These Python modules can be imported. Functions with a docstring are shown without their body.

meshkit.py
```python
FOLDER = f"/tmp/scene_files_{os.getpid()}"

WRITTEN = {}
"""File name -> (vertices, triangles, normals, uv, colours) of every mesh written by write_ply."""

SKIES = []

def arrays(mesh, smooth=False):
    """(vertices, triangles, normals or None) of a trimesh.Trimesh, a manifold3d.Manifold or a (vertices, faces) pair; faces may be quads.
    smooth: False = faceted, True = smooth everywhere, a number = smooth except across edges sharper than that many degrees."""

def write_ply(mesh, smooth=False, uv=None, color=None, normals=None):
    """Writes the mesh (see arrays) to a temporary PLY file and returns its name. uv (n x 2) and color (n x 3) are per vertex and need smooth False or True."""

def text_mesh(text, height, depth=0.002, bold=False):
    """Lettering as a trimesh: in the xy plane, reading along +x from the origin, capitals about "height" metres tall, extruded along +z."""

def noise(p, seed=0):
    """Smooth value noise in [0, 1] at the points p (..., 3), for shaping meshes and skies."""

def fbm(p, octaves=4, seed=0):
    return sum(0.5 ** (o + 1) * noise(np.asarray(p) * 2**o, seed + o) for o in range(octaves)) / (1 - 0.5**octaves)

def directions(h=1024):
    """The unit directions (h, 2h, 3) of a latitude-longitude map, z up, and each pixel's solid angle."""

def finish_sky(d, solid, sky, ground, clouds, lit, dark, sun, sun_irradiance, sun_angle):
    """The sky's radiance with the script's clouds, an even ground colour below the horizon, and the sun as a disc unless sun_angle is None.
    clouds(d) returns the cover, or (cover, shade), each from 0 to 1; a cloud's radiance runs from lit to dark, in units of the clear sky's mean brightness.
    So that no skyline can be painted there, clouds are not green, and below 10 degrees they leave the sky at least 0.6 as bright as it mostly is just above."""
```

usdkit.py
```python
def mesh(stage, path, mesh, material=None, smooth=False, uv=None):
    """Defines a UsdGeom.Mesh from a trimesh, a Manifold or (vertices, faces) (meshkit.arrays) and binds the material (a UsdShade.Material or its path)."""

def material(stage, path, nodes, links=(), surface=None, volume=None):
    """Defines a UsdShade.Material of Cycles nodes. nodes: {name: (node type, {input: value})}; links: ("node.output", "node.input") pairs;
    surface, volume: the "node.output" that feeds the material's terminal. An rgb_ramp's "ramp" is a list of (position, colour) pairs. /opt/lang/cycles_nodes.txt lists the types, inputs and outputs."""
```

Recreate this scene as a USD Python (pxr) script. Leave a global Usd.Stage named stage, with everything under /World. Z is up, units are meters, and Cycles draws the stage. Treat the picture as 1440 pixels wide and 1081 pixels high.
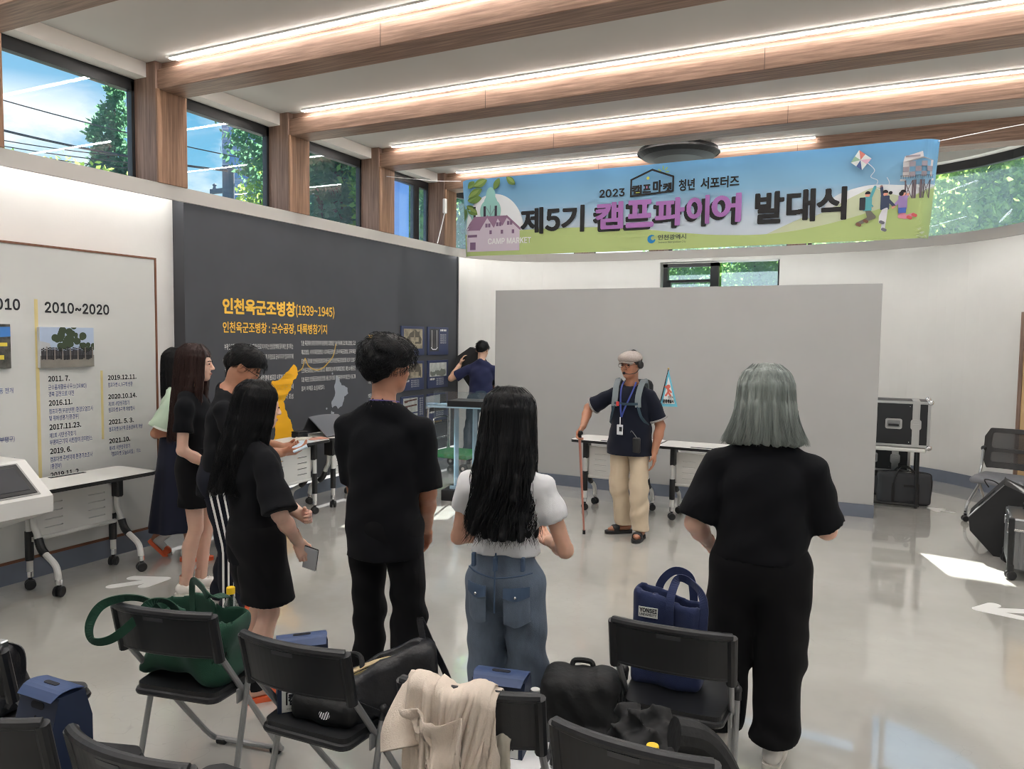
import math, glob, numpy as np, trimesh, usdkit, meshkit, manifold3d as m3
from pxr import Usd, UsdGeom, UsdLux, UsdShade, Gf, Sdf, Vt
from shapely.geometry import Polygon, box as sbox, LineString, Point
from shapely import affinity
from shapely.ops import unary_union

stage = Usd.Stage.CreateInMemory()
UsdGeom.SetStageUpAxis(stage, 'Z'); UsdGeom.SetStageMetersPerUnit(stage, 1.0)
UsdGeom.Xform.Define(stage, '/World')
A = np.array; PI = math.pi
def M4(m): return Gf.Matrix4d(*[float(x) for x in np.asarray(m).T.ravel()])

# ---------------- camera, sky, sun, exposure ----------------
EXPOSURE = 0.0
FPX, PITCH, ROLL, YAW, EYE = 1060.0, math.radians(3.55), math.radians(.71), math.radians(26.1), A([0, 0, 1.75])
_f = A([-math.sin(YAW)*math.cos(PITCH), math.cos(YAW)*math.cos(PITCH), -math.sin(PITCH)])
_r = A([math.cos(YAW), math.sin(YAW), 0]); _u = np.cross(_r, _f)
_r, _u = _r*math.cos(ROLL)+_u*math.sin(ROLL), -_r*math.sin(ROLL)+_u*math.cos(ROLL)
cam = UsdGeom.Camera.Define(stage, '/World/camera')
cam.CreateHorizontalApertureAttr(36.0); cam.CreateFocalLengthAttr(36.0*FPX/1440)
cam.CreateExposureAttr(EXPOSURE); cam.CreateClippingRangeAttr(Gf.Vec2f(.05, 2000))
_m = np.eye(4); _m[:3, 0], _m[:3, 1], _m[:3, 2], _m[:3, 3] = _r, _u, -_f, EYE
cam.AddTransformOp().Set(M4(_m))

SUN_E, SUN_I = math.radians(38.7), 7.0
SUN_DIR = A([.275*math.cos(SUN_E), -.961*math.cos(SUN_E), -math.sin(SUN_E)])     # travel direction of the sunlight
sky = UsdLux.DomeLight.Define(stage, '/World/sky'); sky.CreateIntensityAttr(1.6)
SKYMAT = usdkit.material(stage, '/World/Looks/sky_clouds', {
    'tc': ('texture_coordinate', {}),
    'sep': ('separate_xyz', {}),
    'rmp': ('rgb_ramp', {'ramp': [(0, (.62, .82, .95)), (.12, (.30, .68, .92)), (.30, (.12, .50, .86)), (1, (.06, .30, .75))]}),
    'mp': ('mapping', {'scale': (1.0, 1.0, 2.2), 'location': (3.1, .7, .2)}),
    'n': ('noise_texture', {'scale': 2.6, 'detail': 9, 'roughness': .56}),
    'cr': ('rgb_ramp', {'ramp': [(0, (0, 0, 0)), (.37, (0, 0, 0)), (.48, (1, 1, 1)), (1, (1, 1, 1))]}),
    'fall': ('rgb_ramp', {'ramp': [(0, (1, 1, 1)), (.235, (1, 1, 1)), (.275, (.12, .12, .12)), (1, (.1, .1, .1))]}),
    'mul': ('mix_color', {'blend_type': 'multiply', 'fac': 1.0}),
    'mx': ('mix_color', {'b': (1.25, 1.27, 1.3)}),
    'bg': ('background_shader', {'strength': 1.0})},
    [('tc.generated', 'sep.vector'), ('sep.z', 'rmp.fac'), ('tc.generated', 'mp.vector'), ('mp.vector', 'n.vector'), ('n.fac', 'cr.fac'), ('sep.z', 'fall.fac'),
     ('cr.color', 'mul.a'), ('fall.color', 'mul.b'), ('mul.result', 'mx.fac'), ('rmp.color', 'mx.a'), ('mx.result', 'bg.color')], surface='bg.background')
UsdShade.MaterialBindingAPI.Apply(sky.GetPrim()).Bind(SKYMAT)
sun = UsdLux.DistantLight.Define(stage, '/World/sun'); sun.CreateAngleAttr(.53); sun.CreateIntensityAttr(SUN_I); sun.CreateNormalizeAttr(True); sun.CreateColorAttr(Gf.Vec3f(1, .96, .88))
_z = -SUN_DIR/np.linalg.norm(SUN_DIR); _x = np.cross([0, 0, 1], _z); _x /= np.linalg.norm(_x)
_m = np.eye(4); _m[:3, 0], _m[:3, 1], _m[:3, 2] = _x, np.cross(_z, _x), _z
sun.AddTransformOp().Set(M4(_m))
LED, COVE = 46.0, 20.0          # emission strengths of the ceiling strips and of the cove strips behind the ledge

# ---------------- naming ----------------
_used = {}
def uniq(path):
    n = _used.get(path, -1)+1; _used[path] = n
    return path if n == 0 else '%s_%03d' % (path, n)
def tag(p, label=None, cat=None, group=None, kind=None):
    p = p.GetPrim() if hasattr(p, 'GetPrim') else stage.GetPrimAtPath(p)
    for k, v in (('label', label), ('category', cat), ('group', group), ('kind', kind)):
        if v: p.SetCustomDataByKey(k, v)
    return str(p.GetPath())
def obj(name, mesh, mat, parent=None, smooth=False, label=None, cat=None, group=None, kind=None):
    path = uniq((parent or '/World')+'/'+name)
    p = usdkit.mesh(stage, path, mesh, mat, smooth=smooth)
    p.CreateDoubleSidedAttr(True)
    return tag(p, label, cat, group, kind)
def thing(name, label, cat, loc=(0, 0, 0), rz=0, group=None, kind=None):
    path = uniq('/World/'+name); x = UsdGeom.Xform.Define(stage, path)
    x.AddTranslateOp().Set(Gf.Vec3d(*map(float, loc))); x.AddRotateZOp().Set(math.degrees(rz))
    return tag(x, label, cat, group, kind)
def copy_of(src, loc, rz, label, group=None):
    name = src.split('/')[-1]; name = name[:-4] if name[-4:-3] == '_' and name[-3:].isdigit() else name
    path = uniq('/World/'+name); x = UsdGeom.Xform.Define(stage, path)
    x.GetPrim().GetReferences().AddInternalReference(src); x.GetPrim().SetInstanceable(True)
    x.ClearXformOpOrder(); x.AddTranslateOp().Set(Gf.Vec3d(*map(float, loc))); x.AddRotateZOp().Set(math.degrees(rz))
    return tag(x, label, stage.GetPrimAtPath(src).GetCustomDataByKey('category'), group)

# ---------------- materials ----------------
_mats = {}
def rgb(r, g, b):                       # sRGB 0-255 to linear
    return tuple(((c/255)/12.92 if c/255 <= .04045 else ((c/255+.055)/1.055)**2.4) for c in (r, g, b))
def mat(name, col=(.5, .5, .5), rough=.5, metal=0, spec=.5, var=None, bump=None, emit=None, sheen=0, trans=0, sss=0, coat=0):
    """var = (scale, amount, (sx,sy,sz)) tone variation; bump = (scale, distance, (sx,sy,sz))."""
    if name in _mats: return _mats[name]
    n = {'p': ('principled_bsdf', {'base_color': col, 'roughness': rough, 'metallic': metal, 'specular_ior_level': spec})}; L = []
    P = n['p'][1]
    if emit: P['emission_color'] = col; P['emission_strength'] = emit
    if sheen: P['sheen_weight'] = sheen; P['sheen_roughness'] = .5; P['sheen_tint'] = (.6, .62, .68)
    if trans: P['transmission_weight'] = trans
    if coat: P['coat_weight'] = coat; P['coat_roughness'] = .08
    if sss: P['subsurface_weight'] = sss; P['subsurface_scale'] = .006; P['subsurface_radius'] = (1, .35, .2)
    if var or bump: n['tc'] = ('texture_coordinate', {})
    if var:
        s, a, sc = (*var, (1, 1, 1))[:3]
        n['m'] = ('mapping', {'scale': sc}); n['n'] = ('noise_texture', {'scale': s, 'detail': 5, 'roughness': .6})
        lo = tuple(max(c*(1-a), 0) for c in col); hi = tuple(min(c*(1+a), 1) for c in col)
        n['r'] = ('rgb_ramp', {'ramp': [(0, lo), (.3, lo), (.7, hi), (1, hi)]})
        L += [('tc.object', 'm.vector'), ('m.vector', 'n.vector'), ('n.fac', 'r.fac'), ('r.color', 'p.base_color')]
    if bump:
        s, d, sc = (*bump, (1, 1, 1))[:3]
        n['m2'] = ('mapping', {'scale': sc}); n['n2'] = ('noise_texture', {'scale': s, 'detail': 4}); n['b'] = ('bump', {'distance': d, 'strength': 1.0})
        L += [('tc.object', 'm2.vector'), ('m2.vector', 'n2.vector'), ('n2.fac', 'b.height'), ('b.normal', 'p.normal')]
    _mats[name] = usdkit.material(stage, '/World/Looks/'+name, n, L, surface='p.BSDF')
    return _mats[name]
def raw(name, nodes, links, surface):
    if name not in _mats: _mats[name] = usdkit.material(stage, '/World/Looks/'+name, nodes, links, surface=surface)
    return _mats[name]
def emitter(name, col, s):
    return raw(name, {'e': ('emission', {'color': col, 'strength': s})}, [], 'e.emission')
def glass_pane(name, tint=(.93, .97, .96), k=1.0, dust=.02):
    return raw(name, {'t': ('transparent_bsdf', {'color': tint}), 'g': ('glossy_bsdf', {'color': (.9, .95, 1), 'roughness': .01}), 'lw': ('layer_weight', {'blend': .5}),
                      'pw': ('math', {'math_type': 'power', 'value2': 4.0}), 'ma': ('math', {'math_type': 'multiply_add', 'value2': .45*k, 'value3': .03*k}), 'm': ('mix_closure', {}),
                      'tl': ('translucent_bsdf', {'color': (.62, .78, .92)}), 'm2': ('mix_closure', {'fac': dust})},
               [('lw.facing', 'pw.value1'), ('pw.value', 'ma.value1'), ('ma.value', 'm.fac'), ('t.BSDF', 'm2.closure1'), ('tl.BSDF', 'm2.closure2'), ('m2.closure', 'm.closure1'), ('g.BSDF', 'm.closure2')], 'm.closure')

# ---------------- mesh helpers ----------------
def cat(*ms): return trimesh.util.concatenate([m for m in ms if m is not None])
def bx(x0, x1, y0, y1, z0, z1, b=0.0):
    if b <= 0:
        m = trimesh.creation.box([x1-x0, y1-y0, z1-z0]); m.apply_translation([(x0+x1)/2, (y0+y1)/2, (z0+z1)/2]); return m
    P = []
    for x, sx in ((x0, 1), (x1, -1)):
        for y, sy in ((y0, 1), (y1, -1)):
            for z, sz in ((z0, 1), (z1, -1)):
                P += [(x, y+sy*b, z+sz*b), (x+sx*b, y, z+sz*b), (x+sx*b, y+sy*b, z)]
    return trimesh.Trimesh(*_hull(A(P)))
def _hull(P):
    h = trimesh.convex.convex_hull(P); return h.vertices, h.faces
def hull(P): return trimesh.Trimesh(*_hull(A(P, float)))
def xf(m, loc=(0, 0, 0), rz=0, rx=0, ry=0, s=1):
    m = m.copy(); T = trimesh.transformations
    R = T.rotation_matrix(rz, [0, 0, 1]) @ T.rotation_matrix(ry, [0, 1, 0]) @ T.rotation_matrix(rx, [1, 0, 0])
    if np.ndim(s) or s != 1: m.apply_transform(np.diag([*np.broadcast_to(s, 3), 1]))
    m.apply_transform(R); m.apply_translation(loc); return m
def spline(P, k=6, closed=False):
    P = A(P, float); n = len(P); out = []
    for i in range(n if closed else n-1):
        p0, p1, p2, p3 = (P[(i-1) % n], P[i], P[(i+1) % n], P[(i+2) % n]) if closed else (P[max(i-1, 0)], P[i], P[i+1], P[min(i+2, n-1)])
        for t in np.arange(k)/k:
            out.append(.5*(2*p1+(p2-p0)*t+(2*p0-5*p1+4*p2-p3)*t*t+(3*p1-p0-3*p2+p3)*t**3))
    if not closed: out.append(P[-1])
    return A(out)
def frames(P, up=None):
    P = A(P, float); t = np.gradient(P, axis=0); t /= np.linalg.norm(t, axis=1, keepdims=True)+1e-12
    if up is not None:
        a = np.cross(np.broadcast_to(A(up, float), t.shape), t); a /= np.linalg.norm(a, axis=1, keepdims=True)+1e-12
        return t, a, np.cross(t, a)
    a = np.cross(t[0], [0, 0, 1.] if abs(t[0][2]) < .9 else [1., 0, 0]); a /= np.linalg.norm(a); aa = []
    for ti in t:
        a = a-ti*(a@ti); a /= np.linalg.norm(a); aa.append(a)
    aa = A(aa); return t, aa, np.cross(t, aa)
def sweep(P, prof, up=None, scale=None, closed=False):
    """sweeps a closed 2-D profile (k,2) along the polyline P; profile x lies along frame a, y along frame b."""
    P = A(P, float); t, a, b = frames(P, up); prof = A(prof, float); k = len(prof); n = len(P)
    sc = np.ones(n) if scale is None else np.broadcast_to(scale, n)
    v = (P[:, None]+sc[:, None, None]*(prof[None, :, :1]*a[:, None]+prof[None, :, 1:]*b[:, None])).reshape(-1, 3)
    i, j = np.meshgrid(np.arange(n if closed else n-1), np.arange(k), indexing='ij')
    q = np.stack([i*k+j, i*k+(j+1) % k, ((i+1) % n)*k+(j+1) % k, ((i+1) % n)*k+j], -1).reshape(-1, 4)
    f = [np.vstack([q[:, [0, 1, 2]], q[:, [0, 2, 3]]])]
    if not closed:
        c = np.arange(1, k-1); z = np.zeros_like(c)
        f += [np.stack([z, c+1, c], 1), (n-1)*k+np.stack([z, c, c+1], 1)]
    m = trimesh.Trimesh(v, np.vstack(f), process=False)
    return m
def circ(r, n=10): a = np.arange(n)*2*PI/n; return np.stack([r*np.cos(a), r*np.sin(a)], 1)
def tube(P, r, n=10, closed=False):
    if np.ndim(r): return sweep(P, circ(1, n), scale=A(r, float), closed=closed)
    return sweep(P, circ(r, n), closed=closed)
def strap(P, w, t, up): return sweep(P, [(-w/2, -t/2), (w/2, -t/2), (w/2, t/2), (-w/2, t/2)], up=up)
def cyl(p, q, r, n=16, r2=None): return tube([p, (A(p, float)+A(q, float))/2, q], [r, (r+(r if r2 is None else r2))/2, r if r2 is None else r2], n)
def lathe(prof, n=24): return trimesh.creation.revolve(A(prof, float), sections=n)
def prism(poly, z0, z1):
    if not isinstance(poly, (Polygon,)) and not hasattr(poly, 'geoms'): poly = Polygon(poly)
    ms = [trimesh.creation.extrude_polygon(g, z1-z0, engine='earcut') for g in getattr(poly, 'geoms', [poly]) if g.area > 1e-9]
    m = cat(*ms); m.apply_translation([0, 0, z0]); return m
def rrect(w, h, r, cx=0, cy=0): return sbox(cx-w/2+r, cy-h/2+r, cx+w/2-r, cy+h/2-r).buffer(r, quad_segs=4)
def sheet(f, nu, nv, th):
    """a thin closed sheet: f(u,v) arrays in [0,1] -> points (...,3), thickness th."""
    u, v = np.meshgrid(np.linspace(0, 1, nu), np.linspace(0, 1, nv), indexing='ij'); P = f(u, v)
    du, dv = np.gradient(P, axis=0), np.gradient(P, axis=1); N = np.cross(du, dv); N /= np.linalg.norm(N, axis=-1, keepdims=True)+1e-12
    V = np.vstack([(P+N*th/2).reshape(-1, 3), (P-N*th/2).reshape(-1, 3)]); o = nu*nv
    i, j = np.meshgrid(np.arange(nu-1), np.arange(nv-1), indexing='ij'); a = (i*nv+j).ravel(); b, c, d = a+nv, a+nv+1, a+1
    F = [np.stack([a, b, c], 1), np.stack([a, c, d], 1), o+np.stack([a, c, b], 1), o+np.stack([a, d, c], 1)]
    def rim(e):
        e = A(e); F.append(np.stack([e[:-1], e[:-1]+o, e[1:]+o], 1)); F.append(np.stack([e[:-1], e[1:]+o, e[1:]], 1))
    rim(np.arange(nu)*nv); rim((np.arange(nu)*nv+nv-1)[::-1]); rim(np.arange(nv)[::-1]); rim((nu-1)*nv+np.arange(nv))
    return trimesh.Trimesh(V, np.vstack(F), process=False)
# flat print: shapely shapes or text laid on a plane (origin o, axes u, v)
def flat(shape, o, u, v, off=.001):
    o, u, v = A(o, float), A(u, float), A(v, float); n = np.cross(u, v)
    vs, fs, k = [], [], 0
    for g in getattr(shape, 'geoms', [shape]):
        if g.is_empty or g.area < 1e-9: continue
        p, f = trimesh.creation.triangulate_polygon(g, engine='earcut'); vs.append(p); fs.append(A(f)+k); k += len(p)
    p, f = np.vstack(vs), np.vstack(fs)
    return trimesh.Trimesh(o+p[:, :1]*u+p[:, 1:2]*v+off*n, f, process=False)
_fonts = {}
def font(name, px):
    from PIL import ImageFont
    if (name, px) not in _fonts:
        g = glob.glob('/opt/blender-*/*/datafiles/fonts/'+('Noto Sans CJK*' if name == 'cjk' else 'Inter.woff2'))
        _fonts[name, px] = ImageFont.truetype(g[0], px)
    return _fonts[name, px]
def text2d(s, h, bold=0, px=48, name='cjk', sx=1.0):
    """rectangles (x0,y0,x1,y1) of the lettering; Hangul about h tall, baseline at y=0, starting at x=0. Returns (rects, width)."""
    from PIL import Image, ImageDraw
    ft = font(name, px); x0, y0, x1, y1 = ft.getbbox(s, anchor='ls', stroke_width=bold)
    im = Image.new('L', (x1-x0+2, y1-y0+2)); ImageDraw.Draw(im).text((1-x0, 1-y0), s, 255, ft, anchor='ls', stroke_width=bold)
    on = (np.asarray(im) > 120).astype(np.int8); k = h/(px*.88); R, openr = [], {}
    for r in range(on.shape[0]+1):
        runs = set()
        if r < on.shape[0]:
            d = np.diff(np.concatenate([[0], on[r], [0]])); runs = set(zip(np.nonzero(d == 1)[0], np.nonzero(d == -1)[0]))
        for key in [q for q in openr if q not in runs]:
            R.append((key[0]-1+x0, -(r-1+y0), key[1]-1+x0, -(openr.pop(key)-1+y0)))
        for q in runs: openr.setdefault(q, r)
    R = A(R, float)*k; R[:, [0, 2]] *= sx
    return R, (x1)*k*sx
def text3(s, h, o, u, v, off=.001, **kw):
    R, w = text2d(s, h, **kw); o, u, v = A(o, float), A(u, float), A(v, float); n = np.cross(u, v)
    c = np.stack([R[:, [0, 1]], R[:, [2, 1]], R[:, [2, 3]], R[:, [0, 3]]], 1).reshape(-1, 2)
    f = (np.arange(len(R))*4)[:, None, None]+A([[0, 1, 2], [0, 2, 3]])
    return trimesh.Trimesh(o+c[:, :1]*u+c[:, 1:]*v+off*n, f.reshape(-1, 3), process=False)
# signed-distance modelling (for bodies, clothes, bags)
def length(p): return np.sqrt((p*p).sum(-1))
def s_ell(p, c, r):
    q = (p-A(c, float))/A(r, float); k = length(q); return (k-1)*min(r)*.6+.4*(k-1)*np.mean(r)
def s_cone(p, a, b, ra, rb):
    a, b = A(a, float), A(b, float); ab = b-a; t = np.clip(((p-a)@ab)/(ab@ab+1e-12), 0, 1)
    return length(p-a-t[..., None]*ab)-(ra+(rb-ra)*t)
def s_box(p, c, h, r=0):
    q = np.abs(p-A(c, float))-A(h, float)+r; return length(np.maximum(q, 0))+np.minimum(q.max(-1), 0)-r
def smin(a, b, k):
    h = np.clip(.5+.5*(b-a)/k, 0, 1); return b+(a-b)*h-k*h*(1-h)
def smax(a, b, k): return -smin(-a, -b, k)
def uni(ds, k):
    o = ds[0]
    for d in ds[1:]: o = smin(o, d, k)
    return o
def surfnet(f, lo, hi, h):
    lo, hi = A(lo, float), A(hi, float); B = 4; nb = np.ceil((hi-lo)/(h*B)).astype(int); n = nb*B+1
    ax = [lo[i]+h*np.arange(n[i]) for i in range(3)]
    dc = f(np.stack(np.meshgrid(*[a[::B] for a in ax], indexing='ij'), -1)); m = np.abs(dc)
    near = np.min([m[a:nb[0]+a, b:nb[1]+b, c:nb[2]+c] for a in (0, 1) for b in (0, 1) for c in (0, 1)], axis=0) < 2.7*h*B
    sg = [dc[a:nb[0]+a, b:nb[1]+b, c:nb[2]+c] < 0 for a in (0, 1) for b in (0, 1) for c in (0, 1)]; near |= ~(np.all(sg, axis=0) | ~np.any(sg, axis=0))
    need = np.zeros(n, bool); k = np.kron(near, np.ones((B, B, B), bool))
    for a in (0, 1):
        for b in (0, 1):
            for c in (0, 1): need[a:n[0]-1+a, b:n[1]-1+b, c:n[2]-1+c] |= k
    ii = [np.minimum((np.arange(n[i])+B//2)//B, nb[i]) for i in range(3)]; d = dc[np.ix_(*ii)].copy()
    I = np.argwhere(need); d[need] = f(np.stack([ax[i][I[:, i]] for i in range(3)], -1)); s = d < 0
    # cells with a sign change
    cs = [s[a:n[0]-1+a, b:n[1]-1+b, c:n[2]-1+c] for a in (0, 1) for b in (0, 1) for c in (0, 1)]
    cnt = sum(x.astype(np.int8) for x in cs); cell = (cnt > 0) & (cnt < 8)
    idx = -np.ones(cell.shape, np.int64); idx[cell] = np.arange(cell.sum())
    acc = np.zeros((cell.sum(), 3)); w = np.zeros(cell.sum()); I = np.argwhere(cell)
    E = [((0, 0, 0), (1, 0, 0)), ((0, 1, 0), (1, 1, 0)), ((0, 0, 1), (1, 0, 1)), ((0, 1, 1), (1, 1, 1)), ((0, 0, 0), (0, 1, 0)), ((1, 0, 0), (1, 1, 0)),
         ((0, 0, 1), (0, 1, 1)), ((1, 0, 1), (1, 1, 1)), ((0, 0, 0), (0, 0, 1)), ((1, 0, 0), (1, 0, 1)), ((0, 1, 0), (0, 1, 1)), ((1, 1, 0), (1, 1, 1))]
    for a, b in E:
        a, b = A(a), A(b); da = d[tuple((I+a).T)]; db = d[tuple((I+b).T)]; c = (da < 0) != (db < 0)
        t = np.where(c, da/np.where(c, da-db, 1), 0); acc += np.where(c[:, None], a+t[:, None]*(b-a), 0); w += c
    V = lo+h*(I+acc/w[:, None]); F = []
    for ax in range(3):
        o1, o2 = [(1, 2), (2, 0), (0, 1)][ax]
        sl0 = [slice(None)]*3; sl1 = [slice(None)]*3; sl0[ax] = slice(0, -1); sl1[ax] = slice(1, None)
        ch = s[tuple(sl0)] != s[tuple(sl1)]; e = np.argwhere(ch); e = e[(e[:, o1] > 0) & (e[:, o2] > 0) & (e[:, o1] < n[o1]-1) & (e[:, o2] < n[o2]-1)]
        u1 = np.zeros(3, int); u1[o1] = 1; u2 = np.zeros(3, int); u2[o2] = 1
        q = np.stack([idx[tuple((e-u1-u2).T)], idx[tuple((e-u2).T)], idx[tuple(e.T)], idx[tuple((e-u1).T)]], 1)
        flip = ~s[tuple(e.T)]; q[flip] = q[flip][:, ::-1]; F.append(q)
    Q = np.vstack(F); Q = Q[(Q >= 0).all(1)]
    return trimesh.Trimesh(V, np.vstack([Q[:, [0, 1, 2]], Q[:, [0, 2, 3]]]), process=False)
# ---------------- the room ----------------
S = 'structure'
white = mat('white_paint', rgb(214, 213, 210), .75, spec=.25, var=(2.2, .025), bump=(60, .0006))
greywall = mat('grey_board_paint', rgb(176, 177, 176), .7, spec=.25, var=(1.4, .03), bump=(80, .0004))
ceilm = mat('ceiling_paint', rgb(186, 185, 181), .85, spec=.2, var=(1.5, .015))
darkm = mat('charcoal_wall_paint', rgb(72, 74, 79), .7, spec=.3, var=(3, .05))
slate = mat('slate_baseboard', rgb(104, 112, 126), .45, var=(8, .05))
ledgem = mat('ledge_paint', rgb(178, 175, 170), .6, spec=.3)
frame_black = mat('black_window_frame', rgb(24, 26, 29), .4)
def wood(name, sc, lo=(108, 84, 70), hi=(158, 128, 110)):
    if name in _mats: return _mats[name]
    return raw(name, {'tc': ('texture_coordinate', {}), 'm': ('mapping', {'scale': sc}), 'n': ('noise_texture', {'scale': 3.0, 'detail': 8, 'roughness': .62, 'distortion': .4}),
        'r': ('rgb_ramp', {'ramp': [(0, rgb(*lo)), (.33, rgb(*lo)), (.5, rgb(*[(a+b)/2 for a, b in zip(lo, hi)])), (.68, rgb(*hi)), (1, rgb(*hi))]}),
        'b': ('bump', {'distance': .0015, 'strength': .6}), 'p': ('principled_bsdf', {'roughness': .5, 'specular_ior_level': .35})},
        [('tc.object', 'm.vector'), ('m.vector', 'n.vector'), ('n.fac', 'r.fac'), ('r.color', 'p.base_color'), ('n.fac', 'b.height'), ('b.normal', 'p.normal')], 'p.BSDF')
wood_x = wood('oak_along_x', (.7, 14, 14)); wood_z = wood('oak_upright', (16, 16, .6), (98, 78, 68), (146, 120, 106))
wood_f = wood('oak_front', (16, 16, .6), (116, 86, 66), (164, 128, 102))
floorm = raw('polished_floor', {'tc': ('texture_coordinate', {}),
    'n1': ('noise_texture', {'scale': 1.1, 'detail': 6, 'roughness': .6}), 'r1': ('rgb_ramp', {'ramp': [(0, rgb(166, 164, 158)), (.35, rgb(174, 172, 166)), (.65, rgb(184, 182, 176)), (1, rgb(190, 188, 183))]}),
    'v': ('mapping', {'scale': (1, 1, 1)}), 'wn': ('noise_texture', {'scale': 2.0, 'detail': 3}), 'wm': ('mix_vector', {'fac': .55}),
    'vo': ('voronoi_texture', {'feature': 'distance_to_edge', 'scale': 9.0}), 'sr': ('rgb_ramp', {'ramp': [(0, (1, 1, 1)), (.004, (.5, .5, .5)), (.010, (0, 0, 0)), (1, (0, 0, 0))]}),
    'pn': ('noise_texture', {'scale': .8, 'detail': 2}), 'pr': ('rgb_ramp', {'ramp': [(0, (0, 0, 0)), (.45, (0, 0, 0)), (.62, (.35, .35, .35)), (1, (.45, .45, .45))]}),
    'ml': ('mix_color', {'blend_type': 'multiply', 'fac': 1.0}), 'mx': ('mix_color', {'b': rgb(150, 148, 144)}),
    'n2': ('noise_texture', {'scale': 1.6, 'detail': 5, 'roughness': .6}), 'rr': ('map_range', {'from_min': .3, 'from_max': .7, 'to_min': .08, 'to_max': .2}),
    'n3': ('noise_texture', {'scale': 2.5, 'detail': 2}), 'b': ('bump', {'distance': .003, 'strength': .12}),
    'p': ('principled_bsdf', {'specular_ior_level': .6, 'coat_weight': .9, 'coat_roughness': .018, 'coat_ior': 1.8})},
    [('tc.object', 'n1.vector'), ('n1.fac', 'r1.fac'), ('tc.object', 'wn.vector'), ('tc.object', 'wm.a'), ('wn.color', 'wm.b'), ('wm.result', 'vo.vector'), ('vo.distance', 'sr.fac'),
     ('tc.object', 'pn.vector'), ('pn.fac', 'pr.fac'), ('sr.color', 'ml.a'), ('pr.color', 'ml.b'), ('ml.result', 'mx.fac'), ('r1.color', 'mx.a'), ('mx.result', 'p.base_color'),
     ('tc.object', 'n2.vector'), ('n2.fac', 'rr.value'), ('rr.result', 'p.roughness'), ('tc.object', 'n3.vector'), ('n3.fac', 'b.height'), ('b.normal', 'p.normal'), ('b.normal', 'p.coat_normal')], 'p.BSDF')
obj('floor', bx(-6.2, 2.6, -3.1, 11.9, -.1, 0), floorm, label='polished pale grey concrete floor with fine scratches', kind=S)
obj('outdoor_ground', bx(-90, 70, -60, 120, -.4, -.11), mat('asphalt', (.16, .17, .15), .9, var=(.6, .2)), label='dark ground outside the windows', kind=S)

WL = [(-5.72, -3), (-5.72, 4), (-5.72, 7), (-5.72, 8.5), (-5.72, 9.3), (-5.62, 9.9), (-5.33, 10.42), (-4.8, 10.85), (-4.0, 11.1), (-3.2, 11.17)]
WB = [(-3.2, 11.17), (-2.1, 11.2), (-1.2, 11.2), (-.4, 11.2), (.1, 11.18), (.5, 11.03), (.9, 10.7), (1.37, 10.12)]
WR = [(1.37, 10.12), (1.7, 9.5), (1.92, 8.7), (2.0, 7.8), (2.0, 6.6), (2.0, 5), (2.0, 2), (2.0, -3)]
LI = [(-5.53, -3), (-5.53, 3), (-5.53, 6), (-5.53, 7.5), (-5.53, 8.3), (-5.53, 8.8), (-5.53, 9.2), (-5.49, 9.5), (-5.38, 9.82), (-5.18, 10.12), (-4.75, 10.47), (-4.1, 10.66), (-3.2, 10.74), (-2.3, 10.74), (-1.3, 10.72), (-.5, 10.66),
      (.1, 10.5), (.62, 10.24), (1.0, 9.9), (1.3, 9.42), (1.5, 8.8), (1.59, 8.1), (1.6, 7.4), (1.6, 6.6), (1.6, 5.4), (1.6, 3), (1.6, -3)]
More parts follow.
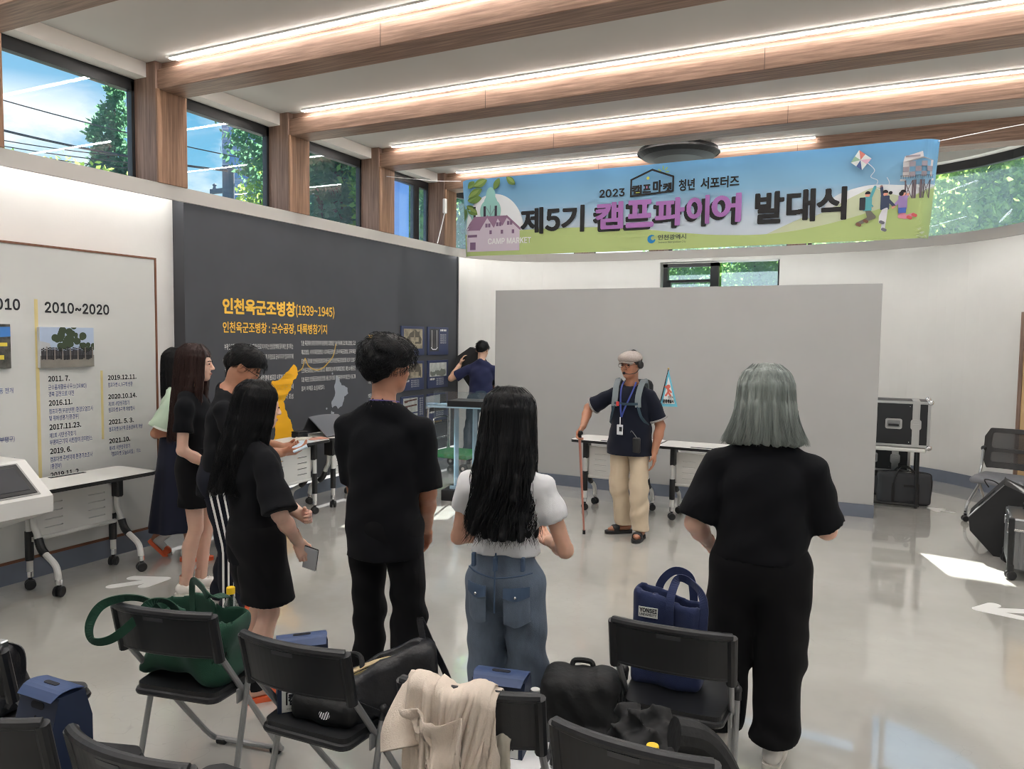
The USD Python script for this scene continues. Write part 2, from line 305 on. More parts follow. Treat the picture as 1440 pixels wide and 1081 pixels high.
def line3(P, z=0, k=4): return np.c_[spline(np.c_[A(P), np.zeros(len(P))], k)[:, :2], np.full((len(P)-1)*k+1, z)]
def offs(P, d):           # offset a plan polyline outwards by d
    t, a, b = frames(np.c_[A(P, float)[:, :2], np.zeros(len(P))], up=(0, 0, 1)); return A(P, float)[:, :2]+d*a[:, :2]
def strip(P, o0, o1, z0, z1): return sweep(np.c_[A(P, float)[:, :2], np.zeros(len(P))], [(o0, z0), (o1, z0), (o1, z1), (o0, z1)], up=(0, 0, 1))
wl = line3(WL); wr = line3(WR); wb = line3(WB)
obj('wall_left', strip(wl, 0, .12, 0, 2.985), white, label='white left wall curving into the back corner', kind=S)
obj('wall_right', strip(wr, 0, .12, 0, 2.985), white, label='white curved right wall', kind=S)
obj('wall_front', bx(-6.2, 2.6, -3.12, -3.0, 0, 4.02), white, label='white wall behind the viewer', kind=S)
# back wall with its window opening between x = -3.05 and -1.33 from z = 1.5 to 2.9
wbm = cat(strip(wb, 0, .3, 0, 1.5), bx(-3.2, -3.03, 11.17, 11.47, 1.5, 2.985), bx(-1.335, -1.10, 11.197, 11.5, 1.5, 2.985), strip(wb[(wb[:, 0] > -1.34)], 0, .3, 1.5, 2.985), bx(-3.03, -1.335, 11.17, 11.5, 2.9, 2.985))
obj('wall_back', wbm, white, label='white back wall behind the grey partition', kind=S)
obj('baseboard_back', cat(strip(np.vstack([wb, wr[1:13]]), -.014, .0, 0, .15)), slate, label='slate grey baseboard under the curved back wall', kind=S)
li = line3(LI)
ledge = cat(strip(li, 0, .03, 2.90, 3.02), strip(li, .03, .64, 2.985, 3.02))
obj('trim', ledge, ledgem, label='grey ledge running round the room under the high windows', kind=S)
obj('trim', strip(li, .034, .066, 2.972, 2.984), emitter('cove_led', (1.0, .975, .94), COVE), label='hidden light strip behind the ledge lip', kind=S)
# outer wall under and over the clerestory
obj('ceiling', prism(Polygon(np.vstack([offs(li, .35), [(1.95, -3.1), (-5.88, -3.1)]])).buffer(0), 4.02, 4.08), ceilm, label='off-white painted ceiling between the beams', kind=S)
obj('trim', strip(li, .12, .34, 3.90, 4.02), mat('soffit_white', rgb(205, 202, 196), .7), label='white dropped bulkhead over the high windows', kind=S)

# dark exhibition wall, left exhibition board, baseboards
obj('wall_left', bx(-5.72, -5.58, 4.76, 9.53, .17, 2.97), darkm, label='charcoal exhibition wall printed with yellow titles', kind=S)
obj('trim', bx(-5.72, -5.565, 9.53, 9.56, 0, 2.97), mat('dark_trim', rgb(58, 59, 62), .4), label='thin dark trim at the end of the charcoal wall', kind=S)
obj('baseboard_left', bx(-5.72, -5.56, 4.30, 9.53, 0, .14), slate, label='slate grey baseboard under the charcoal wall', kind=S)
obj('trim', bx(-5.70, -5.555, 4.30, 9.53, .141, .168), emitter('base_led', (1, .98, .95), .9), label='white lit line above the baseboard of the charcoal wall', kind=S)
obj('wall_left', bx(-5.72, -5.37, -.5, 4.285, .16, 2.35, .002), mat('board_white', rgb(197, 198, 195), .65, spec=.3, var=(1.5, .02)), label='pale exhibition board with the timeline print', kind=S)
obj('trim', cat(bx(-5.72, -5.364, 4.285, 4.30, .14, 2.365), bx(-5.72, -5.364, -.5, 4.285, 2.35, 2.365), bx(-5.72, -5.364, -.5, 4.285, .14, .16)), mat('brown_edge', rgb(112, 72, 50), .5), label='thin brown wooden edging of the timeline board', kind=S)
obj('baseboard_left', bx(-5.72, -5.36, -.5, 4.29, 0, .14), slate, label='slate grey baseboard under the timeline board', kind=S)

# beams with light strips, posts, high windows
BY = [-3.22+1.54*k for k in range(9)]; BY = BY[:5]+[4.48, 6.05, 7.6, 9.12]; BY[4] = 2.94; BY = [-.14, 1.40, 2.94, 4.48, 6.05, 7.6, 9.12]
led = emitter('ceiling_led', (1.0, .96, .92), LED)
BW = ['nearest', 'second', 'third', 'fourth', 'fifth', 'sixth', 'farthest']
def beam_end(y): return 1.95 if y < 8.5 else 1.85
for i, y in enumerate(BY):
    t = thing('ceiling_beam', ['oak ceiling beam behind the viewer', 'oak ceiling beam overhead behind the viewer', 'oak ceiling beam cut by the top left corner of the picture', 'lowest hanging looking oak beam across the top, from the leftmost post',
              'second oak beam across the ceiling, from the second window post', 'oak beam just above the banner, from the third window post', 'oak beam partly hidden behind the banner top'][i], 'ceiling beam', (-5.5, y, 3.79), kind=S)
    E1 = beam_end(y)+5.5; lx = E1-.05 if i < 6 else 4.75
    obj('body', bx(-.3, E1, 0, .27, 0, .165, .004), wood_x, t)
    obj('upper_body', bx(-.3, E1, .05, .27, .165, .23), wood_x, t)
    n = 5; w = (lx-.16)/n
    for k in range(n):
        obj('light_strip', bx(.16+k*w, .16+(k+1)*w-.008, -.046, .0, .208, .214), led, t)
        obj('light_strip', bx(.16+k*w, .16+(k+1)*w-.008, .27, .316, .208, .214), led, t)
    obj('strip_housing', bx(.16, lx, .25, .318, .2145, .228), mat('led_housing', (.75, .75, .74), .5), t)
    for x in (E1*.30, E1*.62): obj('joint_seam', bx(x, x+.005, -.0015, .001, 0, .165), mat('beam_joint', rgb(74, 56, 46), .6), t)
    obj('strip_housing', bx(.16, lx, -.048, .05, .2145, .228), mat('led_housing', (.75, .75, .74), .5), t)
    if i == 6: obj('blind_strip', bx(lx, E1, .0, .05, .165, .23), wood_x, t)
for i, y in enumerate(BY[1:]):
    t = thing('window_post', ['oak post behind the viewer', 'oak post at the left picture edge', 'widest oak post left of the dark wall, between the first two high windows', 'second oak post, between the two high windows over the dark wall',
              'third oak post, right of the green leafy window', 'fourth oak post, beside the left end of the banner'][i], 'post', (-5.52, y-.02, 3.02), kind=S)
    obj('body', bx(-.31, -.02, 0, .30, 0, 1.0, .003), wood_z, t)
    obj('front_board', bx(-.02, 0, .0, .30, 0, .775, .003), wood_f, t)
glass = glass_pane('window_glass', (.97, .99, .985), dust=.008); glass_d = glass_pane('dusty_window_glass', (.94, .97, .98), .2, dust=.03)
def back_on_ledge(x):
    i = np.argmin(np.abs(li[:, 0]-x)+(li[:, 1] < 10)*9); return li[i]
BP = []
for x, lab in ((-4.1, 'short oak post under the banner, nearest the picture left'), (-3.07, 'short oak post over the open back window'), (-1.19, 'short oak post over the right pane of the back window'), (-.08, 'short oak post under the right half of the banner')):
    p = back_on_ledge(x); BP.append(p)
    t = thing('window_post', lab, 'post', (p[0], p[1]+.02, 3.02), kind=S); obj('body', bx(-.11, .11, 0, .26, 0, .98, .003), wood_z, t)
# window bays along the ledge line: glass between the posts
s_ = np.r_[0, np.cumsum(np.linalg.norm(np.diff(li[:, :2], axis=0), axis=1))]
def at_s(s): return np.c_[np.interp(s, s_, li[:, 0]), np.interp(s, s_, li[:, 1])]
def s_of(x, y): return s_[np.argmin((li[:, 0]-x)**2+(li[:, 1]-y)**2)] if abs(x+5.53) > .02 or y > 9.0 else y+3
cuts = [(1.70, 2.92), (3.22, 4.46), (4.76, 6.03), (6.33, 7.58), (7.88, 9.10)]
bays = [(a+3, b+3) for a, b in cuts]
e0 = 9.40+3; sb = [s_of(p[0], p[1]) for p in BP]; end = s_of(1.59, 8.1)
bays += [(e0, sb[0]-.13)]+[(sb[k]+.13, sb[k+1]-.13) for k in range(3)]+[(sb[3]+.13, end), (end+.1, end+2.5), (end+2.6, end+5)]
wlab = ['high window behind the left picture edge', 'large high window at the far left showing sky, clouds and wires', 'high window with the utility pole and grey tower', 'high window filled with green leaves over the dark wall', 'high window with the blue upright outside', 'curved corner window behind the left end of the banner',
        'high back window behind the banner, over the open sash', 'high back window behind the middle of the banner', 'high back window behind the right part of the banner', 'curved high window at the right end of the banner', 'high window on the right wall', 'second high window on the right wall']
for k, (a, b) in enumerate(bays):
    P = at_s(np.linspace(a, b, 3 if k < 5 else 9))
    t = thing('window_%d' % (k+1), wlab[k], 'window', kind=S)
    obj('pane', strip(P, .285, .291, 3.05, 3.80), glass if k < 4 else glass_d, t)
    P2 = at_s(np.linspace(a-.02, b+.02, 3 if k < 5 else 9))
    fr = cat(strip(P2, .27, .34, 3.80, 3.90), strip(P2, .27, .34, 3.015, 3.05))
    obj('frame', fr, frame_black, t)
    if k == 4:
        q = at_s([a+.86, a+.98]); obj('mullion', bx(-5.86, -5.80, q[0, 1], q[1, 1], 3.05, 3.80), frame_black, t)
    for e in ((a-.02, a+.03), (b-.03, b+.02)):
        obj('jamb', strip(at_s(np.linspace(*e, 3)), .27, .33, 3.03, 3.88), frame_black, t)
t = thing('window_13', 'back window with a black open sash above the grey partition', 'window', kind=S)
g2 = glass_pane('back_window_glass', (.9, .95, .98), .3, dust=.05)
obj('pane', bx(-2.15, -1.35, 11.30, 11.306, 1.5, 2.89), g2, t)
obj('frame', cat(bx(-3.0, -2.93, 11.24, 11.34, 1.5, 2.88), bx(-2.30, -2.18, 11.24, 11.34, 1.5, 2.88), bx(-3.0, -2.18, 11.24, 11.34, 2.83, 2.88)), frame_black, t)
obj('sash', cat(bx(-2.93, -2.30, 11.22, 11.30, 2.60, 2.64), bx(-2.93, -2.88, 11.22, 11.30, 1.5, 2.62)), frame_black, t)
obj('pane', bx(-2.93, -2.30, 11.27, 11.276, 1.5, 2.83), g2, t)
obj('jamb', bx(-1.355, -1.335, 11.2, 11.34, 1.5, 2.89), frame_black, t)
# right wall doorway of pale wood at the picture edge
t = thing('door_1', 'pale wooden door frame at the right picture edge', 'door', (1.435, 9.945, 0), math.atan2(-.62, .42)+0.0, kind=S)
obj('frame', bx(0, .05, -.10, .02, 0, 2.1), wood_z, t); obj('leaf', bx(.05, .85, -.09, -.04, 0, 2.1), mat('door_oak', rgb(196, 164, 120), .5, var=(6, .1, (1, 1, .1))), t)

# free-standing grey partition
t = thing('partition_wall', 'large plain grey freestanding partition behind the man with the cane', 'partition', (-4.28, 8.25, 0))
obj('panel', bx(0, 4.26, 0, .10, .13, 2.325, .002), greywall, t)
obj('baseboard', bx(0, 4.265, -.008, .108, 0, .13), slate, t)
# ---------------- outside: trees, tower, pole, wires ----------------
leafm = {}
def leaf_mat(name, c):
    return raw(name, {'oi': ('geometry', {}), 'r': ('rgb_ramp', {'ramp': [(0, tuple(.6*x for x in c)), (.5, c), (1, (c[0]*1.9, c[1]*1.6, c[2]*1.3))]}), 'r2': ('rgb_ramp', {'ramp': [(0, tuple(min(1.6*x, .9) for x in c)), (.5, tuple(min(2.6*x, .95) for x in c)), (1, (min(c[0]*4.2, .97), min(c[1]*3.6, .97), min(c[2]*2.6, .9)))]}), 'd': ('diffuse_bsdf', {}), 't': ('translucent_bsdf', {}), 'm': ('mix_closure', {'fac': .55})},
               [('oi.random_per_island', 'r.fac'), ('oi.random_per_island', 'r2.fac'), ('r.color', 'd.color'), ('r2.color', 't.color'), ('d.BSDF', 'm.closure1'), ('t.BSDF', 'm.closure2')], 'm.closure')
bark = mat('bark', rgb(74, 62, 52), .9, var=(9, .3))
def foliage(seed, n, blobs, size):
    r = np.random.default_rng(seed); P = []
    w = A([b[3]**2 for b in blobs]); w = w/w.sum()
    which = r.choice(len(blobs), n, p=w); B = A([[*b[:3], b[3], b[4] if len(b) > 4 else b[3]] for b in blobs])[which]
    d = r.normal(size=(n, 3)); d /= length(d)[:, None]; rad = r.uniform(.55, 1.05, n)**.6
    C = B[:, :3]+d*rad[:, None]*np.stack([B[:, 3], B[:, 3], B[:, 4]], 1)
    C += .12*r.normal(size=C.shape)*B[:, 3:4]
    u = r.normal(size=(n, 3)); u /= length(u)[:, None]; v = np.cross(u, r.normal(size=(n, 3))); v /= length(v)[:, None]
    s = size*r.uniform(.6, 1.4, n)[:, None]
    V = np.stack([C-u*s, C+v*s*.55, C+u*s, C-v*s*.55], 1).reshape(-1, 3); f = (np.arange(n)*4)[:, None, None]+A([[0, 1, 2], [0, 2, 3]])
    return trimesh.Trimesh(V, f.reshape(-1, 3), process=False)
def tree(label, loc, h, w, mat_, seed, n=5000, size=.16, slim=False, group=None):
    r = np.random.default_rng(seed)
    t = thing('tree', label, 'tree', (loc[0], loc[1], -.1), group=group)
    bl = []
    for k in range(11):
        z = h*(.32+.62*k/10); rr = w*(1-.75*max(0, (z/h-.5)/.5) if slim else (1-.5*abs(z/h-.62)/.38))*r.uniform(.42, .62)
        a = r.uniform(0, 6.28); q = w*.45*r.uniform(.2, 1)*(1-.8*(z/h if slim else max(0, z/h-.6)))
        bl.append((q*math.cos(a), q*math.sin(a), z, max(rr, .25), max(rr, .25)*.9))
    tr = [tube(spline([(0, 0, 0), (.05*w, .03*w, h*.3), (-.04*w, .02*w, h*.6), (0, 0, h*.85)], 4), np.linspace(.022*h, .006*h, 13), 8)]
    for b in bl[::2]: tr.append(tube([(0, 0, b[2]*.6), (b[0]*.5, b[1]*.5, b[2]*.85), (b[0], b[1], b[2])], [.01*h, .006*h, .003*h], 6))
    obj('trunk', cat(*tr), bark, t)
    obj('foliage', foliage(seed+7, n, bl, size), mat_, t, kind='stuff')
L1 = leaf_mat('leaf_green', rgb(112, 150, 84)); L2 = leaf_mat('leaf_dark', rgb(86, 128, 96)); L3 = leaf_mat('leaf_light', rgb(150, 176, 92))
def polar(px, dist):   # plan position seen along picture column px from the viewing place
    a = math.radians(26.1)-math.atan((px-720)/1060); return (-dist*math.sin(a), dist*math.cos(a))
tree('slim dark tree in the far left high window, right of the clouds', polar(162, 24), 9.0, 1.5, L2, 3, 11000, .085, True)
tree('low bright green tree at the foot of the far left high window', polar(140, 20), 5.5, 2.2, L3, 4, 11000, .07)
tree('leafy tree tip at the left picture edge', polar(-8, 22), 6.3, 1.2, L1, 5, 4500, .08)
tree('green tree in the window with the utility pole', polar(374, 23), 7.0, 1.45, L3, 6, 10000, .07)
tree('big leafy tree filling the window over the dark wall', polar(474, 17), 8.6, 2.5, L2, 8, 20000, .08)
tree('dark green tree behind the blue upright', polar(560, 16), 7.5, 1.9, L1, 9, 12000, .08)
tree('leafy tree behind the corner window', polar(655, 23), 7.8, 2.8, L2, 10, 12000, .08)
tree('tree seen through the open back window', polar(960, 24), 5.0, 2.3, L1, 12, 9000, .08)
tree('tree seen through the right pane of the back window', polar(1068, 22), 5.2, 2.1, L1, 13, 9000, .08)
tree('big sunlit tree in the curved window at the right', polar(1395, 18.5), 6.3, 2.9, L3, 11, 30000, .065)
tree('dark tree beyond the right end of the banner', polar(1310, 22), 6.9, 2.6, L1, 14, 14000, .08)
tree('light green tree behind the middle of the banner', polar(1180, 27), 5.6, 2.8, L3, 15, 4500, .15)
t = thing('tower_building', 'blue-grey tower block behind the utility pole window', 'building', (*polar(358, 62), -.1), math.radians(30))
bwall = raw('tower_wall', {'tc': ('texture_coordinate', {}), 'm': ('mapping', {'rotation': (PI/2, 0, 0)}), 'b': ('brick_texture', {'color1': rgb(112, 134, 166), 'color2': rgb(96, 118, 152), 'mortar': rgb(142, 160, 186), 'scale': .7, 'mortar_size': .02}), 'p': ('principled_bsdf', {'roughness': .8})},
            [('tc.object', 'm.vector'), ('m.vector', 'b.vector'), ('b.color', 'p.base_color')], 'p.BSDF')
obj('wall', bx(-1.1, 4.2, -4, 4, 0, 18.6), bwall, t); obj('roof', bx(-1.3, 4.4, -4.2, 4.2, 18.6, 19.0), mat('tower_roof', rgb(80, 100, 135), .8), t)
wp = mat('tower_glass', rgb(70, 120, 170), .2)
for z in range(5): obj('window', bx(-1.16, -1.09, -3.0, -1.6, 4+z*3, 5.7+z*3), wp, t); obj('window', bx(-.6, .9, -4.05, -3.98, 4+z*3, 5.7+z*3), wp, t)
t = thing('apartment_building', 'pale apartment block behind the back window trees', 'building', (*polar(1085, 60), -.1), math.radians(12))
obj('wall', bx(-5, 9, 0, 8, 0, 11), mat('apartment_wall', rgb(196, 206, 216), .8), t)
for i in range(6):
    for z in range(4): obj('window', bx(-4.2+i*2.2, -3.0+i*2.2, -.06, .02, 1.6+z*2.6, 3.0+z*2.6), wp, t)
t = thing('utility_pole', 'grey utility pole with wires outside the second high window', 'utility pole', (*polar(323.5, 19), -.1))
pole = mat('concrete_pole', rgb(78, 90, 112), .8)
obj('pole', cyl((0, 0, 0), (0, 0, 5.75), .15, 14, .135), pole, t); obj('crossarm', bx(-.55, .1, -.05, .05, 5.15, 5.25), pole, t); obj('insulator', lathe([(0, 0), (.05, 0), (.03, .06), (.05, .1), (0, .14)], 10).apply_translation([-.45, 0, 5.25]), pole, t)
wirem = mat('wire_black', (.02, .02, .025), .6); pp = polar(323.5, 19)
def wire(label, p, q, r=.018, sag=.25, m=wirem):
    u = np.linspace(0, 1, 14)[:, None]; P = A(p)+(A(q)-A(p))*u; P[:, 2] -= sag*4*(u*(1-u))[:, 0]
    tag(obj('overhead_wire', tube(P, r, 6), m), label, 'wire')
def zat(px, py, dist):   # the height of a sight line at a distance
    d = _f*FPX+_r*(px-720)-_u*(py-540.5); h = np.hypot(d[0], d[1]); return 1.75+d[2]/h*dist
def pt(px, py, dist): return (*polar_exact(px, py, dist), zat(px, py, dist))
def polar_exact(px, py, dist):
    d = _f*FPX+_r*(px-720)-_u*(py-540.5); h = np.hypot(d[0], d[1]); return (d[0]/h*dist, d[1]/h*dist)
wire('highest thin wire across the far left window', pt(-120, 104, 20), pt(340, 222, 19), .013, .1)
wire('thick black wire across the far left window', pt(-120, 150, 20), pt(320, 240, 18.75), .026, .15)
wire('upper one of the three low thin wires at the far left', pt(-120, 172, 22), pt(200, 222, 20), .012, .1)
wire('middle one of the three low thin wires at the far left', pt(-120, 180, 22), pt(200, 230, 20), .012, .1)
wire('lowest one of the three low thin wires at the far left', pt(-120, 187, 22), pt(200, 238, 20), .012, .1)
wire('wire leaving the utility pole to the right', pt(327, 240, 19.2), pt(520, 290, 21), .018, .1)
t = thing('blue_post', 'blue upright post outside the window left of the banner', 'post', (-7.3, 10.55, -.1)); obj('post', bx(-.1, .1, -.14, .14, 0, 6.5), mat('blue_paint', rgb(92, 136, 205), .5), t)

# ---------------- prints on the exhibition walls ----------------
UL, VL = (0, 1, 0), (0, 0, 1)
yel = mat('yellow_print', rgb(238, 190, 70), .5); wht = mat('white_print', rgb(226, 226, 224), .5); ink = mat('black_print', rgb(22, 24, 30), .5); navy = mat('navy_print', rgb(48, 62, 128), .5); gryp = mat('grey_print', rgb(150, 156, 166), .55); ylw = mat('yellow_map', rgb(242, 178, 28), .5)
XD, XB = -5.58, -5.37
DW = '/World/wall_left_001'; BD = '/World/wall_left_002'
obj('title', cat(text3('인천육군조병창', .135, (XD, 5.18, 1.96), UL, VL, .004, bold=2), text3('(1939~1945)', .115, (XD, 5.18+.985, 1.965), UL, VL, .004, bold=1, sx=.85)), yel, DW)
obj('subtitle', text3('인천육군조병창 : 군수공장, 대륙병참기지', .098, (XD, 5.18, 1.775), UL, VL, .004, bold=1, sx=.8), yel, DW)
P1 = ['부평은 한강신, 철마산, 천마산, 계양산으로 이어지는 한남정맥에 둘러싸인 분지라는', '자연조건과 경인철도에 황전시설이 인접한 지리적 이점으로 군수기지가 입지하기에', '유리한 조건을 갖추고 있다.', '1930년대 일본은 중일전쟁과 태평양전쟁에 몸을을 치르며 광산을징이', '조병창을 세우고 군수품을 만들 목적으로 일본은 한반도 내', '인천육군조병창을 설치하였다. 조병창은 1939년부터 조성']
P2 = ['일본 육군에서 광단 작전하여 운영하던 조병창은 일본 국내에 도쿄 제1조병창, 도쿄', '제2조병창, 사가미육군조병창, 나고야육군조병창, 오사카육군조병창, 고쿠라육군', '조병창, 국외에 인천육군조병창과 중국 봉천의 남만육군조병창 등 8곳이 있었다.', '인천육군조병창은 1941년 5월 1일 제0호에 승서하 제2제2조병창, 해안 소수품 들은', '일본 육군은 인천육군조병창은 전쟁 수품, 전차 들을 위해 올대하여여 많은전시 중 그해', '들어 마약을 소실되었다.']
ms = [text3(s, .052, (XD, 5.2, 1.61-.105*i), UL, VL, .003, px=22, sx=.93/max(text2d(s, .052, px=22)[1], .8) if len(s) > 24 else .68) for i, s in enumerate(P1)]
ms += [text3(s, .05, (XD, 6.25, 1.645-.098*i), UL, VL, .003, px=22, sx=.93/max(text2d(s, .05, px=22)[1], .8) if len(s) > 24 else .68) for i, s in enumerate(P2)]
obj('paragraph', cat(*ms), wht, DW)
obj('heading', text3('공장', .07, (XD, 7.42, 1.70), UL, VL, .003, bold=1, px=30, sx=.8), yel, DW)
ms = [text3('조병창은 제1공장에서 제3공장까지 세 공장이 있었다', .045, (XD, 7.42, 1.60-.085*i), UL, VL, .003, px=20, sx=.34) for i in range(9) if i not in (3, 6)]
ms += [text3('현재 캠프마켓의 조병창 건물', .05, (XD, 8.82-.03*i, .78-.075*i), UL, VL, .003, px=20, sx=.62) for i in range(4)]
obj('paragraph', cat(*ms[:-4]), wht, DW); obj('footnote', cat(*ms[-4:]), yel, DW)
def nz(pts, it=3, amp=.06, seed=1):       # a rough coastline
    r = np.random.default_rng(seed); P = A(pts, float)
    for _ in range(it):
        Q = np.roll(P, -1, 0); M = (P+Q)/2; d = Q-P; M += np.c_[-d[:, 1], d[:, 0]]*r.uniform(-amp*2, amp*2, (len(P), 1)); P = np.stack([P, M], 1).reshape(-1, 2)
    return Polygon(P).buffer(0)
kor = nz([(6.05, 1.37), (6.13, 1.44), (6.19, 1.38), (6.2, 1.33), (6.12, 1.27), (6.09, 1.17), (5.98, 1.06), (6.0, .98), (6.08, .86), (6.16, .62), (6.2, .45), (6.05, .3), (5.9, .34), (5.84, .55), (5.86, .78), (5.8, .95), (5.82, 1.1), (5.78, 1.2), (5.82, 1.28), (5.9, 1.28), (5.98, 1.33)], 3, .07)
obj('peninsula_map', flat(kor, (XD, 0, 0), UL, VL, .003), ylw, DW)
ln = [(6.19, 1.36), (6.27, 1.40), (6.31, 1.50), (6.36, 1.42), (6.48, 1.37), (6.6, 1.39), (6.72, 1.47), (6.78, 1.53), (6.82, 1.65)]
obj('border_line', flat(LineString(spline(np.c_[A(ln), np.zeros(len(ln))], 3)[:, :2]).buffer(.007), (XD, 0, 0), UL, VL, .003), mat('ochre_line', rgb(190, 152, 60), .5), DW)
jp = [nz([(6.83, 1.30), (6.87, 1.27), (6.92, 1.18), (7.03, 1.14), (7.04, 1.08), (6.97, 1.05), (6.93, .94), (6.86, .91), (6.80, .95), (6.76, .93), (6.74, .99), (6.80, 1.06), (6.79, 1.16)], 3, .08, 2), nz([(6.74, .90), (6.79, .88), (6.81, .80), (6.76, .77), (6.71, .82)], 2, .08, 3), nz([(6.73, .75), (6.80, .74), (6.84, .56), (6.78, .40), (6.70, .45), (6.72, .62)], 3, .08, 4), Point(6.76, 1.32).buffer(.012), Point(6.66, .93).buffer(.012), Point(6.30, .55).buffer(.02)]
obj('island_map', flat(unary_union(jp), (XD, 0, 0), UL, VL, .003), gryp, DW)
# six information boards
nb = mat('navy_board', rgb(50, 60, 92), .45); sep = mat('old_photo', rgb(150, 140, 120), .6, var=(9, .5)); drk = mat('dark_photo', rgb(58, 58, 60), .5, var=(7, .4)); pale = mat('pale_photo', rgb(178, 182, 178), .6, var=(12, .25)); red = mat('rifle_brown', rgb(86, 52, 44), .5)
lb = ['navy information board with a sepia workshop photo, left of the top row', 'navy information board with a dark bullet picture, right of the top row', 'navy information board beside the curly hair, middle row', 'navy information board with a pale landscape photo, middle row right', 'navy information board with two rifles, bottom left', 'navy information board behind the trolley handle, bottom right']
for i in range(6):
    r_, c = divmod(i, 2); y0 = 8.10+c*.63; z0 = 1.50-r_*.46-.0
    t = thing('information_board', lb[i], 'information board', (XD, y0, z0), group=None)
    obj('panel', bx(.0, .02, 0, .54, 0, .385, .002), nb, t)
    u, v = (0, 1, 0), (0, 0, 1)
    pic = [(.05, .09, .49, .35), (.04, .05, .28, .36), (.05, .16, .49, .35), (.04, .16, .49, .35), (.04, .17, .38, .36), (.05, .13, .49, .36)][i]
    obj('picture', flat(sbox(pic[0], pic[1], pic[2], pic[3]), (.02, 0, 0), u, v, .002), [sep, drk, sep, pale, pale, drk][i], t)
    if i == 4: obj('picture_detail', flat(unary_union([LineString([(.07, .32), (.35, .335)]).buffer(.01), LineString([(.07, .25), (.35, .262)]).buffer(.01), sbox(.07, .30, .14, .325), sbox(.07, .23, .14, .255)]), (.02, 0, 0), u, v, .004), red, t); obj('second_picture', flat(sbox(.04, .04, .38, .15), (.02, 0, 0), u, v, .002), pale, t)
    if i == 1: obj('picture_detail', flat(unary_union([sbox(.09, .08, .10, .34), sbox(.22, .08, .23, .34), LineString([(.08, .1), (.12, .075), (.2, .075), (.24, .1)]).buffer(.006)]), (.02, 0, 0), u, v, .004), wht, t)
    if i in (0, 2): obj('picture_detail', flat(unary_union([nz([(.09, .12), (.2, .3), (.42, .33), (.46, .16)], 3, .1, i+5).difference(sbox(.2, .18, .4, .24)).difference(sbox(.28, .12, .31, .33))]), (.02, 0, 0), u, v, .004), mat('old_photo_dark', rgb(88, 82, 70), .6), t)
    if i == 3: obj('picture_detail', flat(nz([(.06, .19), (.06, .23), (.2, .25), (.3, .235), (.46, .245), (.46, .19), (.3, .17), (.2, .2)], 3, .1, 9), (.02, 0, 0), u, v, .004), mat('old_photo_dark2', rgb(112, 118, 110), .6), t)
    tx = [text3('육군조병창 공장', .02, (.02, .05, .05), u, v, .003, px=18)] if i == 0 else [text3('조병창 생산품', .026, (.02, .31, .33), u, v, .003, px=20, bold=1)]+[text3('총탄을 만들던 공장', .018, (.02, .31, .27-.028*k), u, v, .003, px=16) for k in range(5)] if i == 1 else \
         [text3('조병창 제조품', .022, (.02, .42, .33-.03*k), u, v, .003, px=16, sx=.6) for k in range(8)] if i == 4 else [text3('조병창 본부', .024, (.02, .05, .115), u, v, .003, px=20, bold=1)]+[text3('일본군 무기제작 공장 자료', .018, (.02, .22, .12-.026*k), u, v, .003, px=16, sx=.85) for k in range(4)]
    obj('caption', cat(*tx), wht, t)
# timeline board
mus = mat('mustard_strip', rgb(206, 190, 134), .6)
obj('timeline_strip', flat(sbox(3.30, .60, 3.325, 1.98), (XB, 0, 0), UL, VL, .002), mus, BD); obj('timeline_strip', flat(sbox(3.79, .93, 3.81, 1.46), (XB, 0, 0), UL, VL, .002), mus, BD)
obj('year_heading', cat(text3('2010~2020', .086, (XB, 3.37, 1.89), UL, VL, .002, bold=2, name='inter', px=64, sx=.88), text3('2000~2010', .086, (XB, 2.70, 1.90), UL, VL, .002, bold=2, name='inter', px=64, sx=.88)), ink, BD)
EV = [('2011. 7.', ['군수품재활용사무소(DRMO)', '경북 김천으로 이전']), ('2016.11.', ['캠프마켓(부분반환) 환경오염조사', '및 위해성평가(환경부)']), ('2017.11.23.', ['제1회 시민생각찾기', '부평미군기지 시민참여 콘퍼런스']), ('2019. 6.', ['캠프마켓 주변지역 환경기초조사', '(환경부)']), ('2019.11. 2.', ['제2회 시민생각찾기', '캠프마켓, 캠프마켓(시민 행사)'])]
EV2 = [('2019.12.11.', ['캠프마켓 A, B구역 반환']), ('2020.10.14.', ['제3회 시민생각찾기', '캠프마켓 B구역 개방행사']), ('2021. 5. 3.', ['캠프마켓 B구역 운동장부지 개방']), ('2021.10.', ['제4회 시민생각찾기', '「캠프마켓 오늘&내일」 개소'])]
dt, tx = [], []
z = 1.395
for d, ls in EV:
    dt.append(text3(d, .045, (XB, 3.385, z), UL, VL, .002, bold=1, px=36, sx=.9))
    for k, s in enumerate(ls): tx.append(text3(s, .036, (XB, 3.385, z-.058-.05*k), UL, VL, .002, px=26, sx=.60, bold=0))
    z -= .175
z = 1.385
for d, ls in EV2:
    dt.append(text3(d, .042, (XB, 3.85, z), UL, VL, .002, bold=1, px=36))
    for k, s in enumerate(ls): tx.append(text3(s, .034, (XB, 3.85, z-.054-.047*k), UL, VL, .002, px=26, sx=.58))
    z -= .098+.05*len(ls)
for s, z in (('부평미군기지 되찾기 운동 전개', 1.33), ('부대 내부 환경기초조사(부평구)', .995), ('부대 주변 환경기초조사(환경부)', .845)):
    k = text2d(s, .036, px=26)[1]*.8; tx.append(text3(s, .036, (XB, 3.145-k, z), UL, VL, .002, px=26, sx=.8))
dt.append(text3('2003. 5. 6.', .045, (XB, 2.75, 1.14), UL, VL, .002, bold=1, px=30))
obj('event_date', cat(*dt), ink, BD); obj('event_text', cat(*tx), navy, BD)
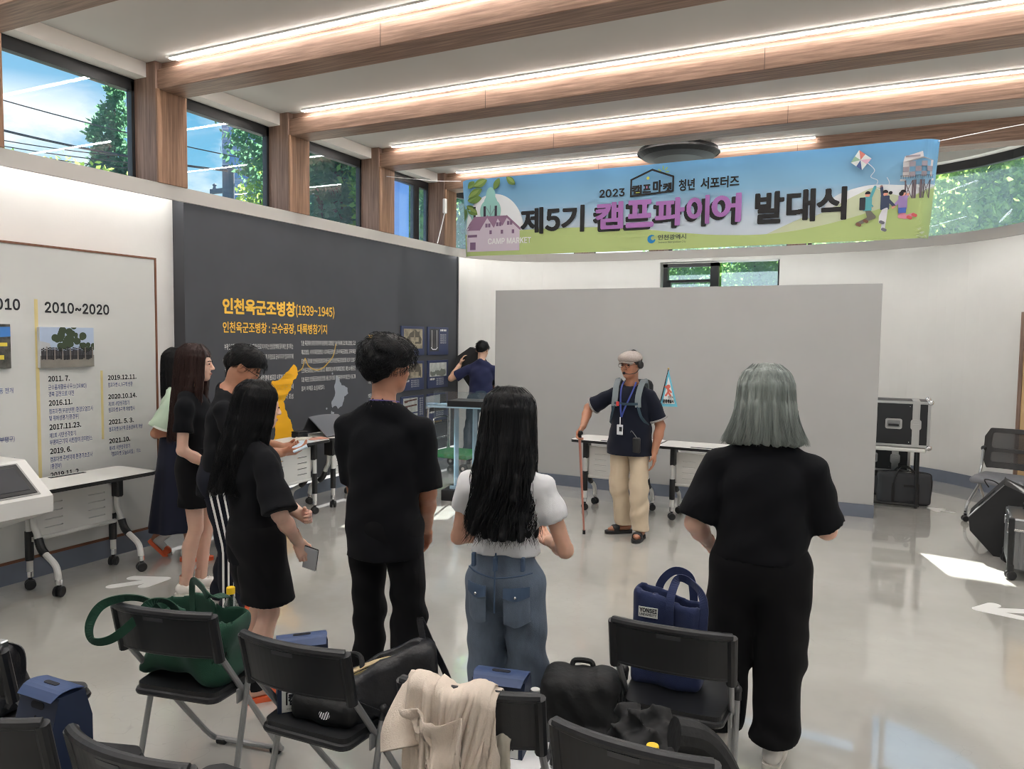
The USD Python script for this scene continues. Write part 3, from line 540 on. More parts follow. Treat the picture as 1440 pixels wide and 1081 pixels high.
# photo canvases
def canvas(label, y0, y1, z0, z1, people=True):
    w, h = y1-y0, z1-z0; t = thing('photo_canvas', label, 'photo canvas', (XB, y0, z0)); u, v = (0, 1, 0), (0, 0, 1)
    obj('canvas', bx(0, .032, 0, w, 0, h, .002), mat('canvas_edge', rgb(196, 200, 204), .6), t); o = (.032, 0, 0)
    if people:
        obj('sky_print', flat(sbox(0, h*.42, w, h), o, u, v, .001), mat('print_sky', rgb(168, 184, 208), .6), t)
        obj('ground_print', flat(sbox(0, 0, w, h*.30), o, u, v, .001), mat('print_ground', rgb(126, 122, 114), .6, var=(20, .1)), t)
        r = np.random.default_rng(5)
        tree_ = unary_union([Point(w*.54+r.normal()*.055, h*.70+r.normal()*.04).buffer(r.uniform(.012, .03)) for _ in range(46)]+[sbox(w*.53, h*.4, w*.55, h*.7)]+[Point(w*.84+r.normal()*.03, h*.5+r.normal()*.012).buffer(.018) for _ in range(9)])
        obj('tree_print', flat(tree_.intersection(sbox(0, 0, w, h)), o, u, v, .0016), mat('print_tree', rgb(52, 66, 44), .6), t)
        obj('shed_print', flat(Polygon([(0, h*.42), (0, h*.66), (w*.17, h*.60), (w*.2, h*.42)]), o, u, v, .0014), mat('print_shed', rgb(176, 178, 182), .6), t)
        for q, (nm, c) in enumerate((('crowd_print', rgb(28, 28, 34)), ('coat_print', rgb(120, 112, 106)))):
            S_ = []
            for k in range(34):
                if (k % 5 == 3) != (q == 1): continue
                x = .012+k*(w-.024)/33; dz = r.uniform(-.010, .008); S_.append(sbox(x-.0052, h*.20+r.uniform(-.006, .006), x+.0052, h*.45+dz)); S_.append(Point(x, h*.48+dz).buffer(.0055))
            obj(nm, flat(unary_union(S_).intersection(sbox(0, 0, w, h)), o, u, v, .002), mat(nm, c, .6), t)
    else:
        obj('photo_print', flat(sbox(0, 0, w, h), o, u, v, .001), mat('print_event', rgb(70, 70, 66), .6, var=(14, .9)), t)
        obj('sky_print', flat(Polygon([(0, h*.62), (w, h*.72), (w, h*.94), (0, h*.9)]), o, u, v, .002), mat('print_blue', rgb(60, 120, 190), .6), t)
        obj('banner_print', flat(unary_union([sbox(.02, h*.5, w*.95, h*.58), sbox(w*.5, h*.2, w*.9, h*.3)]), o, u, v, .002), mat('print_yellow', rgb(210, 190, 70), .6), t)
canvas('photo canvas of a dark-suited crowd under a tree, under the year heading', 3.315, 3.72, 1.495, 1.785)
canvas('colourful photo canvas cut by the left picture edge', 2.66, 3.115, 1.50, 1.80, False)

# ---------------- the banner ----------------
t = BN = thing('banner', 'long printed event banner with sky, hills and Korean lettering hanging under the beams', 'banner', (-4.66, 7.98, 2.725), math.radians(.8))
BWd, BHt = 5.07, .91
ban = raw('banner_print', {'tc': ('texture_coordinate', {}), 's': ('separate_xyz', {}), 'mr': ('map_range', {'from_max': .91}), 'r': ('rgb_ramp', {'ramp': [(0, rgb(198, 208, 220)), (.3, rgb(190, 205, 218)), (.62, rgb(128, 174, 204)), (1, rgb(84, 140, 182))]}),
    'd': ('principled_bsdf', {'roughness': .55, 'specular_ior_level': .3}), 't': ('translucent_bsdf', {}), 'm': ('mix_closure', {'fac': .12})},
    [('tc.object', 's.vector'), ('s.z', 'mr.value'), ('mr.result', 'r.fac'), ('r.color', 'd.base_color'), ('r.color', 't.color'), ('d.BSDF', 'm.closure1'), ('t.BSDF', 'm.closure2')], 'm.closure')
def bwave(x, z): return .012*np.sin(x*1.3+.4)+.006*np.sin(x*3.1+z*2)+.004*np.sin(x*7.+z*5)
def bend(x, z):
    e = np.minimum(x, BWd-x); k = np.clip(1-e/.16, 0, 1); return bwave(x, z)+.10*k*k
def bcloth(u, v):
    x = u*BWd; z = v*BHt; pinch = np.clip(1-np.minimum(x, BWd-x)/.16, 0, 1)*(1-v)*.06*np.sign(BWd/2-x)
    return np.stack([x+pinch, bend(x, z), z-.015*np.sin(u*PI)*(1)], -1)
obj('cloth', sheet(bcloth, 201, 19, .002), ban, t)
def bprint(name, shape, m, lift):
    if hasattr(shape, 'geoms'):
        for q in shape.geoms: bprint(name, q, m, lift)
        return
    if shape.area < 2e-5: return
    g = flat(shape, (0, 0, 0), (1, 0, 0), (0, 0, 1), 0); return _drape(name, g, m, lift)
def _drape(name, g, m, lift):
    for _ in range(2):
        if len(g.faces) < 4000 and np.ptp(g.vertices[:, 0]) > .3: g = g.subdivide_to_size(.09) if len(g.faces) < 600 else g
    v = g.vertices.copy(); u = v[:, 0]/BWd; pinch = np.clip(1-np.minimum(v[:, 0], BWd-v[:, 0])/.16, 0, 1)*(1-v[:, 2]/BHt)*.06*np.sign(BWd/2-v[:, 0])
    v[:, 1] = bend(v[:, 0], v[:, 2])-.004-1.7*lift; v[:, 2] -= .015*np.sin(u*PI); v[:, 0] += pinch
    return obj(name, trimesh.Trimesh(v, g.faces, process=False), m, BN)
def btext(name, s, h, x, z, m, lift, width=None, **kw):
    w = text2d(s, h, **kw)[1]; sx = (width/w) if width else 1
    return _drape(name, text3(s, h, (x, 0, z), (1, 0, 0), (0, 0, 1), 0, sx=sx, **kw), m, lift)
full = sbox(0, 0, BWd, BHt)
def cur(*p): return spline(np.c_[A(p, float), np.zeros(len(p))], 6)[:, :2].tolist()
bm = lambda n, *c: mat('banner_'+n, tuple(.86*q for q in rgb(*c)), .55, spec=.3)

def L_(x): return affinity.scale(x, .62, 1, origin=(0, 0))
hillt = cur((3.55, .10), (3.75, .19), (3.93, .26), (3.98, .245), (4.2, .35), (4.38, .44), (4.55, .50), (4.7, .42), (4.85, .40), (5.07, .49))
bprint('moon_print', Polygon(cur((4.08, .26), (4.12, .38), (4.25, .47), (4.45, .52), (4.6, .52), (4.8, .50), (5.07, .50))+[(5.07, .2), (4.08, .2)]).intersection(full), bm('moon', 220, 226, 230), .001)
bprint('hill_print', Polygon([(3.35, .05)]+hillt+[(5.07, 0)]).intersection(full), bm('farhill', 196, 206, 174), .002)
bprint('moon_print', affinity.translate(affinity.scale(Point(0, 0).buffer(1, quad_segs=16), .40, .46), .47, .26).intersection(sbox(.0, .1, BWd, .9)), bm('moon', 220, 226, 230), .001)
bprint('meadow_print', Polygon([(0, 0), (0, .26)]+cur((0, .26), (.6, .28), (1.3, .285), (2.0, .26), (2.7, .17), (3.1, .125), (3.6, .11), (4.1, .17), (4.6, .30), (5.07, .47))+[(5.07, 0)]).intersection(full), bm('meadow', 176, 196, 128), .003)
tg, dgn, lf = bm('tealtree', 140, 190, 184), bm('leafdark', 96, 126, 62), bm('leaf', 128, 152, 80)
bprint('tree_print', L_(unary_union([Point(.70, .56).buffer(.16), Point(.70, .70).buffer(.10), Point(.60, .52).buffer(.12), Point(.80, .52).buffer(.12), Point(.24, .42).buffer(.13), Point(.26, .36).buffer(.16)])), tg, .004)
bprint('branch_print', L_(unary_union([LineString([(.70, .40), (.70, .58)]).buffer(.010), LineString([(.70, .48), (.62, .56)]).buffer(.008), LineString([(.70, .46), (.79, .55)]).buffer(.008)])), bm('trunk', 120, 150, 150), .005)
bprint('chimney_print', L_(unary_union([sbox(.335, .33, .385, .58), sbox(.555, .33, .605, .58), sbox(.79, .33, .84, .58)])), bm('chimney', 56, 50, 66), .005)
bprint('factory_print', L_(Polygon([(.15, .05), (.15, .32), (.38, .45), (1.05, .45), (1.32, .32), (1.32, .05)])), bm('factory', 200, 190, 204), .006)
bprint('roof_print', L_(unary_union([Polygon([(.13, .30), (.36, .46), (.64, .46), (.47, .30)]), LineString([(.47, .31), (.64, .46), (.78, .34), (.86, .45), (.96, .36), (1.05, .45), (1.33, .30)]).buffer(.014), Polygon([(.64, .46), (.86, .46), (.78, .36)]), Polygon([(.86, .46), (1.05, .46), (.96, .38)])])), bm('roof', 142, 112, 138), .007)
bprint('window_print', L_(unary_union([sbox(.20, .22, .42, .25), sbox(.27, .07, .39, .16)]+[sbox(x, z, x+.05, z+.045) for x, z in ((.60, .33), (.66, .33), (.83, .34), (.89, .34), (1.06, .35), (1.12, .35), (.69, .25), (.93, .25), (1.16, .25))])), bm('factorywindow', 120, 96, 124), .008)
def leaf(x, z, a, l=.2, w=.085):
    c = np.linspace(0, PI, 9); p = np.c_[l*np.linspace(0, 1, 9), w/2*np.sin(c)**.8]; q = np.vstack([p, p[::-1]*[1, -1]]); return affinity.translate(affinity.rotate(Polygon(q).buffer(0), a, origin=(0, 0)), x, z)
bprint('leaf_print', unary_union([leaf(.10, .60, -35, .2, .1), leaf(.10, .57, -120, .16, .09), leaf(.14, .70, 25, .2, .1), leaf(.22, .88, 220, .12, .08), leaf(.2, .82, 20, .2, .1), leaf(.12, .66, 5, .2, .1), leaf(.55, .9, 240, .15, .08), leaf(.64, .905, -40, .15, .08), leaf(.02, .62, -95, .22, .09)]).intersection(full), dgn, .005)
bprint('leaf_print', unary_union([leaf(.13, .69, 30, .18, .045), leaf(.21, .82, 24, .18, .04), leaf(.11, .60, -32, .18, .04), leaf(.65, .905, -38, .13, .035)]).intersection(full), lf, .006)
blk = bm('black', 24, 26, 28); prp = bm('purple', 164, 112, 178); wt = bm('white', 224, 228, 226)
def bbox(name, s, x0, z0, x1, z1, m, lift, bold=0, px=64, font_='cjk'):
    R, w = text2d(s, 1.0, bold=bold, px=px, name=font_); lo, hi = R[:, :2].min(0), R[:, 2:].max(0)
    lo, hi = R[:, [0, 1]].min(0), R[:, [2, 3]].max(0); k = A([x1-x0, z1-z0])/(hi-lo)
    R = (R.reshape(-1, 2, 2)-lo)*k+[x0, z0]; c = np.stack([R[:, 0], A([R[:, 1, 0], R[:, 0, 1]]).T, R[:, 1], A([R[:, 0, 0], R[:, 1, 1]]).T], 1).reshape(-1, 2)
    f = (np.arange(len(R))*4)[:, None, None]+A([[0, 1, 2], [0, 2, 3]])
    v = np.c_[c[:, 0], 0*c[:, 0], c[:, 1]]; return _drape(name, trimesh.Trimesh(v, f.reshape(-1, 3), process=False), m, lift)
bbox('small_lettering', 'CAMP MARKET', .41, .13, .97, .20, wt, .010, bold=2, font_='inter')
bbox('lettering', '제5기', .83, .23, 1.62, .53, blk, .008, bold=3, px=80)
for k, (ch, x0, x1) in enumerate((('캠', 1.75, 2.07), ('프', 2.10, 2.41), ('파', 2.42, 2.74), ('이', 2.76, 3.00), ('어', 3.02, 3.32))):
    bbox('lettering_shadow', ch, x0-.03, .22, x1-.035, .505, blk, .007, bold=4, px=80); bbox('lettering', ch, x0, .245, x1, .54, prp, .010, bold=3, px=80)
for ch, x0, x1 in (('발', 3.45, 3.73), ('대', 3.75, 4.02), ('식', 4.03, 4.30)): bbox('lettering', ch, x0, .21, x1, .53, blk, .008, bold=3, px=80)
bbox('small_lettering', '2023', 1.79, .59, 2.08, .68, blk, .008, bold=2, font_='inter')
bbox('small_lettering', '청년', 2.67, .60, 2.84, .72, blk, .008, bold=2); bbox('small_lettering', '서포터즈', 2.90, .60, 3.29, .72, blk, .008, bold=2)
bprint('emblem_line', LineString([(2.61, .61), (2.15, .585), (2.15, .76), (2.38, .85), (2.61, .76), (2.61, .62)]).buffer(.010, join_style=2), blk, .008)
for ch, x0, x1, z0, z1 in (('캠', 2.16, 2.27, .60, .70), ('프', 2.28, 2.37, .61, .70), ('마', 2.39, 2.49, .60, .735), ('켓', 2.50, 2.60, .60, .70)): bbox('emblem_lettering', ch, x0, z0, x1, z1, blk, .008, bold=3)
yb = bm('lamp', 214, 216, 96); bprint('emblem_lamp', unary_union([Point(2.335, .765).buffer(.016), sbox(2.18, .605, 2.26, .63)]), yb, .007); bprint('emblem_fill', sbox(2.30, .645, 2.345, .69), bm('pinkfill', 216, 150, 190), .007); bprint('emblem_spark', unary_union([LineString([(2.50+.03*math.cos(q), .815+.03*math.sin(q)), (2.50+.06*math.cos(q), .815+.06*math.sin(q))]).buffer(.006) for q in (0, .8, 1.6, 2.6)]), bm('spark', 150, 180, 100), .006)
cb = bm('cityblue', 30, 130, 190); bprint('city_emblem', Point(2.39, .115).buffer(.045).difference(Point(2.405, .125).buffer(.022)).difference(Polygon([(2.40, .13), (2.45, .17), (2.45, .10)])), cb, .008)
bbox('small_lettering', '인천광역시', 2.46, .10, 2.76, .155, bm('citygrey', 60, 70, 72), .008, bold=1); bbox('small_lettering', 'Incheon Metropolitan City', 2.465, .062, 2.76, .085, bm('citygrey', 60, 70, 72), .008, font_='inter')
# kite, water tower and three jumping figures
K = [(4.39, .86), (4.50, .77), (4.42, .67), (4.32, .75)]; kc = (4.405, .765)
for k, c in enumerate(((200, 120, 110), (210, 170, 190), (70, 90, 140), (140, 176, 150))):
    a, b = A(K[k]), A(K[(k+1) % 4]); bprint('kite_print', Polygon([kc, a, (a+b)/2]), bm('kite%d' % k, *c), .006); bprint('kite_print', Polygon([kc, (a+b)/2, b]), bm('kitepale%d' % (k % 2), 206, 214, 212), .006)
bprint('kite_string', LineString(cur((4.47, .73), (4.53, .66), (4.50, .6), (4.56, .56), (4.55, .5), (4.6, .47), (4.66, .52), (4.64, .58))).buffer(.003), bm('string', 214, 222, 228), .006)
gy, lg_ = bm('towergrey', 150, 142, 150), bm('towerpale', 208, 206, 208)
bprint('tower_print', unary_union([sbox(4.77, .57, 5.03, .71), Polygon([(4.77, .71), (4.78, .76), (4.93, .80), (4.94, .75), (5.03, .72), (5.03, .69)]), sbox(4.75, .535, 5.05, .555)]), lg_, .006)
bprint('tower_check', unary_union([sbox(4.77+.052*i, .57+.047*j, 4.822+.052*i, .617+.047*j) for i in range(5) for j in range(3) if (i+j) % 2]+[sbox(4.79, .752, 4.91, .768)]), gy, .007)
bprint('tower_legs', unary_union([sbox(x, .37, x+.012, .54) for x in (4.79, 4.85, 4.95, 5.01)]+[sbox(4.865, .37, 4.885, .54), sbox(4.915, .37, 4.94, .54)]+[LineString([(a, .38), (b, .53)]).buffer(.003) for a, b in ((4.79, 4.85), (4.85, 4.79), (4.95, 5.01), (5.01, 4.95))]+[sbox(4.755+.02*i, .555, 4.758+.02*i, .585) for i in range(15)]+[sbox(4.75, .583, 5.05, .587)]), bm('towerdark', 100, 88, 96), .007)
def figure(x, z, top, legs, hair, arms, lift=.008):
    sk = bm('figskin', 222, 160, 140); bprint('figure_print', Point(x, z+.30).buffer(.022), sk, lift)
    bprint('figure_print', unary_union([Point(x, z+.312).buffer(.024).intersection(sbox(x-.04, z+.308, x+.04, z+.4))]+hair), bm('fighair', 30, 30, 36), lift+.001)
    bprint('figure_print', unary_union([sbox(x-.03, z+.16, x+.03, z+.275).buffer(.008)]+[LineString(a).buffer(.013) for a in arms]), top, lift)
    bprint('figure_print', unary_union([LineString(l).buffer(.017) for l in legs[0]]), legs[1], lift); bprint('figure_print', unary_union([Point(a[-1]).buffer(.013) for a in arms]), sk, lift)
    bprint('figure_print', unary_union([LineString([l[-1], (l[-1][0]+.02, l[-1][1]-.01)]).buffer(.014) for l in legs[0]]), legs[2], lift+.001)
x = 4.48; figure(x, .13, bm('figteal', 90, 170, 180), ([[(x-.0, .29), (x+.06, .22), (x-.02, .19)], [(x, .29), (x+.02, .21), (x-.08, .16)]], bm('figtrouser', 110, 108, 100), bm('figshoe', 120, 84, 66)), [], [[(x+.02, .39), (x+.06, .50)], [(x, .36), (x+.04, .32)]]); bprint('figure_print', sbox(x-.06, .30, x-.028, .40).buffer(.01), bm('figpack', 50, 54, 62), .009)
x = 4.63; figure(x, .13, bm('fignavy', 58, 70, 96), ([[(x, .29), (x-.03, .22), (x-.03, .17)], [(x+.01, .29), (x+.0, .18), (x-.01, .10)]], bm('figwhite', 214, 216, 222), bm('figshoe2', 110, 110, 120)), [Point(x+.045, .435).buffer(.016)], [[(x-.02, .39), (x-.035, .50)], [(x+.02, .38), (x+.08, .31)]])
x = 4.78; figure(x, .12, bm('figlilac', 160, 136, 190), ([[(x, .27), (x-.02, .21), (x+.05, .20)], [(x, .27), (x+.02, .20), (x+.09, .22)]], bm('figpink', 214, 140, 160), bm('figshoe3', 200, 90, 90)), [Point(x-.015, .42).buffer(.02)], [[(x-.02, .37), (x-.08, .30)], [(x+.02, .37), (x+.04, .41)]]); bprint('figure_print', sbox(x-.035, .24, x+.03, .29), bm('figskirt', 70, 100, 180), .010)
cord = mat('banner_cord', (.75, .75, .74), .5)
for nm, P in (('cord', [(.02, .02, .90), (-.35, 0, .93), (-.80, -.35, .95)]), ('cord', [(5.05, .02, .88), (5.7, .1, .98), (6.25, .15, 1.03)])):
    obj(nm, tube(spline(P, 5), .004, 6), cord, BN)
# ---------------- furniture and equipment ----------------
wtop = mat('white_laminate', rgb(214, 213, 209), .35, var=(3, .02)); blk_p = mat('black_plastic', rgb(24, 25, 27), .45); blk_r = mat('black_rubber', rgb(20, 20, 21), .7)
wmet = mat('white_metal', rgb(206, 206, 203), .35); chrome = mat('chrome', (.75, .76, .78), .15, metal=1); alu = mat('brushed_aluminium', (.62, .63, .64), .3, metal=1, bump=(300, .0004)); greym = mat('grey_steel', rgb(134, 136, 138), .35, metal=.6)
def caster(name, x, y, t, r=.034, rz=0.0):
    w = xf(lathe([(0, -.012), (r*.8, -.012), (r, -.008), (r, .008), (r*.8, .012), (0, .012)], 20), rx=PI/2)
    m = cat(xf(w, (0, .018, 0)), xf(w, (0, -.018, 0)), bx(-.012, .012, -.008, .008, -.004, .05), cyl((0, 0, .04), (0, 0, .075), .012, 10))
    return obj(name, xf(m, (x, y, r), rz), blk_p, t)
def flip_table(label, loc, rz, L=.88, D=.44, group=None, H=.73):
    """y+ is the straight-leg, modesty-panel side."""
    t = thing('flip_top_table', label, 'table', loc, rz, group)
    obj('tabletop', prism(rrect(L, D, .05), H-.024, H), wtop, t); obj('edge_band', prism(rrect(L+.008, D+.008, .053).difference(rrect(L, D, .05)), H-.027, H-.002), blk_p, t)
    obj('cable_flap', bx(-.13, .13, D/2-.07, D/2-.035, H, H+.003), blk_p, t)
    for s in (-1, 1):
        x = s*(L/2-.13)
        st = obj('straight_leg', cyl((x, D/2-.10, .09), (x, D/2-.10, H-.05), .020, 14), wmet, t)
        obj('sleeve', cyl((x, D/2-.10, .20), (x, D/2-.10, .40), .027, 14), blk_p, st); obj('ferrule', cyl((x, D/2-.10, .085), (x, D/2-.10, .125), .0215, 14), chrome, st)
        P = spline([(x, D/2-.155, H-.04), (x, D/2-.155, .47), (x, D/2-.19, .39), (x, -.02, .29), (x, -D/2+.06, .20), (x, -D/2+.03, .09)], 7)
        cv = obj('curved_leg', tube(P, .021, 12), wmet, t)
        obj('sleeve', tube(P[16:24], .027, 12), blk_p, cv); obj('ferrule', cyl((x, -D/2+.03, .08), (x, -D/2+.031, .115), .022, 12), chrome, cv)
        obj('hinge_cover', bx(x-.026, x+.026, D/2-.20, D/2-.08, H-.20, H-.026, .01), blk_p, t)
        caster('caster', x, D/2-.10, t, rz=.5*s); caster('caster', x, -D/2+.03, t, rz=-.4*s)
    w = L-.32; slots = unary_union([rrect(.13, .008, .003, sx, .41+.055*k) for sx in (-w/2+.12, w/2-.12) for k in range(4)])
    pn = prism(sbox(-w/2, .36, w/2, .66).difference(slots), -.006, .006); obj('modesty_panel', xf(pn, (0, D/2-.13, 0), rx=PI/2), wmet, t)
    obj('stretcher', cyl((-L/2+.13, D/2-.13, .345), (L/2-.13, D/2-.13, .345), .016, 10), wmet, t)
    return t
FT = flip_table('white flip-top table on casters under the timeline board', (-5.03, 3.40, 0), PI/2)
def table_copy(label, loc, rz): return copy_of(FT, loc, rz, label)
table_copy('flip-top table at the dark wall with leaflets, behind the people on the left', (-5.07, 5.42, 0), -PI/2)
table_copy('flip-top table at the dark wall carrying the grey laptop sleeve', (-5.09, 6.34, 0), -PI/2)
table_copy('flip-top table right behind the man with the cane', (-2.37, 7.32, 0), .0+PI)
table_copy('flip-top table between the man with the cane and the grey-haired woman', (-1.47, 7.32, 0), PI)
# kiosk
t = thing('touch_kiosk', 'white angled information kiosk with a dark touch screen at the left edge', 'kiosk', (-4.5, 1.75, 0))
kp = Polygon([(0, .66), (0, .76), (-.27, .955), (-.66, .955), (-.66, .62), (-.5, .50)]); kb = xf(prism(kp, 0, 1.10), rx=PI/2, rz=0)
kb = prism(kp, 0, 1.10); kb.apply_transform(A([[1, 0, 0, 0], [0, 0, 1, 0], [0, 1, 0, 0], [0, 0, 0, 1.]])); kb.invert()
kwh = mat('kiosk_white', rgb(210, 210, 207), .4); obj('body', kb, kwh, t); obj('pedestal', bx(-.64, -.46, .25, .85, 0, .62, .01), kwh, t)
sl = math.atan2(.195, -.27); n_ = A([.585, 0, .81]); c_ = A([-.135, .55, .857])+n_*.001
def kplate(w, h, th, lift): return xf(bx(-h/2, h/2, -w/2, w/2, 0, th, .003), c_+n_*lift, ry=math.atan2(.195, .27))
obj('bezel', kplate(.98, .285, .006, -.002), mat('kiosk_bezel', rgb(150, 150, 148), .4), t); obj('screen_frame', kplate(.95, .26, .006, .003), blk_p, t); obj('screen', kplate(.89, .20, .004, .0085), mat('dark_screen', rgb(40, 42, 47), .35, spec=.3), t)
# things on the tables along the dark wall
slv = mat('grey_felt', rgb(92, 95, 100), .9, var=(160, .15), sheen=.3)
t = thing('laptop_sleeve', 'grey felt laptop sleeve propped up like a tent on the table', 'laptop sleeve', (-5.05, 6.12, .73), math.radians(82))
def slope(u, v): return np.stack([(u-.5)*.40, (v-.5)*.27, .185-.18*np.abs(1-v)**1.15+.012*np.sin(u*PI)], -1)
obj('front_flap', sheet(slope, 14, 10, .012), slv, t)
obj('back_flap', sheet(lambda u, v: np.stack([(u-.5)*.40, .13+v*.10, .18-.165*v], -1), 10, 6, .012), mat('dark_lining', rgb(44, 46, 52), .8), t)
obj('emblem', flat(unary_union([LineString([(-.015, .02), (0, 0), (0, -.02), (.012, -.006)]).buffer(.003), Point(.012, .016).buffer(.006)]), (.12, -.065, .100), (1, 0, 0), (0, .82, .57), .012), wht, t)
t = thing('shoulder_bag', 'dark navy bag lying behind the grey laptop sleeve', 'bag', (-5.14, 6.36, .73), math.radians(80))
obj('body', surfnet(lambda p: uni([s_ell(p, (0, 0, .07), (.16, .10, .075)), s_ell(p, (.10, .02, .05), (.10, .08, .06)), s_ell(p, (-.1, .04, .11), (.07, .05, .06))], .05)+.006*np.sin(p[..., 0]*60+p[..., 2]*40), (-.3, -.2, -.02), (.3, .2, .25), .014), mat('navy_nylon', rgb(38, 42, 58), .6, bump=(14, .02)), t, smooth=True)
obj('strap', strap(spline([(.1, .02, .12), (.2, .05, .08), (.22, .0, .015), (.15, -.08, .008)], 6), .025, .004, (0, 0, 1)), blk_p, t)
for k, (x, y, r_, c, lab) in enumerate(((-4.93, 5.62, .2, (214, 222, 226), 'pale leaflet at the front of the table by the dark wall'), (-4.97, 5.78, -.3, (206, 150, 130), 'orange-brown leaflet on the table by the dark wall'), (-5.08, 5.70, .5, (220, 214, 204), 'cream leaflet lying furthest back on the table by the dark wall'))):
    o = obj('leaflet', xf(bx(-.075, .075, -.105, .105, 0, .003), (x, y, .7315+.003*k), r_), mat('leaflet%d' % k, rgb(*c), .5, var=(18, .25)))
    tag(o, lab, 'leaflet', 'leaflets on the wall table')
t = thing('card_case', 'small black case on the table below the yellow map', 'case', (-5.2, 5.80, .73)); obj('body', bx(-.05, .05, -.07, .07, 0, .05, .008), blk_p, t); obj('lid', bx(-.052, .052, -.072, .072, .05, .062, .006), blk_p, t)
# acrylic lectern
acr = raw('acrylic', {'t': ('transparent_bsdf', {'color': (.95, .975, .98)}), 'g': ('glossy_bsdf', {'color': (.9, .95, 1), 'roughness': .03}), 'd': ('diffuse_bsdf', {'color': (.75, .82, .86)}), 'lw': ('layer_weight', {'blend': .35}), 'm': ('mix_closure', {}), 'm2': ('mix_closure', {'fac': .02})},
          [('lw.facing', 'm.fac'), ('t.BSDF', 'm.closure1'), ('g.BSDF', 'm.closure2'), ('m.closure', 'm2.closure1'), ('d.BSDF', 'm2.closure2')], 'm2.closure')
acre = mat('acrylic_edge', rgb(150, 178, 196), .15, spec=.8)
t = thing('lectern', 'clear acrylic lectern with a black foot beside the long-haired woman', 'lectern', (-4.02, 7.05, 0), math.radians(10))
obj('foot', bx(-.20, .20, -.17, .17, 0, .115, .006), blk_p, t)
obj('front_panel', bx(-.30, .30, -.13, -.122, .18, 1.17), acr, t)
for s in (-.09, .12): obj('post', bx(s-.006, s+.006, -.06, .06, .115, 1.0), acre, t)
obj('joint_block', cat(bx(-.13, .17, -.09, -.075, .115, .15), bx(-.13, .17, .06, .075, .115, .15)), acre, t)
obj('shelf', bx(-.34, .34, -.2, .2, 1.0, 1.012), acre, t); obj('desk', bx(-.14, .30, -.16, .18, 1.013, 1.075, .004), blk_p, t)
obj('side_panel', bx(-.37, -.362, -.2, .2, .98, 1.11), acr, t)
# trolley
t = thing('platform_trolley', 'platform trolley with a green deck and chrome handle at the dark wall', 'trolley', (-5.32, 8.30, 0))
grn = mat('green_deck', rgb(30, 132, 66), .5, var=(9, .15)); obj('deck', bx(0, .62, 0, .60, .185, .235, .01), grn, t)
obj('handle', tube(spline([(.02, .03, .23), (.02, .03, .74), (.02, .05, .83), (.02, .13, .86), (.02, .3, .86), (.02, .47, .86), (.02, .55, .83), (.02, .57, .74), (.02, .57, .23)], 5), .016, 12), chrome, t)
for z, m_ in ((.60, blk_p), (.40, chrome)): obj('crossbar', cyl((.02, .03, z), (.02, .57, z), .013, 10), m_, t)
obj('inner_handle', tube(spline([(.05, .12, .235), (.05, .12, .60), (.05, .16, .68), (.05, .44, .68), (.05, .48, .60), (.05, .48, .235)], 5), .012, 10), chrome, t)
for x, y in ((.08, .07), (.54, .07), (.08, .53), (.54, .53)):
    w = obj('wheel', xf(lathe([(0, -.02), (.05, -.02), (.06, -.012), (.06, .012), (.05, .02), (0, .02)], 20), (x, y, .06), rx=PI/2), blk_r, t); obj('hub', xf(lathe([(0, -.023), (.022, -.023), (.022, .023), (0, .023)], 14), (x, y, .06), rx=PI/2), mat('wheel_hub', rgb(200, 190, 180), .4), w)
    obj('fork', bx(x-.025, x+.025, y-.03, y+.03, .12, .185), greym, t)
# flight cases, stand, laptop bag
ply = mat('flight_case_panel', rgb(26, 28, 32), .5, bump=(220, .0006))
def flight_case(label, loc, X, Dp, Hh, seam, handle_x):
    t = thing('flight_case', label, 'flight case', loc); e = .028
    obj('body', bx(0, X, 0, Dp, 0, Hh), ply, t)
    for y in (-.004, Dp-e+.004):
        for z in (-.004, Hh-e+.004): obj('edge_rail', bx(-.003, X+.003, y, y+e, z, z+e, .004), alu, t)
    for x in (-.004, X-e+.004):
        for z in (-.004, Hh-e+.004): obj('edge_rail', bx(x, x+e, 0, Dp, z, z+e, .004), alu, t)
        for y in (-.004, Dp-e+.004): obj('edge_rail', bx(x, x+e, y, y+e, 0, Hh, .004), alu, t)
    obj('seam_band', cat(bx(seam-.035, seam+.035, -.006, .0, 0, Hh), bx(seam-.035, seam+.035, 0, Dp, Hh, Hh+.006)), alu, t)
    for x in (0, X):
        for y in (0, Dp):
            for z in (0, Hh): obj('ball_corner', xf(trimesh.creation.icosphere(2, .030), (x, y, z)), chrome, t)
    ring = rrect(.10, .11, .025); l = obj('butterfly_latch', cat(xf(prism(ring, 0, .008), (seam, -.006, Hh/2), rx=PI/2), xf(prism(Point(0, 0).buffer(.03), .008, .014), (seam, -.006, Hh/2), rx=PI/2), xf(bx(-.03, .03, -.008, .008, .014, .024), (seam, -.006, Hh/2), rx=PI/2)), alu, t)
    h = obj('handle_plate', xf(prism(rrect(.16, .11, .02).difference(rrect(.125, .075, .012)), 0, .008), (handle_x, -.002, Hh/2), rx=PI/2), alu, t)
    obj('handle_dish', xf(prism(rrect(.125, .075, .012), 0, .003), (handle_x, -.002, Hh/2), rx=PI/2), greym, h); obj('handle_grip', cyl((handle_x-.05, -.018, Hh/2-.012), (handle_x+.05, -.018, Hh/2-.012), .011, 10), blk_r, h)
    for x in (.05, seam-.06):
        for z in (.05, Hh-.05): obj('rivet', xf(trimesh.creation.icosphere(1, .006), (x, -.001, z)), chrome, t)
    return t
flight_case('upper black flight case with aluminium edges on the white-topped stand', (-.58, 9.0, .645), 1.06, .50, .48, .93, .72)
flight_case('lower black flight case partly hidden behind the stand', (-.60, 9.66, .27), .93, .45, .30, .78, .52)
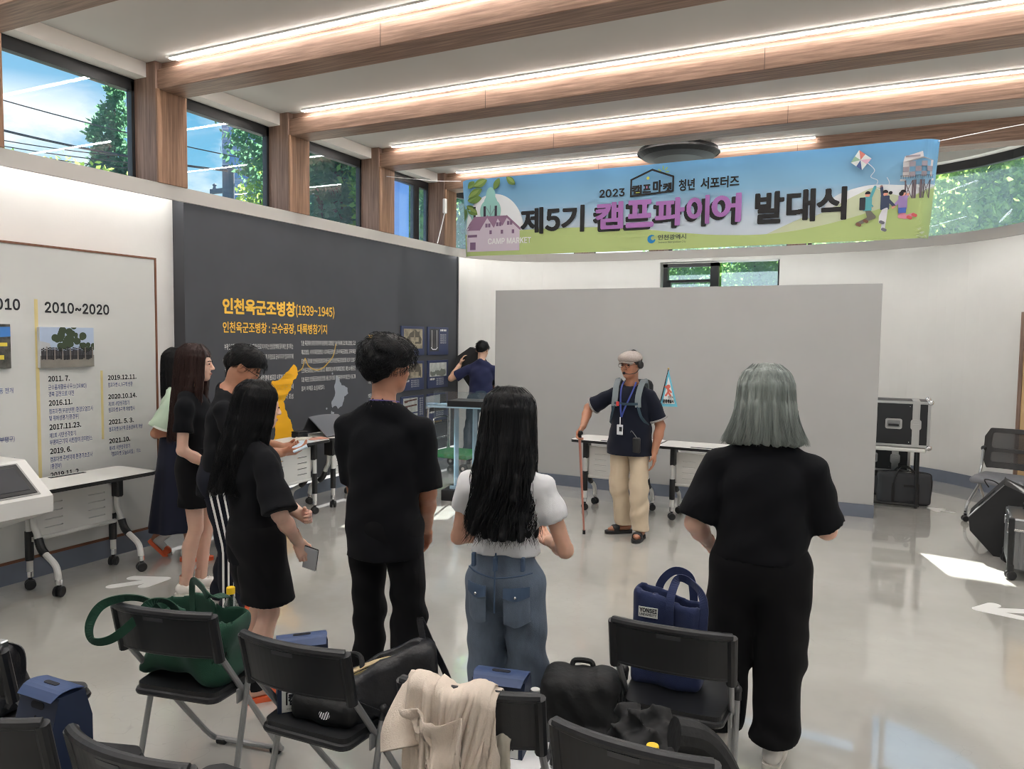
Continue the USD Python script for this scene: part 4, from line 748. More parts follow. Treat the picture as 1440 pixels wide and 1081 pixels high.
flight_case('flight case lid lying on top of the lower flight case', (-.60, 9.66, .612), .93, .45, .09, .78, .52) if 0 else None
t = thing('equipment_box', 'dark box under the lower flight case', 'box', (-.58, 9.68, 0)); obj('body', bx(0, .86, 0, .42, 0, .235, .01), mat('dark_box', rgb(70, 72, 76), .6), t); obj('lid', bx(-.005, .865, -.005, .425, .2, .236, .006), blk_p, t)
t = thing('equipment_stand', 'black tube stand with a white top carrying the flight case', 'stand', (-.45, 8.95, 0))
obj('top', bx(0, .90, -.02, .58, .600, .635, .008), wtop, t)
for y in (.02, .50):
    for x in (.04, .83): obj('leg', cyl((x, y, .0), (x, y, .6), .017, 12), blk_p, t)
    obj('floor_bar', cyl((.0, y, .03), (.86, y, .03), .015, 10), blk_p, t)
t = thing('laptop_bag', 'black woven laptop bag standing on the floor under the stand', 'bag', (.27, 9.16, 0), math.radians(8))
wv = mat('woven_nylon', rgb(58, 60, 64), .7, bump=(400, .002)); obj('body', surfnet(lambda p: s_box(p, (0, 0, .175), (.262, .075, .172), .04)+.004*np.sin(p[..., 0]*30), (-.3, -.12, -.02), (.3, .12, .38), .014), wv, t, smooth=True)
obj('zip', tube(spline([(-.26, 0, .1), (-.265, 0, .28), (-.2, 0, .352), (.2, 0, .352), (.265, 0, .28), (.26, 0, .1)], 6), .006, 6), blk_p, t)
for y in (-.078, .078): obj('handle', tube(spline([(-.12, y, .20), (-.09, y, .34), (-.04, y*.6, .40), (.04, y*.6, .40), (.09, y, .34), (.12, y, .20)], 5), .009, 8), blk_p, t)
for x in (-.12, .12): obj('strap', bx(x-.014, x+.014, -.083, -.077, .02, .24), blk_p, t)
obj('name_tag', bx(-.02, .10, -.084, -.079, .20, .225), blk_p, t)
# office chair
mesh_m = raw('chair_mesh', {'tc': ('texture_coordinate', {}), 'w': ('wave_texture', {'scale': 60, 'bands_direction': 'z'}), 'd': ('principled_bsdf', {'base_color': (.03, .03, .033), 'roughness': .8}), 't': ('transparent_bsdf', {}), 'm': ('mix_closure', {'fac': .38})}, [('d.BSDF', 'm.closure1'), ('t.BSDF', 'm.closure2')], 'm.closure')
t = thing('office_chair', 'nesting office chair with black mesh back and grey seat at the right', 'office chair', (1.12, 8.72, 0), math.radians(158))
def bk(x, z): return -.21-.10*((z-.45)/.42)+.06*(1-(x/.24)**2)*-1
def panel(poly, th, m_, nm):
    g = prism(poly, -th/2, th/2); g = g.subdivide_to_size(.06); v = g.vertices; x, z, d = v[:, 0], v[:, 1], v[:, 2]; return obj(nm, trimesh.Trimesh(np.c_[x, bk(x, z)+d, z], g.faces[:, ::-1], process=False), m_, t)
outer = Polygon([(-.21, .50), (.21, .50), (.24, .58), (.245, .80), (.21, .875), (-.21, .875), (-.245, .80), (-.24, .58)]).buffer(.012); up_, lo_ = rrect(.40, .155, .03, 0, .765), rrect(.39, .10, .025, 0, .60)
panel(outer.difference(up_).difference(lo_), .026, blk_p, 'back_frame'); panel(up_.buffer(.004), .003, mesh_m, 'back_mesh'); panel(lo_.buffer(.004), .003, mesh_m, 'back_mesh')
obj('seat', surfnet(lambda p: s_box(p+np.stack([0*p[..., 0], 0*p[..., 0], .06*np.clip(p[..., 1]-.12, 0, 1)*2], -1), (0, .02, .425), (.235, .225, .032), .03), (-.28, -.26, .34), (.28, .30, .50), .016), mat('grey_vinyl', rgb(118, 120, 126), .5), t, smooth=True)
slvr = mat('silver_tube', (.55, .56, .57), .3, metal=.9)
for s in (-1, 1):
    obj('arm_post', tube(spline([(s*.25, -.22, .68), (s*.26, -.22, .5), (s*.25, -.12, .40), (s*.2, .0, .385)], 5), .013, 10), slvr, t); obj('back_joint', xf(trimesh.creation.icosphere(2, .028), (s*.25, -.235, .68)), blk_p, t)
    obj('leg', tube(spline([(s*.20, -.05, .39), (s*.215, .10, .28), (s*.235, .24, .17), (s*.24, .27, .08)], 5), .014, 10), slvr, t); obj('leg', tube(spline([(s*.20, .08, .39), (s*.215, -.08, .28), (s*.235, -.24, .17), (s*.24, -.27, .08)], 5), .014, 10), slvr, t)
    caster('caster', s*.24, .27, t, .03, .6); caster('caster', s*.24, -.27, t, .03, -.6)
# stage monitor wedge and metal case
t = thing('stage_monitor', 'black wedge-shaped stage loudspeaker on the floor at the right edge', 'loudspeaker', (.70, 7.28, 0), math.radians(-8))
cbx = mat('speaker_carpet', rgb(24, 25, 28), .75, bump=(120, .002)); pg = Polygon([(0, .30), (.015, .19), (.19, 0), (.66, 0), (.66, .42), (.24, .60)])
m_ = prism(pg.buffer(-.008).buffer(.008), 0, .40); m_.apply_transform(A([[1, 0, 0, 0], [0, 0, 1, 0], [0, 1, 0, 0], [0, 0, 0, 1.]])); m_.invert(); obj('body', m_, cbx, t)
d_ = A([.24, 0, .30]); d_ /= np.linalg.norm(d_); nn = A([-d_[2], 0, d_[0]]); pc = A([.12, .17, .45])
obj('handle_slot', trimesh.Trimesh((lambda b: pc+b.vertices[:, :1]*d_+b.vertices[:, 1:2]*A([0, 1, 0])+b.vertices[:, 2:]*nn)(bx(-.09, .09, -.035, .035, -.01, .004, .004)), bx(-.09, .09, -.035, .035, -.01, .004, .004).faces), mat('slot_black', (.004, .004, .004), .9), t)
obj('seam', tube([(.0, -.003, .30), (.12, -.003, .45), (.24, -.003, .60)], .004, 6), mat('seam_grey', rgb(110, 110, 112), .5), t); obj('ridge', tube([(.24, .0, .603), (.24, .2, .603), (.24, .4, .603)], .005, 6), blk_r, t); obj('cable', tube(spline([(.2, .02, .60), (.16, .0, .625), (.1, .05, .62), (.13, .12, .55)], 5), .005, 6), blk_r, t)
t = thing('metal_case', 'ribbed silver metal case on wheels at the right edge', 'suitcase', (.90, 6.58, 0), math.radians(-4))
rib = mat('ribbed_case', (.26, .27, .28), .3, metal=.85); prof = []
obj('body', bx(.006, .40, .006, .54, .075, .46, .012), rib, t)
for k in range(19):
    y = .02+.0275*k; obj('rib', bx(.0, .012, y, y+.013, .09, .36, .003), rib, t)
for k in range(12):
    x = .03+.03*k; obj('rib', bx(x, x+.013, -.002, .012, .09, .36, .003), rib, t)
obj('lid_band', bx(-.004, .405, -.004, .545, .365, .385, .004), chrome, t)
for k in range(10):
    y = .03+.05*k; obj('lid_rib', bx(-.001, .012, y, y+.02, .39, .455, .003), rib, t)
for x, y in ((0, 0), (0, .51), (.37, 0), (.37, .51)): obj('corner', bx(x-.008, x+.04, y-.008, y+.045, .06, .12, .008), blk_p, t); caster('wheel', x+.02, y+.02, t, .034, .3)
obj('corner_post', bx(-.007, .03, -.007, .03, .07, .465, .006), blk_p, t); obj('handle', cat(tube(spline([(.12, .1, .46), (.12, .1, .50), (.12, .16, .515), (.12, .38, .515), (.12, .44, .50), (.12, .44, .46)], 4), .014, 10)), blk_p, t); obj('latch', bx(-.012, .0, .06, .12, .34, .41, .004), chrome, t); obj('latch', bx(-.012, .0, .40, .46, .34, .41, .004), chrome, t)
# floor stickers, ceiling unit, window rod
stk = mat('floor_tape', rgb(222, 222, 220), .5)
def arrow(label, x, y, rz, k=1.0, m=stk):
    sh = unary_union([LineString([(-.16, 0), (.16, 0)]).buffer(.042), LineString([(.17, .0), (-.02, .13)]).buffer(.042), LineString([(.17, 0), (.03, -.10)]).buffer(.042)])
    tag(obj('floor_arrow', xf(prism(affinity.scale(sh, k, k, origin=(0, 0)), .0005, .002), (x, y, 0), rz), m), label, 'floor sticker')
arrow('white arrow sticker on the floor by the left table', -4.63, 3.52, math.radians(58)); arrow('white arrow sticker on the floor by the sun patch', .80, 5.80, math.radians(200)); arrow('small white arrow sticker on the floor by the laptop bag', .62, 9.0, math.radians(150), .7)
t = thing('ceiling_unit', 'round black unit hanging from the ceiling above the banner', 'ceiling unit', (-2.16, 8.62, 3.78)); obj('shell', lathe([(0, 0), (.28, .0), (.40, .03), (.455, .08), (.44, .12), (.36, .15), (0, .16)], 40), mat('unit_black', rgb(20, 21, 22), .5), t)
obj('rim', xf(lathe([(.445, .06), (.462, .07), (.462, .09), (.445, .10)], 40)), blk_p, t)
for a in (.6, 2.5, 4.1, 5.4): obj('hanger', cyl((.38*math.cos(a), .38*math.sin(a), .12), (.38*math.cos(a), .38*math.sin(a), .24), .004, 6), greym, t)
obj('duct', tube(spline([(-.02, -.30, .24), (-.02, -.31, .17), (-.0, -.27, .12), (.06, -.2, .12)], 4), .042, 12), mat('duct_white', rgb(204, 202, 196), .6), t)
t = thing('window_opener', 'white crank rod leaning on the ledge below the fourth post', 'window opener', (-5.50, 8.86, 3.022)); obj('rod', tube([(0, 0, 0), (.02, .10, .30), (.03, .14, .44)], .008, 8), wmet, t); obj('grip', bx(.01, .05, .11, .17, .42, .62, .008), wmet, t)
# ---------------- folding chairs and what lies on them ----------------
chp = mat('chair_plastic', rgb(27, 28, 31), .42, bump=(500, .0003)); cht = mat('chair_tube', rgb(150, 151, 152), .32, metal=.45)
def make_chair(label, loc, rz):
    t = thing('folding_chair', label, 'chair', loc, rz)
    sp = Polygon([(-.165, -.19), (.165, -.19), (.185, .0), (.185, .17), (.15, .20), (-.15, .20), (-.185, .17), (-.185, 0)]).buffer(-.03).buffer(.03, quad_segs=5)
    sm = prism(sp, -.014, .014).subdivide_to_size(.05); v = sm.vertices; v[:, 2] += .44-.012*np.cos(v[:, 0]*8)*np.cos(v[:, 1]*7)+.02*np.clip(v[:, 1]-.1, 0, 1)+.012
    obj('seat', sm, chp, t); obj('seat_rim', tube([(x, y, .436) for x, y in list(sp.exterior.coords)[:-1]], .012, 8, closed=True), chp, t)
    def bk(u, v):
        x = (u-.5)*.40; z = .615+v*.155; return np.stack([x, -.205-.035*v-.05*(1-(2*u-1)**2)+.0*x, z+.012*np.sin(u*PI)], -1)
    obj('backrest', sheet(bk, 17, 8, .016), chp, t)
    uu = np.linspace(0, 1, 15)
    for vv, r in ((1.0, .0155), (0.0, .010)):
        P = bk(uu, np.full_like(uu, vv)); obj('back_rail', tube(P, r, 10), chp, t)
    for u in (0, 1): obj('back_sleeve', tube(bk(np.full(5, u), np.linspace(-.12, 1, 5)), .019, 10), chp, t)
    obj('finger_slot', trimesh.Trimesh(*(lambda g: (g.vertices, g.faces))(sheet(lambda u, v: bk(.40+.2*u, .80+.10*v)+[0, -.009, 0], 8, 3, .002))), mat('slot_grey', rgb(62, 63, 66), .4), t)
    P = [(-.195, -.215, .64), (-.19, -.08, .46), (-.172, .16, .14), (-.162, .235, .045), (-.13, .262, .02)]
    full = spline(P+[(.13, .262, .02)]+[(-p[0], p[1], p[2]) for p in P[3::-1]], 5)
    obj('front_leg_frame', tube(full, .0115, 10), cht, t)
    for s in (-1, 1):
        obj('rear_leg', cyl((s*.205, -.03, .50), (s*.208, -.16, .012), .0115, 10), cht, t); obj('leg_cap', cat(xf(trimesh.creation.icosphere(2, .0165), (s*.205, -.03, .505)), cyl((s*.205, -.03, .50), (s*.2055, -.038, .47), .0145, 10)), blk_p, t)
        obj('foot_tip', cyl((s*.208, -.158, .018), (s*.208, -.163, 0), .015, 10), blk_r, t); obj('foot_pad', bx(s*.13-.025, s*.13+.025, .247, .278, 0, .022, .006), blk_r, t)
        obj('bracket', bx(s*.19-.004, s*.19+.004, -.09, -.02, .385, .44, .002), cht, t)
    return t
CH = [('black folding chair carrying the green tote bag', -2.298, 2.043, .2), ('black folding chair carrying the black shoulder bag and a blue gift box', -1.66, 2.04, .05), ('black folding chair with the beige linen shirt over its back', -1.047, 2.028, .2),
      ('black folding chair carrying the navy tote bag', -.625, 2.733, .07), ('black folding chair with the dark jacket, in the bottom row', -.507, 1.97, -.03), ('black folding chair with a blue gift box, at the bottom left corner', -2.118, 1.302, .3),
      ('empty black folding chair at the bottom edge between the gift box and the shoulder bag', -1.57, 1.392, .02), ('black folding chair outside the left picture edge under the black leather bag', -2.66, 1.50, .35)]
C0 = make_chair(CH[0][0], (CH[0][1], CH[0][2], 0), CH[0][3])
for l, x, y, r in CH[1:]: copy_of(C0, (x, y, 0), r, l)
def on_chair(k, x, y, z=.458):
    _, cx, cy, r = CH[k]; c, s = math.cos(r), math.sin(r); return (cx+c*x-s*y, cy+s*x+c*y, z), r
# green tote with a yellow-capped bottle
gcan = mat('green_canvas', rgb(22, 66, 48), .9, var=(12, .12), bump=(350, .001), sheen=.15)
l, r = on_chair(0, -.02, -.045); t = thing('tote_bag', 'dark green canvas tote bag with long straps on the folding chair', 'bag', l, r+.1)
def f_tote(p):
    x, y, z = p[..., 0], p[..., 1], p[..., 2]; fl = 1+.10*(z/.28)-.12*np.sin(np.clip(z/.28, 0, 1)*PI)
    q = np.stack([x/fl, (y+.03*np.sin(x*14))/(1+.35*(1-z/.28)*.4), z-.02*np.cos(x*9)], -1); w = .006*np.sin(x*38+z*22)+.006*np.sin(z*40-x*17)
    o = s_box(q, (0, 0, .13), (.20, .088, .135), .05)+w; return np.maximum(o, -(s_box(q, (0, 0, .22), (.186, .069, .16), .03)))
obj('body', surfnet(f_tote, (-.28, -.17, -.03), (.28, .16, .33), .0095), gcan, t, smooth=True)
obj('strap', strap(spline([(-.07, -.095, .17), (-.08, -.10, .27), (-.11, -.14, .325), (-.16, -.19, .345), (-.22, -.225, .325), (-.255, -.24, .26), (-.24, -.245, .205), (-.17, -.24, .215), (-.09, -.225, .28), (-.05, -.20, .335), (-.02, -.15, .33), (.0, -.11, .27), (.0, -.095, .17)], 7), .032, .004, (0, 1, .35)), gcan, t)
obj('strap', strap(spline([(-.06, .085, .18), (-.07, .095, .28), (-.04, .06, .335), (.03, .0, .335), (.08, -.03, .31), (.10, .07, .28), (.09, .085, .2)], 7), .03, .004, (.3, 1, .1)), gcan, t)
pet = raw('pet_plastic', {'t': ('transparent_bsdf', {'color': (.9, .93, .93)}), 'g': ('glossy_bsdf', {'color': (.9, .9, .9), 'roughness': .05}), 'lw': ('layer_weight', {'blend': .5}), 'm': ('mix_closure', {})}, [('lw.facing', 'm.fac'), ('t.BSDF', 'm.closure1'), ('g.BSDF', 'm.closure2')], 'm.closure')
ycap = mat('yellow_cap', rgb(240, 196, 30), .4)
def bottle(label, loc, rz=0, rx=0.0, body=None):
    t = thing('drink_bottle', label, 'bottle', loc, rz); b = lathe([(0, 0), (.028, 0), (.031, .01), (.031, .12), (.028, .14), (.013, .175), (.012, .195), (0, .195)], 20)
    c = lathe([(0, .185), (.0165, .185), (.0165, .207), (.015, .21), (0, .21)], 20); obj('body', xf(b, rx=rx), body or pet, t); obj('cap', xf(c, rx=rx), ycap, t)
l, r = on_chair(0, .115, .085, .60); bottle('yellow-capped drink bottle sticking out of the green tote', (l[0]-.03, l[1]-.05, .562))
# blue gift boxes
bcard = mat('blue_card', rgb(25, 38, 64), .55); bcard2 = mat('blue_card_inside', rgb(48, 68, 108), .5); lbl = mat('box_label', rgb(214, 216, 212), .5)
def gift_box(label, loc, rz, h=.235, w=.17, d=.125):
    t = thing('gift_box', label, 'gift box', loc, rz)
    def fr(z0, z1, d0, d1, w0=w, w1=w): return hull([(sx*ww/2, sy*dd/2, z) for z, dd, ww in ((z0, d0, w0), (z1, d1, w1)) for sx in (-1, 1) for sy in (-1, 1)])
    obj('body', cat(fr(0, h*.62, d, d), fr(h*.62, h, d, d*.62)), bcard, t)
    fl = lambda u, v: np.stack([(u-.5)*w*(1-.25*np.clip(v-.6, 0, 1)), d*.31-v*d*.78, h+.004+.010*np.sin(v*PI)-.02*np.clip(v-.75, 0, 1)*4*.6], -1); obj('flap', sheet(fl, 6, 10, .002), bcard2, t)
    obj('handle_slot', xf(prism(rrect(.06, .016, .008), 0, .0015), (0, -.004, h+.0155)), mat('slot_dark', rgb(14, 18, 30), .8), t)
    an = math.atan2(d*.19, h*.38); y0 = lambda z: -(d/2-(z-h*.62)*math.tan(an))
    obj('grip_hole', xf(prism(rrect(.058, .02, .010), 0, .0012), (0, y0(h*.86)-.0002, h*.86), rx=PI/2-an), mat('slot_dark', rgb(14, 18, 30), .8), t); obj('tab_slot', xf(prism(rrect(.006, .022, .003), 0, .0012), (.0, y0(h*.70)-.0002, h*.70), rx=PI/2-an), mat('slot_dark', rgb(14, 18, 30), .8), t)
    lb_ = obj('label', bx(-w*.42, w*.42, -d/2-.0012, -d/2, .008, h*.5), lbl, t); o = (0, -d/2-.0012, 0); u, v = (1, 0, 0), (0, 0, 1)
    obj('emblem', cat(flat(LineString([(-.055, .035), (-.055, .075), (0, .10), (.055, .075), (.055, .035)]).buffer(.003, join_style=2), o, u, v, .0006), text3('캠프마켓', .036, (-.05, -d/2-.0012, .036), u, v, .0006, bold=2, px=40, sx=.66), text3('INCHEON CAMP MARKET', .007, (-.055, -d/2-.0012, .016), u, v, .0006, px=20, sx=1.0)), ink, lb_)
    obj('sprout', flat(unary_union([leaf(0.02, .098, 60, .022, .011), leaf(.02, .098, 120, .02, .01)]), o, u, v, .0006), mat('sprout_green', rgb(70, 130, 70), .5), lb_)
    return t
l, r = on_chair(5, -.04, .08); GB = gift_box('dark blue gift box with a white label on the corner chair at the bottom left', l, r-.28)
l, r = on_chair(1, -.125, -.04); copy_of(GB, l, r+.75, 'dark blue gift box standing on the chair with the shoulder bag'); l, r = on_chair(2, .02, .03); copy_of(GB, l, r, 'dark blue gift box mostly hidden behind the beige shirt')
# black bags
leath = mat('black_leather', rgb(26, 27, 31), .4, bump=(40, .004)); nyl = mat('black_nylon', rgb(15, 16, 18), .7, bump=(20, .006)); zipm = mat('brass_zip', rgb(200, 180, 130), .3, metal=.8); lining = mat('beige_lining', rgb(196, 176, 140), .7)
l, r = on_chair(7, -.10, .0); t = thing('shoulder_bag', 'black leather bag with metal buckles at the left picture edge', 'bag', l, r-.15)
obj('body', surfnet(lambda p: s_box(np.stack([p[..., 0]/(1.1-.8*p[..., 2]), p[..., 1]/(1.25-2.3*p[..., 2]), p[..., 2]+.1*p[..., 0]**2], -1), (0, 0, .115), (.155, .08, .115), .045)+.005*np.sin(p[..., 0]*25+p[..., 2]*30), (-.27, -.18, -.03), (.27, .18, .32), .012), leath, t, smooth=True)
obj('zip', tube(spline([(-.12, 0, .222), (0, 0, .236), (.11, .0, .224)], 5), .006, 6), alu, t); obj('strap', strap(spline([(.11, .02, .22), (.16, .03, .20), (.19, .0, .12), (.18, -.05, .04)], 6), .022, .004, (0, 1, 0)), leath, t); obj('buckle', bx(.09, .125, -.015, .015, .215, .245, .004), alu, t); obj('buckle', bx(-.05, -.01, -.09, -.075, .02, .045, .003), alu, t)
l, r = on_chair(1, .13, .02); t = thing('shoulder_bag', 'black slouching shoulder bag with an open zip on the folding chair', 'bag', l, r+.55)
obj('body', surfnet(lambda p: np.maximum(s_box(np.stack([p[..., 0], p[..., 1]/(1.2-1.8*p[..., 2]), p[..., 2]-.5*np.clip(p[..., 0], -.2, .3)*.30-.04*np.sin(p[..., 0]*9)], -1), (0.02, 0, .085), (.20, .075, .09), .04)+.004*np.sin(p[..., 0]*40+p[..., 2]*22), -s_box(np.stack([p[..., 0], p[..., 1], p[..., 2]-.15*p[..., 0]-.04*np.sin(p[..., 0]*9)], -1), (.02, 0, .19), (.14, .018, .04), .015)), (-.26, -.16, -.03), (.30, .16, .30), .0105), leath, t, smooth=True)
obj('zip', tube(spline([(-.12, -.02, .115), (0, -.026, .165), (.12, -.02, .205), (.17, 0, .215)], 5), .005, 6), zipm, t); obj('zip', tube(spline([(-.12, .02, .115), (0, .026, .165), (.12, .02, .205), (.17, 0, .215)], 5), .005, 6), zipm, t); obj('lining', sheet(lambda u, v: np.stack([-.10+.25*u, -.014+.028*v, .128+.06*u+.02*np.sin(u*PI)], -1), 8, 4, .004), lining, t)
obj('strap', strap(spline([(.18, .0, .20), (.16, .05, .30), (.20, .02, .22), (.26, -.03, .10), (.28, -.07, -.03), (.22, -.10, -.06), (.10, -.095, .0), (-.10, -.08, .09)], 8), .024, .004, (.5, 1, 0)), leath, t)
l, r = on_chair(1, .02, -.06); t = thing('crossbody_bag', 'flat black bag with a white striped emblem lying on the seat', 'bag', l, r)
obj('body', surfnet(lambda p: s_box(p, (0, .02, .04), (.12, .10, .045), .03)+.004*np.sin(p[..., 0]*50+p[..., 1]*33), (-.17, -.13, -.02), (.17, .17, .13), .011), nyl, t, smooth=True)
el = Point(0, 0).buffer(.02); el = affinity.scale(el, 1.1, .75); el = el.intersection(unary_union([LineString([(-.03+k, -.03), (-.015+k, .03)]).buffer(.0026) for k in np.arange(0, .05, .009)])); obj('emblem', flat(el, (.03, -.0845, .045), (1, 0, 0), (0, .3, .95), .001), mat('emblem_white', (.9, .9, .9), .5), t)
obj('strap', tube(spline([(-.1, .08, .09), (-.03, .10, .16), (.06, .08, .18), (.1, .02, .1)], 6), .009, 8), nyl, t)
# navy tote with a woven label
ncan = mat('navy_canvas', rgb(28, 40, 78), .9, var=(10, .15), bump=(320, .001), sheen=.15)
l, r = on_chair(3, -.055, .02); t = thing('tote_bag', 'navy canvas tote bag with a small white woven label standing on the chair', 'bag', l, r-.05)
def f_nt(p):
    x, y, z = p[..., 0], p[..., 1], p[..., 2]; w = .004*np.sin(x*40+z*15)+.008*np.sin(x*11+1.)*np.clip(z/.33, 0, 1)
    q = np.stack([x, y+w*2+.03*np.clip(z-.26, 0, 1)*np.sin(x*18), z+.025*np.sin(x*12)*np.clip(z-.2, 0, 1)*5], -1)
    return np.maximum(s_box(q, (0, 0, .17), (.132, .052, .175), .028), -s_box(q, (0, 0, .33), (.118, .030, .10), .02))
obj('body', surfnet(f_nt, (-.18, -.12, -.03), (.18, .12, .40), .0095), ncan, t, smooth=True)
obj('strap', strap(spline([(.02, -.066, .20), (.02, -.070, .32), (.02, -.04, .365), (.03, .02, .40), (.07, .03, .39), (.12, -.02, .37), (.14, -.05, .32), (.135, -.058, .2)], 7), .030, .004, (0, 1, .2)), ncan, t); obj('strap', strap(spline([(-.05, .055, .24), (-.05, .06, .35), (0, .07, .41), (.06, .065, .40), (.08, .058, .33), (.08, .055, .24)], 6), .030, .004, (0, 1, 0)), ncan, t)
lb2 = obj('woven_label', bx(-.096, -.024, -.072, -.069, .266, .304), lbl, t); obj('label_lettering', cat(text3('YONSEI', .018, (-.092, -.072, .285), (1, 0, 0), (0, 0, 1), .0006, bold=2, px=40, name='inter', sx=.82), text3('UNIVERSITY', .010, (-.092, -.072, .272), (1, 0, 0), (0, 0, 1), .0006, bold=1, px=32, name='inter', sx=.90)), ink, lb2)
# backpack on the floor, jacket, bottle
t = thing('backpack', 'large black backpack standing on the floor left of the navy tote', 'backpack', (-.955, 2.56, 0), math.radians(14))
obj('body', surfnet(lambda p: uni([s_box(p, (0, 0, .265), (.15, .10, .265), .06), s_box(p, (-.01, -.10, .19), (.13, .05, .17), .03), s_box(p, (-.01, -.15, .13), (.11, .03, .10), .02)], .012)+.006*np.abs(np.sin(p[..., 2]*30+4*np.sin(p[..., 0]*12)))+.004*np.sin(p[..., 2]*40+p[..., 0]*25), (-.22, -.23, -.03), (.22, .16, .58), .011), nyl, t, smooth=True)
obj('zip', tube(spline([(-.158, -.055, .15), (-.155, -.055, .40), (-.10, -.055, .495), (.10, -.055, .495), (.155, -.055, .40), (.158, -.055, .15)], 6), .006, 6), blk_r, t); obj('pocket_zip', tube(spline([(-.12, -.146, .28), (0, -.154, .335), (.11, -.146, .29)], 5), .005, 6), blk_r, t); obj('zip_pull', bx(-.02, .01, -.16, -.152, .30, .34, .003), alu, t)
obj('top_handle', tube(spline([(-.04, .05, .51), (-.03, .06, .535), (.03, .06, .535), (.04, .05, .51)], 5), .01, 8), nyl, t)
for s in (-1, 1): obj('shoulder_strap', strap(spline([(s*.08, .09, .48), (s*.10, .15, .40), (s*.11, .15, .20), (s*.13, .1, .06)], 6), .06, .012, (0, 1, 0)), nyl, t)
l, r = on_chair(4, -.02, .07); t = thing('jacket', 'crumpled black jacket heaped on the chair in the bottom row', 'jacket', l, r)
jn = lambda p: .07*(meshkit.fbm(p*A([10, 10, 16]), 3, 3)-.5)+.016*np.abs(np.sin(p[..., 0]*26+p[..., 2]*22+2.5*np.sin(p[..., 1]*17)))+.008*np.sin(p[..., 0]*60-p[..., 1]*45+3*np.sin(p[..., 2]*20))
obj('body', surfnet(lambda p: uni([s_ell(p, (-.02, .02, .09), (.16, .13, .12)), s_ell(p, (.10, .0, .10), (.09, .12, .10)), s_ell(p, (-.08, .08, .14), (.10, .07, .08))], .06)+jn(p), (-.30, -.22, -.08), (.30, .25, .32), .010), mat('jacket_black', rgb(18, 19, 21), .75), t, smooth=True)
obj('sleeve', tube(spline([(.06, -.06, .22), (.12, -.02, .20), (.17, .0, .14), (.21, -.02, .08)], 6), np.r_[np.linspace(.05, .042, 19)], 12), nyl, t); obj('cuff', tube(spline([(.19, -.01, .11), (.21, -.02, .08), (.22, -.03, .05)], 3), .047, 12), nyl, t)
l, r = on_chair(4, .02, -.12, .55); bottle('yellow-capped bottle poking out of the black jacket', (l[0], l[1], .50))
# linen shirt over the chair back
lin = mat('beige_linen', rgb(206, 192, 178), .9, var=(7, .07), bump=(260, .0016)); lin2 = mat('pale_lining', rgb(196, 188, 172), .9)
_, cx, cy, r = CH[2]; t = thing('linen_shirt', 'crumpled beige linen shirt draped over the chair back', 'shirt', (cx, cy, 0), r)
def fold(u, k, ph): return .016*np.sin(u*k+ph)+.010*np.sin(u*k*2.3+ph*2)
def drape(u, v, x0=-.155, x1=.085, front=.34, lift=.012, ph=0.3, back=.16):
    L_tot = back+front+.04; s = v*L_tot; x = x0+(x1-x0)*u; y = np.where(s < back, -.215+.0*s, np.where(s < back+.04, -.215-(s-back)/.04*.065, -.28-.03*np.clip((s-back-.04)/front, 0, 1)))
    z = np.where(s < back, .79-(back-s), np.where(s < back+.04, .79+.015*np.sin((s-back)/.04*PI), .79-(s-back-.04))); hang = np.clip((s-back-.04)/front, 0, 1)
    cv = -.05*(1-(2*(x+.2)/.4-1)**2); y = y+cv*.9+np.sign(s-back-.02)*-lift*.6; fb = fold(u, 17+5*hang, ph+hang*2)*(.35+1.3*hang)
    return np.stack([x+.05*hang*np.sin(u*5+ph)+.03*hang*(u-.5), y+np.where(s > back+.02, -np.abs(fb)*1.4, np.abs(fb)*.6), z+.012*np.sin(u*9+ph)+.014*np.sin(u*21+v*9)*hang], -1)
obj('body', sheet(lambda u, v: drape(u, v), 60, 44, .003), lin, t, smooth=True)
obj('front_panel', sheet(lambda u, v: drape(u, v*.9+.1, -.07, .10, .42, .022, 2.1, .10), 40, 40, .003), lin, t, smooth=True)
def tri(u, v):      # the collar corner folded to a triangle
    x = 0; e = (1-np.abs(v-.0))*1; w = .36*(1-v*.92); P = drape(np.clip(.0+v*.8, 0, 1), .46+.35*u*(.25+.75*np.clip(v*1.1, 0, 1))); P = P+0; P[..., 1] -= .028+.01*np.sin(u*8+v*12); P[..., 0] = -.165+.02*np.sin(v*9)+(.18*v+.06*u*(1-v)); return P
obj('collar_flap', sheet(tri, 26, 26, .003), lin, t, smooth=True)
obj('sleeve', tube(spline([(-.14, -.22, .775), (-.16, -.27, .72), (-.175, -.31, .66), (-.165, -.33, .62)], 6), np.linspace(.045, .058, 19), 16), lin, t, smooth=True)
obj('pocket', sheet(lambda u, v: drape(.30+.5*u, .83+.14*v, -.07, .10, .42, .040, 2.1, .10), 14, 8, .003), lin, t, smooth=True)
obj('lining', sheet(lambda u, v: drape(u, v, .03, .125, .40, -.002, 1.2, .0)*A([1, 1, 1])+A([0, .05, -.14]), 20, 24, .003), lin2, t, smooth=True)
l, r = on_chair(2, .135, -.02); o = obj('paper_sheet', xf(bx(-.07, .07, -.10, .10, 0, .002), (l[0], l[1], .4615), r+.3), mat('paper_white', rgb(226, 227, 228), .6)); tag(o, 'white sheet of paper on the seat beside the linen shirt', 'paper')
l, r = on_chair(2, .12, .07, .4645); t = thing('water_bottle', 'clear plastic bottle standing on the seat behind the linen shirt', 'bottle', l); obj('body', lathe([(0, 0), (.03, 0), (.032, .01), (.032, .11), (.012, .15), (.012, .165), (0, .165)], 18), pet, t); obj('cap', lathe([(0, .16), (.015, .16), (.015, .178), (0, .178)], 16), wmet, t)
